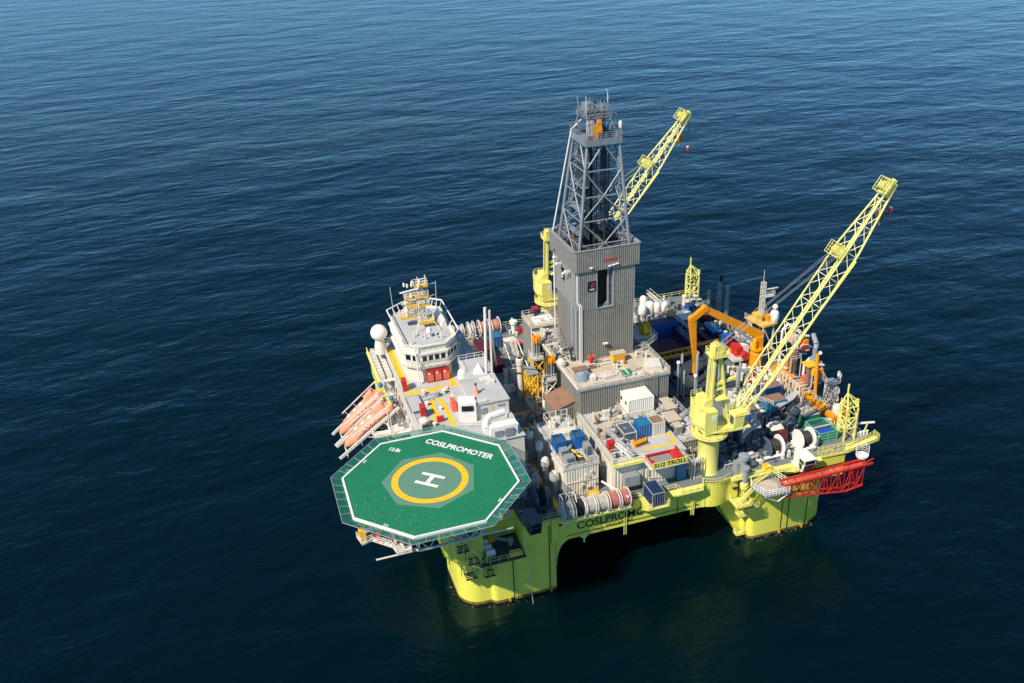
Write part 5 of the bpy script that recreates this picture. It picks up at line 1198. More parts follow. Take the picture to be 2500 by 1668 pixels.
    p = tip-ax*3.8-nn*.6; m = MB(); m.tube(p, p+Vector((0,0,-1.4)), .12, 5); m.build('wire', 'dsteel', k2); m = MB(); h = p+Vector((0,0,-1.6)); m.hull([h+Vector(v) for v in ((-.45,-.4,-1.2),(.45,-.4,-1.2),(.45,.4,-1.2),(-.45,.4,-1.2))],[h+Vector(v) for v in ((-.6,-.5,.4),(.6,-.5,.4),(.6,.5,.4),(-.6,.5,.4))]); m.tube(h+Vector((0,0,-1.2)),h+Vector((.2,0,-2.2)),.2,6); m.build('block', 'orange' if dz < 0 else 'rusty', k2)
crane(51.8,5.0,0,55.9,46.6,'near lemon yellow crane at the near deck edge, boom raised to upper right','small red and white whip hook below the boom head of the near crane')
crane(44.9,70.5,-1.0,52,47.2,'far lemon yellow crane partly hidden behind the derrick, boom raised to the right','small red and white whip hook below the boom head of the far crane', drop=7.5)
t = thing('crane_rest_deck', 'yellow landing with stairs under far crane behind derrick', 'platform', (44,66,20))
MB().box(40.5,48,63.5,67,20,20.2).build('deck', 'yellow', t); MB().stair((41,63,20.2),(44,61.5,16),.9,(.4,.9)).build('flight', 'yellow', t); rails(t,'yellow',[[(40.5,67,20.2),(40.5,63.5,20.2),(48,63.5,20.2)]],mid=3)
m = MB(); [m.tube((x,y,DZ),(x,y,20),.2,6) for x in (40.8,47.6) for y in (63.8,66.6)]; m.build('post', 'crane', t)
# ------------------------------------------------------------------ stern half: winches, gangway, pipe deck
def winch(x0, x1, y, z, r, lab, m1, m2, drum, grp='anchor winches'):
    t = thing('anchor_winch', lab, 'winch', ((x0+x1)/2,y,DZ), grp)
    MB().lathe((0,y,z),[(r*.55,x0),(r*.55,x1)],20,'x').build('drum', drum, t, True)
    for x, m_ in ((x0,m1),(x1,m2)):
        MB().lathe((0,y,z),[(.2,x-.16),(r*.96,x-.16),(r,x-.1),(r,x+.1),(r*.96,x+.16),(.2,x+.16)],30,'x').build('flange', m_, t, True)
        MB().box(x-.5,x+.5,y-1.5,y+1.5,DZ-.003,z-r*.55).build('foundation', m1, t)
    m = MB()
    for k in range(int((x1-x0)/.3)-1): m.lathe((0,y,z),[(r*.62,x0+.3*k+.22),(r*.68,x0+.3*k+.35),(r*.62,x0+.3*k+.48)],20,'x')
    m.build('chain_wrap', 'rope', t, True)
    MB().box(x1+.2,x1+1.3,y-.9,y+1.4,DZ,z+.2).build('gearbox', m2, t)
    MB().tube((x1+.2,y-1.5,DZ+.7),(x0-1.2,y-1.5,DZ+.7),.3,10).build('shaft_housing', m2, t, True)
    return t
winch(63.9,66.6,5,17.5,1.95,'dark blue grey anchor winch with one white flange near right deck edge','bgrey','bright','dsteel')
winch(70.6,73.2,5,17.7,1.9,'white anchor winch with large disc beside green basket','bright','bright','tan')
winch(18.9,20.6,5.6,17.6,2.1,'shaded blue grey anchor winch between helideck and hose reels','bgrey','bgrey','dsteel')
def winchcab(x0,x1,y0,y1,z0,z1,lab,mt):
    t = thing('winch_cabin', lab, 'cabin', ((x0+x1)/2,(y0+y1)/2,z0), 'winch control cabins')
    MB().hull([(x0,y0+.5,z0),(x1,y0+.5,z0),(x1,y1,z0),(x0,y1,z0)],[(x0,y0,z1-1.0),(x1,y0,z1-1.0),(x1,y1,z1-1.0),(x0,y1,z1-1.0)]).box(x0,x1,y0,y1,z1-1.0,z1-.1).build('wall', mt, t)
    MB().prism([(x0-.1,y0-.15),(x1+.1,y0-.15),(x1+.1,y1+.1),(x0-.1,y1+.1)],z1-.1,z1+.02).build('roof', mt, t)
    MB().box(x0+.15,x1-.15,y0-.03,y0,z1-.95,z1-.3).hull([(x0+.15,y0+.44,z0+.15),(x1-.15,y0+.44,z0+.15),(x1-.15,y0+.04,z1-1.15),(x0+.15,y0+.04,z1-1.15)],[(x0+.15,y0+.36,z0+.15),(x1-.15,y0+.36,z0+.15),(x1-.15,y0-.04,z1-1.15),(x0+.15,y0-.04,z1-1.15)]).build('front_window', 'glass', t)
    MB().box(x0-.03,x0,y0+.2,y0+1.6,z1-1.1,z1-.35).box(x0-.03,x0,y0+.7,y0+1.6,z0+.3,z1-1.25).build('side_window', 'glass', t)
    MB().box(x0,x1,y1,y1+.8,z0,z0+.1).bar((x0+.3,y0+1,z0-.02),(x0+.3,y1+1,z0-1.2),.2).bar((x1-.3,y0+1,z0-.02),(x1-.3,y1+1,z0-1.2),.2).build('bracket', mt, t)
winchcab(67.2,69.5,-2.3,1.1,15.6,18.3,'white control cabin with dark windows hanging over hull right of the near crane','bright')
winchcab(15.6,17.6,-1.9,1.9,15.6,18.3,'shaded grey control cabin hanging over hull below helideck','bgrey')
t = thing('winch_motor', 'dark red motor with cream cover between the two right winches', 'motor', (68,8,DZ)); MB().box(67.4,69.2,6.4,9.2,DZ,19.0).build('motor', 'maroon', t); MB().hull([(66.4,7.4,19.0),(69.0,7.4,19.0),(69.0,9.6,19.0),(66.4,9.6,19.0)],[(66.8,7.8,19.8),(68.6,7.8,19.8),(68.6,9.2,19.8),(66.8,9.2,19.8)]).build('cover', 'cream', t)
MB().box(66.5,68.9,7.5,9.5,DZ,19).build('base', 'dsteel', t)
t = thing('edge_balcony', 'yellow railed balcony along hull below the two right winches', 'balcony', (64.5,1,DZ))
MB().prism([(62.2,1.4),(62.8,.1),(66.0,-.1),(66.3,-1.0),(67.2,-1.0),(67.2,1.3)],15.2,15.4).build('deck', 'crane', t)
rails(t,'crane',[[(62.2,1.4,15.4),(62.8,.1,15.4),(66.0,-.1,15.4),(66.3,-1.0,15.4),(67.1,-1.0,15.4)]],mid=3,step=.8)
MB().hull([(62.6,1.4,15.2),(66.4,1.4,15.2),(66.4,1.4,14.2),(62.6,1.4,14.2)],[(62.9,.2,15.2),(66,.1,15.2),(66,.1,15.0),(62.9,.2,15.0)]).build('bracket', 'crane', t)
t = thing('stair_flight', 'yellow slanting stair with landing left of the right winches', 'stairs', (60,0,14)); MB().stair((58.6,.4,13.9),(62.0,.4,15.7),.9,(0,1)).build('flight', 'crane', t); MB().box(61.2,62.4,.6,1.9,15.6,16.5).build('chest', 'yellow', t)
t = thing('vent_post', 'grey twin vent post on yellow foot at hull edge right of near crane', 'vent', (57.3,1.6,14))
MB().lathe((57.4,2.0,DZ-.4),[(.55,0),(.55,3.3),(1.0,3.4),(1.0,4.1),(.2,4.3)],18).build('tall_stack', 'steel', t, True); MB().lathe((57.0,.5,14.4),[(.5,0),(.5,2.8),(.75,2.9),(.75,3.4),(.1,3.5)],16).build('short_stack', 'steel', t, True); MB().lathe((57.0,.6,13.2),[(.7,0),(.8,1.1),(.5,1.4)],16).build('foot', 'crane', t, True); MB().box(56.0,57.0,1.9,3.2,DZ,17.8).build('cabinet', 'steel', t)
# red gangway stowed along the hull
t = thing('gangway', 'red lattice gangway boom stowed along hull side above right column', 'gangway', (70,-3,13))
T0, T1, B0, B1 = (62.4,15.2),(80.6,15.6),(62.5,12.6),(79.2,11.1)
for y in (-2.2,-3.9): MB().bar((T0[0],y,T0[1]),(T1[0],y,T1[1]),.3,.34).build('top_chord', 'red', t)
m = MB(); [m.box(62.7+.5*k,63.0+.5*k,-3.7,-2.4,15.12,15.2) for k in range(35)]; m.build('walkway', 'pink', t)
for y in (-2.4,-3.7): MB().tube((B0[0],y,B0[1]),(75.6,y,10.5),.17,6).tube((75.6,y,10.5),(79.2,y,11.1),.2,6).build('bottom_chord', 'red', t)
for y in (-2.3,-3.8):
    m = MB(); n = 12
    for k in range(n):
        xa, xb = 62.5+16.5*k/n, 62.5+16.5*(k+1)/n; zl = lambda x: 12.6-2.1*(x-62.5)/13.1 if x < 75.6 else 10.5+.6*(x-75.6)/3.6
        zt = lambda x: 15.2+.4*(x-62.4)/18.2
        m.tube((xa,y,zl(xa)),(xb,y,zt(xb)),.08,5) if k % 2 else m.tube((xa,y,zt(xa)),(xb,y,zl(xb)),.11,5); m.tube((xb,y,zt(xb)),(xb,y,zl(xb)),.06,5)
    m.build('side_lacing', 'red', t)
m = MB()
for k in range(13): x = 62.5+16.5*k/12; m.tube((x,-2.3,15.2),(x,-3.8,15.2),.08,5); zz = 12.6-2.1*(x-62.5)/13.1 if x < 75.6 else 10.6; m.tube((x,-2.4,zz),(x,-3.7,zz),.07,5)
for k in range(8): x = 76.4+random.random()*3; m.tube((x,-2.3-random.random()*1.5,11),(x+random.uniform(-.6,.6),-2.3-random.random()*1.5,15.2),.06,4)
m.build('cross_lacing', 'red', t)
MB().bar((79,-3.0,15.2),(81.4,-3.0,15.8),.2).build('tip', 'red', t)
t = thing('rescue_basket', 'white round railed basket at the outer end of the red gangway', 'basket', (80,-1.4,15.8))
MB().lathe((79.9,-1.6,15.7),[(.3,-.3),(1.0,0),(1.15,.5),(1.1,.5),(.9,.1),(.05,.08)],20).build('basket', 'bright', t, True)
MB().rail([(79.9+1.1*math.cos(R(a)),-1.6+1.1*math.sin(R(a)),16.2) for a in range(-40,181,30)],h=1.9,mid=4,step=.6).build('railing', 'bright', t)
t = thing('gangway_landing', 'white turntable landing with cream floor at inner end of red gangway', 'platform', (61,-1.5,14))
MB().prism([(57.6,-1.0),(58.6,-4.2),(63.2,-4.4),(64.2,-2.0),(63.4,.6),(58.4,.8)],13.88,14.0).build('deck', 'steel', t); MB().lathe((60.8,-1.4,14.0),[(1.8,0),(1.8,.06),(1.7,.08)],24).build('turntable', 'tan', t)
rails(t,'bright',[[(58.6,-4.2,14),(63.2,-4.4,14)],[(57.6,-1,14),(58.6,-4.2,14)],[(63.4,.6,14),(58.4,.8,14)],[(64.2,-2,14),(63.4,.6,14)],[(57.6,-1,14),(58.4,.8,14)]],mid=3,step=.7,r=.055,h=1.3)
m = MB(); m.tube((58.6,-4,13.8),(61.5,-3.6,11.9),.12,6); m.tube((61.5,-3.6,11.9),(63.4,-4.2,13.8),.12,6); m.tube((61.5,-3.6,11.9),(64.2,-3.2,12.6),.12,6); m.tube((58.2,0,13.8),(60,1.3,11.5),.16,6); m.tube((63,0,13.8),(62,1.3,11.5),.16,6); m.bar((63.2,-3,12.6),(63.2,-3,15.4),.2); m.build('knee_brace', 'white', t)
MB().bar((62.2,1.2,15),(68.4,-1.2,15.1),.16).bar((61.8,.2,16.2),(63.4,-1.0,15.2),.14).build('stay_beam', 'crane', t)
# overhanging corner walkway and yellow lattice towers
t = thing('corner_walkway', 'yellow railed walkway jutting out at right deck corner', 'walkway', (82,3,DZ))
MB().prism([(73,1.1),(79,.9),(86.6,2.3),(86.6,4.0),(80,3.6),(73,2)],DZ-.35,DZ-.02).build('deck', 'crane', t)
rails(t,'crane',[[(73,1.1,DZ),(79,.9,DZ),(86.6,2.3,DZ),(86.6,4,DZ)],[(73.4,2.6,DZ),(79.8,2.2,DZ),(86.4,3.6,DZ)]],mid=3,step=1.1)
m = MB(); m.hull([(80,3,DZ-.4),(85.8,3.4,DZ-.4),(80,3,13.2)],[(80,3.4,DZ-.4),(85.8,3.8,DZ-.4),(80,3.4,13.2)]); m.build('bracket', 'lemon', t)
def boomtower(x, y, flip, lab):
    t = thing('lattice_tower', lab, 'tower', (x,y,DZ), 'yellow burner boom towers'); a = 1.15
    c = [(x-a,y-a),(x+a,y-a),(x+a,y+a),(x-a,y+a)]
    for k in range(4): MB().bar((*c[k],DZ),(*c[k],22.4),.28).build('leg', 'crane', t)
    for k in range(4):
        m = MB()
        p, q = c[k], c[(k+1)%4]
        for j in range(3):
            z0, z1 = DZ+.3+2.3*j, DZ+.3+2.3*(j+1); m.tube((*p,z0),(*q,z1),.1,5) if (j+k)%2 else m.tube((*q,z0),(*p,z1),.1,5); m.tube((*p,z1),(*q,z1),.13,5)
        m.build('side_lacing', 'crane', t)
    m = MB(); m.bar((x-a,y-a,22.4),(x-a*.6,y,25.4),.26); m.bar((x+a,y-a,22.4),(x-a*.6,y,25.4),.2); m.bar((x-a,y+a,22.4),(x-a*.6,y,25.4),.26); m.bar((x-a*.6,y,25.4),(x+a*1.5*flip,y,23.3),.3); m.bar((x+a*1.5*flip,y,23.3),(x+a,y-a,22.3),.22); m.tube((x-a*.6,y,25.0),(x-a*.6,y,27.3),.18,6); m.build('head_frame', 'crane', t)
    m = MB(); m.box(x+a*1.3*flip-.3,x+a*1.3*flip+.4,y-.3,y+.3,22.9,23.6); m.lathe((x-a,y,23.6),[(.1,-.1),(.5,-.1),(.5,.1),(.1,.1)],12,'y'); m.build('sheave', 'crane', t)
    MB().truss([(x-a-.1,y+.3,DZ),(x-a-.1,y+.9,DZ)],[(x-a-.1,y+.3,24),(x-a-.1,y+.9,24)],24,.05,.035).build('ladder', 'crane', t)
boomtower(81.1,5.2,1,'yellow lattice tower at the near right deck corner')
boomtower(83,71.2,1,'yellow lattice tower at the far deck corner behind orange crane')
t = thing('vent_manifold', 'white pipe end and bollards at tip of right corner walkway', 'pipework', (85,5,DZ)); MB().path([(82.8,5.2,DZ),(82.8,5.2,18.2),(86.4,4.0,18.4)],.22,8).build('pipe', 'white', t, True); m = MB(); [m.lathe((83.4+.7*k,4.6,DZ),[(.2,0),(.2,.7),(.32,.8),(.1,1.0)],10) for k in range(4)]; m.build('bollard', 'bright', t, True); MB().bar((84.6,4.6,DZ),(85.2,4.4,18.2),.2).build('post', 'crane', t)
# containers and baskets on the stern deck
container('container', 'teal blue container with rusty cluttered roof behind the winches', (71.6,76.0,17.3,20.3,DZ,18.3), 'teal', 'rusty', 'teal', 'x-')
container('container', 'dark blue container with brown roof behind the rusty roofed teal one', (74.2,78.1,22.4,25.6,DZ,18.3), 'navy', 'rusty', 'blue', 'x-')
container('container', 'blue container half hidden behind the near crane cab', (67.0,68.9,16.2,20.2,DZ,18.2), 'blue', 'rusty', 'navy', 'y-')
container('container', 'dark green container with tan rusty roof left of the orange pipes', (75.4,79.0,10.4,14.4,DZ,18.2), 'green', 'tan', 'dsteel', 'x-')
t = thing('cargo_basket', 'light green open cargo basket with bright blue tarpaulin inside', 'basket', (77,7.3,DZ)); x0,x1,y0,y1,z0,z1 = 75.3,79.1,5.0,9.8,DZ,17.7
m = MB(); m.box(x0,x1,y0,y1,z0,z0+.2); m.box(x0,x1,y0,y0+.08,z0+.2,z1-.1).box(x0,x0+.08,y0+.08,y1,z0+.2,z1-.1).box(x1-.08,x1,y0+.08,y1,z0+.2,z1-.1).box(x0+.08,x1-.08,y1-.08,y1,z0+.2,z1-.1); m.build('wall', 'green', t)
m = MB()
for z in (z0+.25,z0+.9,z0+1.5,z1): m.bar((x0,y0,z),(x1,y0,z),.14); m.bar((x0,y0,z),(x0,y1,z),.14); m.bar((x1,y0,z),(x1,y1,z),.14); m.bar((x0,y1,z),(x1,y1,z),.14)
for x, y in ((x0,y0),(x1,y0),(x1,y1),(x0,y1),((x0+x1)/2,y0),(x0,(y0+y1)/2)): m.bar((x,y,z0),(x,y,z1),.16)
m.build('frame', mat('basket_pale_green','#6fae93',.5,'#58645a',.3,.9), t); MB().box(x0+.3,x1-.3,y0+.3,y0+2.2,z0+.2,z0+1.5).build('tarpaulin', 'bluetarp', t); MB().box(x0+.3,x1-.3,y0+2.4,y1-.3,z0+.2,z0+1.3).build('cargo', 'bgrey', t); MB().bar((x0+.1,y0+2.3,z1),(x1-.1,y0+2.3,z1),.14).build('divider', 'bright', t)
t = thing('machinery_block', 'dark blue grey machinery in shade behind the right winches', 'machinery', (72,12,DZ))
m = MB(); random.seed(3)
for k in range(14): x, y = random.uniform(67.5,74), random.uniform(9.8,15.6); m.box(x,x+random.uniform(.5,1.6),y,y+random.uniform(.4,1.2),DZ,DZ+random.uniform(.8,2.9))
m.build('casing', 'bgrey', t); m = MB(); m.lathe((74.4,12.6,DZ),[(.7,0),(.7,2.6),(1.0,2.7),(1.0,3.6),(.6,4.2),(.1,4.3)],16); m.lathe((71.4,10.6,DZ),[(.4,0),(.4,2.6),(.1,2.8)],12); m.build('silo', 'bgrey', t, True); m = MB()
for k in range(10): x, y = random.uniform(67.5,74), random.uniform(9.8,15); m.path([(x,y,DZ),(x,y,DZ+2.2),(x+1,y+.4,DZ+2.4)],.12,6)
m.build('pipe', 'steel', t)
t = thing('cable_rack', 'curved pale cable trays on rack between near crane and winches', 'rack', (62,9,DZ)); m = MB()
for k in range(6): m.path([(60.4+.3*k,8+.5*k,16.3),(61.6+.3*k,9.0+.5*k,18.0),(63.4+.3*k,9.6+.5*k,18.8),(65.4+.2*k,9.6+.4*k,18.9)],.16,6)
m.build('cable', 'hose', t, True); m = MB(); [m.bar((x,8.6,DZ),(x,8.6,18),.16) for x in (61,63,65)]; [m.bar((x,12,DZ),(x,12,18.6),.16) for x in (61.4,63.4,65.4)]; m.build('post', 'dsteel', t)
t = thing('pipe_bridge', 'pale grey walkway bridge with supports beside teal container', 'walkway', (77.5,17,18)); MB().prism([(72.8,15.6),(77.6,17.6),(80.6,19.8),(80.2,20.8),(76.6,18.9),(72.6,16.6)],17.6,17.8).build('deck', 'roof', t); rails(t,'white',[[(76.6,18.9,17.8),(80.2,20.8,17.8)],[(72.6,16.8,17.8),(70.8,19.6,17.8)]],mid=3); MB().bar((76.5,18,DZ),(76.5,18,17.6),.4).bar((80,20,DZ),(80,20,17.6),.4).build('leg', 'white', t)
# orange pipe manifold along the right side
t = thing('test_manifold', 'long orange pipe manifold running along right side of deck', 'pipework', (81.6,20,16.5))
m = MB(); m.bar((81.8,9.6,17),(81.6,17.2,17),1.0,.9); m.bar((81.6,17.2,17.1),(81.5,23.6,17.6),.8,.8); m.bar((81.5,24,18),(80.4,29.4,18.4),1.3,1.4); m.build('main_pipe', 'orange', t)
MB().tube((84.0,19.4,DZ),(84.0,20.2,25.4),.36,10).build('standpipe', 'orange', t, True); m = MB()
for k in range(22): y = random.uniform(10,29); x = 81.4+random.uniform(-1.2,1.6); m.lathe((x,y,16.6+random.uniform(0,1.6)),[(.14,0),(.3,.1),(.3,.5),(.1,.6)],8); m.tube((x,y,16.4),(x+random.uniform(-1,1),y+random.uniform(-1,1),17.8),.1,5)
m.build('valve', 'yellow', t)
rails(t,'white',[[(79.9,19,18.6),(79.9,26,18.6)],[(83,9.6,16.4),(83,26,16.4)]],mid=3,step=1.2,r=.06); m = MB()
for k in range(9): y = 18+1.2*k; m.bar((79.9,y,DZ),(79.9,y,19.7),.16); m.bar((79.9,y,18.6),(82.6,y,18.6),.14); m.tube((79.9,y,DZ+.4),(79.9,y+1.2,18.5),.07,5)
m.build('support_frame', 'white', t)
t = thing('burner_stack', 'brown dark post box with yellow rim next to orange standpipe', 'stack', (83.2,21,DZ)); MB().box(82.7,83.5,20.6,21.4,DZ,22.6).build('stack', 'rusty', t); MB().box(82.2,84.4,20.2,22.6,22.6,22.9).build('cap', 'yellow', t); MB().box(83.2,84.0,19.8,20.5,20.8,22.2).build('valve_box', 'yellow', t); MB().ball((84.9,20.6,25.3),.4,12).build('lamp', 'bright', t)
for x, y, z1, bz, by, lab in ((83.7,27.8,22.6,25.8,-1.2,'left one of two grey exhaust pipes with bent top by far right lifeboat'),(86.9,25.0,21.6,24.4,2.6,'right one of two grey exhaust pipes, bent over the lifeboat davit')):
    t = thing('exhaust_pipe', lab, 'exhaust', (x,y,DZ), 'bent grey exhaust pipes'); MB().lathe((x,y,DZ),[(.95,0),(.95,z1-DZ-2.2),(1.0,z1-DZ-2.1),(1.0,z1-DZ)],18).build('silencer', 'rusty' if x < 85 else 'steel', t, True); MB().path([(x,y,z1-.1),(x,y,z1+2.2),(x+.3,y+.3*by*.3,z1+3.0),(x+1.0,y+by,z1+4.0)],.52,14).build('pipe', 'steel', t, True)
    m = MB(); [m.bar((x+sx,y+sy,DZ),(x+sx,y+sy,z1-1.6),.16) for sx in (-1.2,1.2) for sy in (-1.2,1.2)]; m.rail([(x-1.2,y-1.2,z1-1.8),(x+1.2,y-1.2,z1-1.8),(x+1.2,y+1.2,z1-1.8)],mid=2,step=1.2); m.build('cage', 'white', t)
def davitboat(y0, y1, x, z, lab, dav):
    t = thing('lifeboat', lab, 'lifeboat', (x,(y0+y1)/2,z), 'orange lifeboats at the right deck edge'); n = 12; vs = []; fs = []; st = ((0,.1),(.07,.55),(.2,.95),(.5,1),(.8,.95),(.93,.55),(1,.1))
    for u, s in st:
        for k in range(n): th = 2*math.pi*k/n; vs.append((x+1.35*s*math.cos(th), y0+(y1-y0)*u, z+(1.25 if math.sin(th) > 0 else 1.1)*s*math.sin(th)))
    for j in range(len(st)-1):
        for k in range(n): fs.append((j*n+k, (j+1)*n+k, (j+1)*n+(k+1)%n, j*n+(k+1)%n))
    fs.append(list(range(n))); fs.append([(len(st)-1)*n+k for k in range(n-1,-1,-1)])
    MB().add(vs, fs).build('boat_hull', 'orangel', t, True); MB().box(x-.6,x+.6,y0+1.2,y0+3,z+1.0,z+1.8).build('wheelhouse', 'orange', t); MB().tube((x-1.33,y0+1.2,z),(x-1.33,y1-1.2,z),.1,6).tube((x+1.33,y0+1.2,z),(x+1.33,y1-1.2,z),.1,6).build('fender', 'white', t)
    q = thing('davit', dav, 'davit', (x,y1,DZ), 'white lifeboat davits'); m = MB()
    for y in (y0+1.4,y1-1.4): m.path([(x-2,y,DZ),(x-2,y,z+1.8),(x-.8,y,z+3.0),(x+.6,y,z+2.6)],.26,8); m.tube((x-2,y,z-1),(x+.5,y,z-1.6),.16,6)
    m.build('arm', 'bright', q, True); MB().bar((x-.8,y0+1.2,z+3),(x-.8,y1-1.2,z+3),.25).build('beam', 'white', q); MB().box(x-2.6,x-1.6,(y0+y1)/2-1,(y0+y1)/2+1,DZ,DZ+1.6).build('winch', 'pink', q)
davitboat(28.6,37.2,88.0,21.4,'orange lifeboat hanging in white davit high at far right deck edge','white davit arms over the farther right edge lifeboat')
davitboat(22.4,28.2,87.9,17.6,'small orange rescue boat below the davit between exhaust pipes','white davit arms over the small rescue boat')
t = thing('satellite_tower', 'white lattice stand with round dishes at right deck edge', 'tower', (85.6,17,DZ)); MB().truss([(84.8,16.2,DZ),(86.4,16.2,DZ),(86.4,17.8,DZ),(84.8,17.8,DZ)],[(84.8,16.2,20.4),(86.4,16.2,20.4),(86.4,17.8,20.4),(84.8,17.8,20.4)],4,.09,.06,'x').build('lattice', 'white', t); MB().box(84.4,86.8,15.8,18.2,20.4,20.55).build('deck', 'steel', t); rails(t,'white',[[(84.4,18.2,20.55),(84.4,15.8,20.55),(86.8,15.8,20.55)]])
for dz_, r_ in ((22.2,.75),(18.6,.85),(16.8,.8)): MB().lathe((86.9,16.4,dz_),[(.05,.2),(r_*.8,.1),(r_,-.1),(r_*.9,-.15),(.05,.1)],16,'x').build('dish', 'bright', t, True)
t = thing('yellow_tank', 'yellow orange frame with white round tank near right corner tower', 'tank', (83.6,10.6,DZ)); MB().lathe((83.4,11.4,DZ),[(.9,0),(.9,2.8),(.6,3.2),(.05,3.25)],18).build('tank', 'white', t, True); MB().rail([(82.4,9.6,DZ),(84.8,9.6,DZ),(84.8,12.4,DZ)],h=2.6,mid=5,step=.8).build('frame', 'orange', t)
# knuckle boom crane ----------------------------------------------------
t = thing('knuckle_crane', 'orange knuckle boom pipe crane folded over the pipe deck', 'crane', (79.4,35,DZ))
MB().lathe((79.2,34.6,DZ),[(1.35,-.01),(1.35,4.0),(1.1,4.2),(1.1,4.9),(1.5,5.0),(1.5,5.3)],24).build('pedestal', 'orange', t, True); MB().box(78.6,80.4,34.2,35.8,20.9,23.4).build('slew_house', 'orange', t); MB().hull([(78.1,33.7,20.4),(78.55,33.7,20.4),(78.55,34.9,20.4),(78.1,34.9,20.4)],[(78.0,33.7,23.2),(78.5,33.7,23.2),(78.5,34.9,23.2),(78.0,34.9,23.2)]).build('counter_panel', 'yellow', t)
def beam(a, b, w0, w1, h0, h1, nm, mt='orange'):
    a = Vector(a); b = Vector(b); d = (b-a).normalized(); y = Vector((0,1,0)); n_ = d.cross(y).normalized()
    MB().hull([a-y*w0-n_*h0,a+y*w0-n_*h0,a+y*w0+n_*h0,a-y*w0+n_*h0],[b-y*w1-n_*h1,b+y*w1-n_*h1,b+y*w1+n_*h1,b-y*w1+n_*h1]).build(nm, mt, t)
beam((80.2,35,23.4),(66.4,35,32.2),.5,.45,.95,.6,'main_boom'); beam((66.4,35,32.3),(63.6,35,30.3),.5,.45,.6,.6,'elbow'); beam((63.6,35,30.6),(64.8,35,19.6),.48,.3,.75,.3,'outer_boom'); MB().tube((79.2,34.6,22),(73.2,34.8,26.8),.28,8).build('ram', 'steel', t, True); MB().tube((64.7,35,19.8),(64.8,35,17.4),.4,8).build('gripper', 'orange', t)
m = MB(); m.lathe((66.4,35,32.3),[(.1,-.6),(.7,-.6),(.7,.6),(.1,.6)],12,'y'); m.lathe((63.6,35,30.5),[(.1,-.55),(.65,-.55),(.65,.55),(.1,.55)],12,'y'); m.build('pivot', 'orange', t)
MB().box(77.4,78.9,37.0,38.4,18,20.6).build('operator_cab', 'bright', t); MB().box(77.36,77.4,37.2,38.2,19,20.3).build('cab_window', 'glass', t)
t = thing('iron_roughneck', 'red and blue pipe handling machine beside the orange crane column', 'machine', (76.6,38.6,18)); MB().hull([(75.8,36.8,18),(77.6,36.8,18),(77.6,41.6,18),(75.8,41.6,18)],[(76,37,20.2),(77.4,37,20.2),(77.2,41.4,20.8),(76,41.4,20.8)]).build('body', 'red', t); MB().box(75.7,77.3,41.7,43.4,18,20.8).build('power_pack', 'blue', t); MB().lathe((77,35.4,19),[(.9,-.5),(.9,.5)],16,'y').build('reel', 'red', t, True); MB().box(74.4,78.4,35.5,44,17.7,17.95).build('platform', 'white', t); rails(t,'white',[[(74.4,44,17.95),(74.4,35.5,17.95),(78.4,35.5,17.95)]],mid=3,step=.9); m = MB(); [m.bar((x,y,DZ),(x,y,17.7),.25) for x in (74.8,78) for y in (36,43.5)]; m.build('leg', 'steel', t)
# right mast -------------------------------------------------------------
t = thing('signal_mast', 'slim white lattice mast with small platform at far right deck edge', 'mast', (85.8,44,22)); c = [(85.3,43.6),(86.1,43.6),(86.1,44.4),(85.3,44.4)]
MB().truss([(*p,22) for p in c],[(*p,31.2) for p in c],8,.06,.035,'x').build('lattice', 'white', t); MB().prism([(83.2,46.6),(84.4,40.6),(88.2,41.2),(87.6,47)],21.7,22).build('deck', 'yellow', t); rails(t,'white',[[(83.2,46.6,22),(84.4,40.6,22),(88.2,41.2,22),(87.6,47,22)]],mid=3); m = MB(); [m.bar((x,y,DZ),(x,y,21.7),.3) for x, y in ((84,46),(84.8,41.2),(87.6,41.6),(87.2,46.4))]; m.tube((84,46,21.5),(84.8,41.2,16),.14,6); m.tube((84.8,41.2,21.5),(87.6,41.6,16),.14,6); m.build('leg', 'white', t); MB().box(86.2,88.4,43.4,44.8,27.6,27.75).rail([(86.2,43.4,27.75),(88.4,43.4,27.75),(88.4,44.8,27.75)],step=.7).build('side_platform', 'white', t); MB().bar((86.4,43.8,29.4),(89.2,43.8,29.4),.2).build('radar_scanner', 'bright', t); m = MB(); m.tube((85.6,44,31),(85.6,44,34),.06,5); [m.tube((85.7,44,26+k),(84+1.1*k,46.4-k,22),.04,4) for k in range(4)]; m.build('stay', 'white', t); MB().box(83.8,85.2,42.6,44.6,22,24).build('cabinet', 'yellow', t); MB().box(86.3,87.2,42,43.4,22,23.6).build('cabinet', 'orange', t)
radome(88.0,42.2,22,1.0,.5,'white capsule radome by the slim mast at the right deck edge','white',False); MB()
t = thing('lamp_dome', 'small white ball dome above capsule radome at right deck edge', 'dome', (88,42.2,25.2)); MB().ball((88.0,42.2,25.6),.62,16).build('dome', 'bright', t, True); MB().lathe((88,42.2,24.7),[(.3,0),(.3,.4)],10).build('neck', 'white', t)
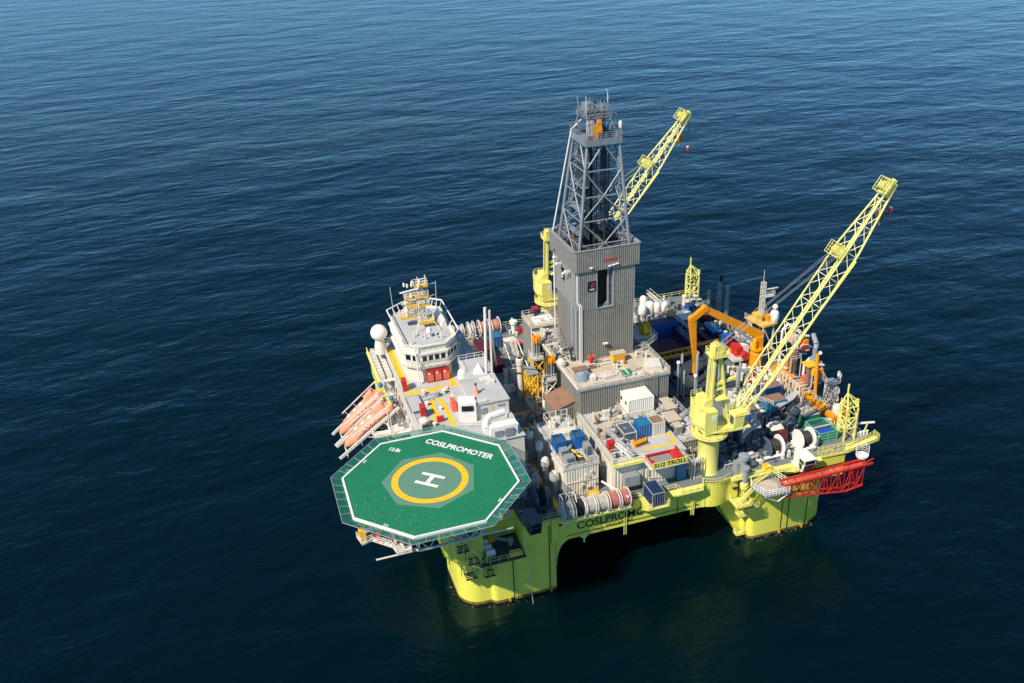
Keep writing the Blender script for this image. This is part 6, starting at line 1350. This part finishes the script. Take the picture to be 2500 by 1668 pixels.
# pipe deck and far side --------------------------------------------------
t = thing('pipe_rack', 'dark pipe rack with maroon pipes beside the derrick', 'rack', (65,43,DZ)); MB().box(57.2,74,29.5,52,DZ,16.1).build('deck', 'dsteel', t); m = MB(); random.seed(5)
for k in range(26): y = 46+.2*k; m.tube((60.5+random.uniform(0,.6),y,17.2),(70-random.uniform(0,2.4),y,17.2),.14,6)
m.build('pipe_layer', 'maroon', t); m = MB()
for k in range(24): y = 36.4+.22*k; m.tube((58+random.uniform(0,1),y,16.8),(70.5-random.uniform(0,2),y,16.8),.13,6)
m.build('pipe_layer', 'dsteel', t); m = MB(); [m.box(x-.15,x+.15,30,52,16.1,16.6) for x in (60,64,68,72)]; m.build('bearer', 'bgrey', t)
t = thing('catwalk_machine', 'long orange catwalk beam lying across the dark pipe deck', 'catwalk', (66,42.8,18)); m = MB(); m.bar((56.6,41.8,18.2),(69,42.6,18.0),.7,.5); m.bar((57,43.6,18.4),(69,44.4,18.2),.5,.4); m.bar((70.6,45.0,18.2),(76,45.4,18.2),.6,.5); m.build('beam', 'orange', t); m = MB(); [m.bar((57.5+1.5*k,41.8,17.9),(57.5+1.5*k,44.2,17.9),.25) for k in range(9)]; m.build('rung', 'yellow', t); m = MB(); [m.bar((57.5+3*k,42.8,16.1),(57.5+3*k,42.8,17.9),.3) for k in range(5)]; m.build('support', 'dsteel', t)
t = thing('mud_tank', 'long blue open tank with dark side at back of the pipe deck', 'tank', (65,55,DZ)); MB().box(60.0,71,54.6,57.6,DZ,19.6).build('side_wall', 'blue', t); MB().box(60.2,70.8,54.8,57.4,19.6,19.65).build('liquid', 'navy', t); rails(t,'white',[[(60,57.6,19.6),(71,57.6,19.6)],[(60,58.8,19.6),(71,58.8,19.6)]],mid=3); MB().box(69.4,71.0,45.8,54.5,DZ,18.6).build('end_wall', 'navy', t); MB().box(70.2,71.8,57.6,59.2,19.6,20.6).build('pump', 'yellow', t)
for i, (x, y, z0, z1, r) in enumerate(((57.8,29,DZ,24.2,.24),(59.0,28.6,DZ,22.4,.2),(59.0,29.8,DZ,25.6,.26),(61.9,28.8,DZ,25.6,.3),(61.0,27.6,DZ,21.2,.22),(65.4,29.6,DZ,26,.3),(64.4,28.6,DZ,22.6,.24),(70.8,27.6,DZ,20.8,.28),(71.9,28.8,DZ,21.6,.26),(67.2,29.0,DZ,22.2,.24))):
    t = thing('casing_post', 'grey upright '+['post with bulb top nearest drill floor','short post second from drill floor','tall post behind short one','tall thick post under orange boom tip','low post with white valve','tall post left of crane A frame top','post just left of crane frame','low post right of the crane frame','rightmost post in the row behind near crane','mid height post behind crane frame'][i], 'post', (x,y,z0), 'grey upright posts at front of pipe deck'); MB().lathe((x,y,z0),[(r,0),(r,z1-z0),(r*.6,z1-z0+.2)],12).build('post', 'steel', t, True); MB().lathe((x,y,z0),[(r*1.7,-.01),(r*1.7,.3)],12).build('base_flange', 'dsteel', t)
    if i in (0,4): MB().ball((x,y,z1+.2),.42,10).build('valve', 'bright', t, True)
for i, (x, y, z1, r) in enumerate(((67.4,62.6,19.6,.9),(69.0,62.0,19.4,.7),(70.8,61.6,19.2,.7),(66.6,64.5,20.4,.7),(65.0,61.4,19.8,.8))):
    t = thing('cyclone_vent', ['fat','middle','right hand','small rear','left hand'][i]+' white ventilator of the cluster right behind the derrick', 'vent', (x,y,DZ), 'white ventilators behind the derrick'); MB().lathe((x,y,DZ),[(r*.8,0),(r*.8,z1-DZ-.3),(r*1.25,z1-DZ-.2),(r*1.25,z1-DZ+.5)],18).build('stack', 'white', t, True); MB().lathe((x,y,z1+.5),[(r*1.25,0),(r*1.3,.7),(r*1.0,1.4),(r*.5,1.7),(.05,1.75)],16).build('cowl', 'bright', t, True)
t = thing('bulk_tank', 'bulky white tank and duct right beside the derrick wall', 'tank', (62.8,64,DZ)); MB().lathe((62.6,64,DZ),[(1.8,0),(1.8,6.4),(1.5,7.0),(.05,7.2)],20).build('shell', 'white', t, True); MB().path([(60.6,62.6,22.5),(62.2,61.6,21.6),(63,60.8,18.5),(63,60.8,16)],.5,10).build('duct', 'white', t, True)
t = thing('shaker_house', 'dark equipment frame in front of white ventilators', 'machinery', (66,60.4,DZ)); m = MB(); random.seed(9)
for k in range(16): x, y = random.uniform(61,72), random.uniform(59.2,63); m.box(x,x+random.uniform(.4,1.4),y,y+random.uniform(.4,1),DZ,DZ+random.uniform(1.5,4.2))
m.build('casing', 'cream', t); m = MB()
for k in range(14): x, y = random.uniform(61,72), random.uniform(59.2,66); m.path([(x,y,DZ),(x,y,19),(x+1.2,y,19.4)],.14,6)
m.build('pipe', 'white', t); rails(t,'white',[[(61,66.8,DZ),(74,66.8,DZ)]],mid=4)
container('container', 'white roofed container under slanted walkway at far side', (73.2,77.2,57,62,DZ,18.4), 'navy', 'bright', 'white', 'x-')
t = thing('inclined_walkway', 'white inclined railed walkway behind the derrick at far side', 'walkway', (71,60,19)); MB().stair((68.6,66,22.4),(74.6,53.6,16.6),1.1,(.9,.44)).build('flight', 'white', t); MB().bar((70,64,DZ),(70,64,21),.25).build('post', 'white', t)
crate('cargo_basket','deep blue open skip with rounded rim behind the orange crane','skip',(76.8,79.2,48.8,53.6,DZ,18.2),'navy','blue',None,'teal')
crate('maroon_skip','maroon long skip in front of the deep blue skip','skip',(74.8,76.2,47,53,DZ,17.2),'maroon','maroon')
crate('red_cover_box','faded red covered box near far deck corner','box',(79.4,82,57.4,61,DZ,18.2),'maroon','maroon',None,'pink')
container('container', 'small teal container seen left of far slanted walkway', (71.6,73.4,63,66,DZ,18.2), 'teal', 'teal', 'teal', 'y-')
container('container', 'small blue container by foot of the far lattice tower', (78.4,80.2,63.4,66,DZ,18), 'blue', 'navy', 'blue', 'y-')
for x, y, z1, bx, lab, mt in ((92.0-6.5,58.5,23.2,.2,'thin grey exhaust with bent top left of the slim mast','steel'),(83.6,63.6,20.2,0,'squat grey ventilator post at far right deck edge','tan'),(85.2,61.6,24.4,.6,'slender exhaust with black sooty tip at far right edge','steel')):
    t = thing('funnel', lab, 'funnel', (x,y,DZ), 'exhaust funnels at the far edge'); MB().lathe((x,y,DZ),[(.6,0),(.6,z1-DZ-3),(.42,z1-DZ-2.8),(.42,z1-DZ)],14).build('pipe', mt, t, True); MB().tube((x,y,z1),(x+bx,y+.2,z1+1.2),.42,12).build('tip', 'black' if bx > .5 else mt, t, True)
for b, lab in (((79.6,83.4,63.8,70,DZ,18.2),'grey machinery under far lattice tower'),((77,84.6,26,31,DZ,17.6),'mixed grey machinery between orange crane and exhaust pipes'),((72,78,30,34.5,DZ,18),'cream and grey machinery in front of the orange crane'),((66,72,21.5,27,DZ,17.4),'grey machinery behind boom foot of near crane'),((79.5,85,38,46,DZ,18.2),'machinery below the slim mast'),((80.5,85,48,57,DZ,17.4),'deck gear between deep blue skip and far right edge'),((55,60,12,20,DZ,17),'dark gear on deck right of near crane pedestal'),((57.5,62.5,3,7,DZ,16.8),'dark gear at hull edge right of near crane pedestal'),((66.8,71,16.2,21,DZ,16.6),'small gear around the blue container by crane cab')):
    x0,x1,y0,y1,z0,z1 = b; t = thing('deck_machinery', lab, 'machinery', ((x0+x1)/2,(y0+y1)/2,z0)); random.seed(hash(lab) % 991 if 0 else len(lab)*7)
    for mt in ('steel','white','dsteel','cream'):
        m = MB()
        for k in range(9 if x1-x0 > 3 else 5):
            x, y = random.uniform(x0,x1-.8), random.uniform(y0,y1-.8); m.box(x,x+random.uniform(.3,1.5),y,y+random.uniform(.3,1.3),z0,z0+random.uniform(.4,z1-z0))
        m.build('casing', mt, t)
    m = MB()
    for k in range(12): x, y = random.uniform(x0,x1), random.uniform(y0,y1); h = random.uniform(.6,z1-z0+.4); m.path([(x,y,z0),(x,y,z0+h),(x+random.uniform(-1.5,1.5),y,z0+h)],.1,6)
    m.build('pipe', 'steel', t); m = MB()
    for k in range(6): x, y = random.uniform(x0,x1), random.uniform(y0,y1); m.lathe((x,y,z0),[(.3,0),(.3,z1-z0-.6),(.42,z1-z0-.5),(.42,z1-z0),(.1,z1-z0+.1)],10)
    m.build('stack', 'white', t, True)
# ------------------------------------------------------------------ open deck between quarters and derrick, far port edge
container('container', 'royal blue container with teal lid on open deck left of derrick', (29.2,31.6,65,68.4,DZ,18.3), 'blue', 'teal', 'navy', 'y-')
container('container', 'maroon container in shade beside the twin white mast', (24.8,28.2,60.2,66,DZ,18.2), 'maroon', 'maroon', 'maroon', 'x-')
container('container', 'small dark red container at foot of the twin white mast', (26.2,28.6,53.6,59,DZ,17.6), 'maroon', 'red', 'maroon', 'x-')
for i, x in enumerate((21.4,23.6,26.2,29.2,32.0)):
    t = thing('far_hose_reel', ['leftmost','second','third','fourth','rightmost'][i]+' hose reel from the left along the far deck edge', 'reel', (x,72.6,DZ), 'hose reels along the far deck edge'); w_ = .6 if i < 3 else 1.0; r_ = 1.7 if i < 2 else 1.95
    MB().lathe((x,72.6,17.6),[(1.2,-w_),(1.5,-w_*.5),(1.5,w_*.5),(1.2,w_)],20,'x').build('hose', 'hose' if i < 3 else 'pinkhose', t, True)
    for s in (-1,1):
        m = MB(); n = 20
        for k in range(n): a, b = 2*math.pi*k/n, 2*math.pi*(k+1)/n; m.bar((x+s*w_,72.6+r_*math.cos(a),17.6+r_*math.sin(a)),(x+s*w_,72.6+r_*math.cos(b),17.6+r_*math.sin(b)),.16)
        for k in range(6): a = math.pi*k/3; m.tube((x+s*w_,72.6,17.6),(x+s*w_,72.6+r_*math.cos(a),17.6+r_*math.sin(a)),.05,4)
        m.build('flange', 'bright', t)
    MB().tube((x-w_-.2,71.8,DZ),(x-w_-.2,72.6,17.6),.1,5).tube((x+w_+.2,71.8,DZ),(x+w_+.2,72.6,17.6),.1,5).build('stand', 'white', t)
t = thing('deck_vent', 'white mushroom vent beside railing at far deck edge', 'vent', (36.2,71,DZ)); MB().lathe((36.2,71,DZ),[(.6,0),(.6,2.4),(.95,2.5),(.95,3.2),(.1,3.4)],16).build('cowl', 'bright', t, True); MB().box(37.2,38.2,70,71.2,DZ,17).build('box', 'red', t)
t = thing('access_gangway', 'white sloping stair gangway beside grey rear module', 'stairs', (32,56,18)); MB().stair((32.6,60.4,19.4),(31.4,51.8,15.7),1.2,(1,.1)).build('flight', 'white', t); MB().tube((30.6,60,19),(30.0,51,16.2),.14,6).tube((33.6,60.4,19.6),(33.6,52,16),.14,6).build('handrail', 'bright', t); MB().box(30.8,33.4,60.2,62.2,19.2,19.4).build('landing', 'white', t); m = MB(); [m.bar((x,y,DZ),(x,y,19.2),.2) for x in (31,33.2) for y in (60.4,62)]; m.build('post', 'white', t)
crate('blue_tray','low blue tray with red and yellow gear beside stair gangway','tray',(33.0,36.2,62.5,65.5,DZ,16.4),'teal','white',None,'red')
t = thing('frame_ramp', 'dark shaded sloping pipe frame by wheelhouse side', 'frame', (23,58,DZ)); MB().truss([(20.6,52,19.6),(22.2,52,19.6)],[(23.2,65,16.2),(24.8,65,16.2)],10,.1,.07).build('frame', 'bgrey', t); m = MB(); [m.bar((21+k*.6,53+3.2*k,DZ),(21+k*.6,53+3.2*k,19.4-.9*k),.18) for k in range(4)]; m.build('post', 'bgrey', t)
t = thing('deck_hatch', 'big dark square hatch on shaded deck beside roof house', 'hatch', (22.6,27,DZ)); MB().box(20.6,24.4,34.5,39.8,DZ,16.4).build('coaming', 'deck', t)
t = thing('canvas_cover', 'pale crumpled cover on shaded deck below big ventilator trunk', 'cover', (27.6,39,DZ)); m = MB(); n = 14; random.seed(4)
m.add([(27.2+1.8*math.cos(2*math.pi*k/n),46+1.4*math.sin(2*math.pi*k/n),DZ) for k in range(n)]+[(27.2+1.3*math.cos(2*math.pi*k/n),46+.9*math.sin(2*math.pi*k/n),16.5+random.uniform(-.2,.5)) for k in range(n)]+[(27.2,46,16.9)],[(i,(i+1)%n,(i+1)%n+n,i+n) for i in range(n)]+[(i+n,(i+1)%n+n,2*n) for i in range(n)]); m.build('cover', 'white', t, True)
# pipework between deck and tensioners
for b, lab in (((27.6,30.8,30.6,36.4,DZ,19.5),'white pipes and valves left of the front tensioner frame'),((28.2,31,44,49,DZ,19.8),'white pipes and valves below big ventilator trunk'),((16.2,21.0,8.8,13.6,DZ,19.6),'jumbled white pipes and tan boxes between helideck and round vents'),((19.2,21.6,14.2,19,DZ,18.0),'shaded pipes by wall of quarters near helideck'),((31.4,33.0,8,20,DZ,20.6),'pipes filling the gap between the two cream modules'),((20.5,27,67,71,DZ,17.4),'shaded deck gear below the far hose reels'),((47.6,50,3.2,8,DZ,20.2),'white arched pipes between sign module and near crane pedestal')):
    x0,x1,y0,y1,z0,z1 = b; t = thing('pipe_manifold', lab, 'pipework', ((x0+x1)/2,(y0+y1)/2,z0)); random.seed(len(lab)*3+1)
    m = MB()
    for k in range(24):
        x, y = random.uniform(x0,x1), random.uniform(y0,y1); h = random.uniform(1,z1-z0); m.path([(x,y,z0),(x,y,z0+h),(min(x1,max(x0,x+random.uniform(-1.6,1.6))),y,z0+h+.1),(min(x1,max(x0,x+random.uniform(-1.6,1.6))),min(y1,y+random.uniform(0,1.5)),z0+h*.7)],random.choice((.07,.1,.16)),6)
    m.build('pipe', 'white', t); m = MB()
    for k in range(12): x, y, z = random.uniform(x0,x1), random.uniform(y0,y1), random.uniform(z0+.8,z1); m.box(x,x+.4,y,y+.4,z,z+.4)
    m.build('valve', 'steel', t); m = MB()
    for k in range(6): x, y = random.uniform(x0,max(x0+.1,x1-1.2)), random.uniform(y0,y1-1); m.box(x,x+1.1,y,y+.9,z0,z0+random.uniform(.7,2.4))
    m.build('box', 'tan', t); rails(t,'white',[[(x0,y0,z1-1.4),(x1,y0,z1-1.4)],[(x0,y0,z1-1.4),(x0,y1,z1-1.4)]],mid=3,step=.9)
    m = MB(); [m.bar((x,y,z0),(x,y,z1-1.4),.14) for x in (x0,x1) for y in (y0,y1)]; m.build('post', 'steel', t)
# notch deck below the helideck
for k, (x, y, z) in enumerate(((9.1,4.8,BZ),(9.3,3.4,BZ),(9.5,2.0,BZ))):
    t = thing('white_drum', ['rearmost','middle','front'][k]+' of three white life raft canisters on notch deck under helideck', 'canister', (x,y,z), 'white canisters on the notch deck'); MB().lathe((x,y,z+.75),[(.05,-.85),(.5,-.8),(.6,-.7),(.6,.7),(.5,.8),(.05,.85)],14,'x').build('canister', 'bright', t, True); MB().box(x-.7,x+.7,y-.5,y+.5,z+.06,z+.3).build('cradle', 'steel', t)
t = thing('deck_jib', 'grey jib arm lying on notch deck under the helideck', 'jib', (12,4.6,BZ)); MB().bar((10.6,5.6,BZ+.9),(14.2,3.6,BZ+.7),.4,.45).build('arm', 'steel', t); MB().lathe((13.6,3.6,BZ),[(.4,.05),(.35,1.0),(.5,1.1),(.5,1.4)],12).build('post', 'steel', t, True); MB().box(10.2,11.3,5.2,6.1,BZ+.06,BZ+1.1).build('winch', 'yellow', t)
crate('yellow_grab','yellow and cream gear at outer edge of notch deck','box',(12.6,14.6,.3,1.1,BZ+.06,BZ+.8),'yellow','crane')
t = thing('support_posts', 'yellow box girder standing at the bow under the helideck', 'girder', (4,3.5,DZ)); MB().prism([(2.2,4.6),(3.9,2.2),(4.6,2.6),(3.0,5.2)],DZ-.4,20.4).build('web', 'lemon', t); MB().bar((3.3,3.8,20.4),(1.2,-2,26),.5).build('stay', 'white', t)
# ------------------------------------------------------------------ small gear that clutters the roofs and decks
def gear(lab, b, n, seed, mts=('steel','white','dsteel','tan'), hmax=1.2, pipes=10):
    x0,x1,y0,y1,z = b; rng = random.Random(seed); t = thing('roof_gear', lab, 'equipment', ((x0+x1)/2,(y0+y1)/2,z))
    for mt in mts:
        for k in range(n):
            x, y = rng.uniform(x0,x1-.3), rng.uniform(y0,y1-.3); q = rng.random(); h = rng.uniform(.25,hmax)
            if q < .6: m = MB().box(x,x+rng.uniform(.3,1.1),y,y+rng.uniform(.3,1.0),z-.002,z+h)
            else: m = MB().lathe((x,y,z),[(.22,0),(.22,h),(.3,h+.05),(.3,h+.25),(.05,h+.3)],10)
            m.build('unit', mt, t)
    for k in range(pipes):
        x, y = rng.uniform(x0,x1), rng.uniform(y0,y1); dx, dy = rng.choice(((1,0),(0,1),(-1,0))); L = rng.uniform(1,3.5); h = rng.uniform(.15,.9)
        MB().path([(x,y,z),(x,y,z+h),(min(x1,max(x0,x+dx*L)),min(y1,y+dy*L),z+h),(min(x1,max(x0,x+dx*L)),min(y1,y+dy*L),z)],rng.choice((.06,.09,.14)),6).build('pipe', rng.choice(('white','steel','hose')), t)
gear('pipes and small units around the blue bins on the corner module roof',(24.9,30.8,6.5,17,RZ),7,1)
gear('pipes and small units on the near module roof behind the sign',(34.2,41.5,11,21.5,RZ-.25),10,2,('steel','white','rusty','tan'),1.6,18)
gear('small units along left edge of near module roof beside pipe tray',(34.1,38.4,5.4,11,RZ-.25),3,3)
gear('brackets and pipes on top of pump module beside near crane',(48,53,9,21.5,20.2),5,4,hmax=1.4)
gear('hoses and small units on front of drill floor roof',(36.8,48,22.6,29.2,27),6,5,('white','tan','rusty'),.7,10)
gear('units and pipes on right side of drill floor roof',(49,52,27.5,44,27),5,6,('steel','white'),1.4,12)
gear('stair ends and pipes on left strip of drill floor roof',(33.9,37.2,33,47,27),7,8,('steel','white','dsteel'),1.8,16)
gear('tan and grey units on pale rear module roof',(34.4,43.6,51,56.4,26.8),4,9,('tan','steel'),.8,6)
gear('grey gear scattered on open deck between quarters and tensioners',(24.5,28.5,24,36,DZ),5,10,('steel','white'),1.4,10)
gear('gear and cable drums around the near right anchor winches',(62.6,74.5,2.4,9.6,DZ),8,11,('bgrey','steel','white'),1.3,14)
gear('pipes and boxes between teal container and orange manifold',(76,81,15,22,DZ),6,12,('steel','white','dsteel'),1.8,14)
gear('pipes and boxes beside the green basket at right edge',(79.4,85,6.5,16,DZ),6,13,('steel','white','yellow'),1.6,14)
gear('shaded gear around the blue grey anchor winch below helideck',(15.8,21.6,2.2,8.6,DZ),6,14,('bgrey','dsteel'),1.6,10)
gear('small fittings and masts on roof of quarters behind helideck',(5,16,26.5,29.2,AZ),3,15,('white','steel'),.7,5)
gear('gear on roof of quarters behind the wheelhouse',(4,18,50.6,51.8,AZ),4,16,('white','steel'),1.2,4)
gear('gear along far deck edge right of the hose reels',(34.5,60,69,74,DZ),10,17,('white','steel','cream'),2.4,16)
gear('pipes under white railings right of the white ventilators',(71.5,78,62.5,74.5,DZ),7,18,('white','steel','dsteel'),2.2,14)
gear('deck fittings at far right edge near rescue boat',(84,86,26,40,DZ),5,19,('white','orange','steel'),2.0,8)
gear('dark shaded gear between near crane pedestal and the vent post',(54.2,62,3.4,12,DZ),9,21,('bgrey','dsteel','navy'),2.2,16)
gear('fine pipework and boxes on shaded deck below the helideck right edge',(16,21.4,9,15,DZ),7,22,('white','tan','steel','pink'),3.2,14)
gear('pipes and valve boxes around base of orange knuckle crane',(72.5,82,27,34,DZ),10,23,('white','cream','steel','red'),2.6,18)
gear('pipes and boxes between pipe deck and right edge behind orange crane',(75,85.5,44,56,DZ),9,24,('white','steel','dsteel','yellow'),2.4,14)
gear('gear on near module roof right of the yellow edged walkway',(46.9,47.2,11.5,17.5,RZ-.25),2,25,('steel','white'),1.0,4)
gear('pipes on near module roof between cream container and blue container',(38.4,47,13.8,17.6,RZ-.25),7,26,('steel','white','tan'),1.1,12)
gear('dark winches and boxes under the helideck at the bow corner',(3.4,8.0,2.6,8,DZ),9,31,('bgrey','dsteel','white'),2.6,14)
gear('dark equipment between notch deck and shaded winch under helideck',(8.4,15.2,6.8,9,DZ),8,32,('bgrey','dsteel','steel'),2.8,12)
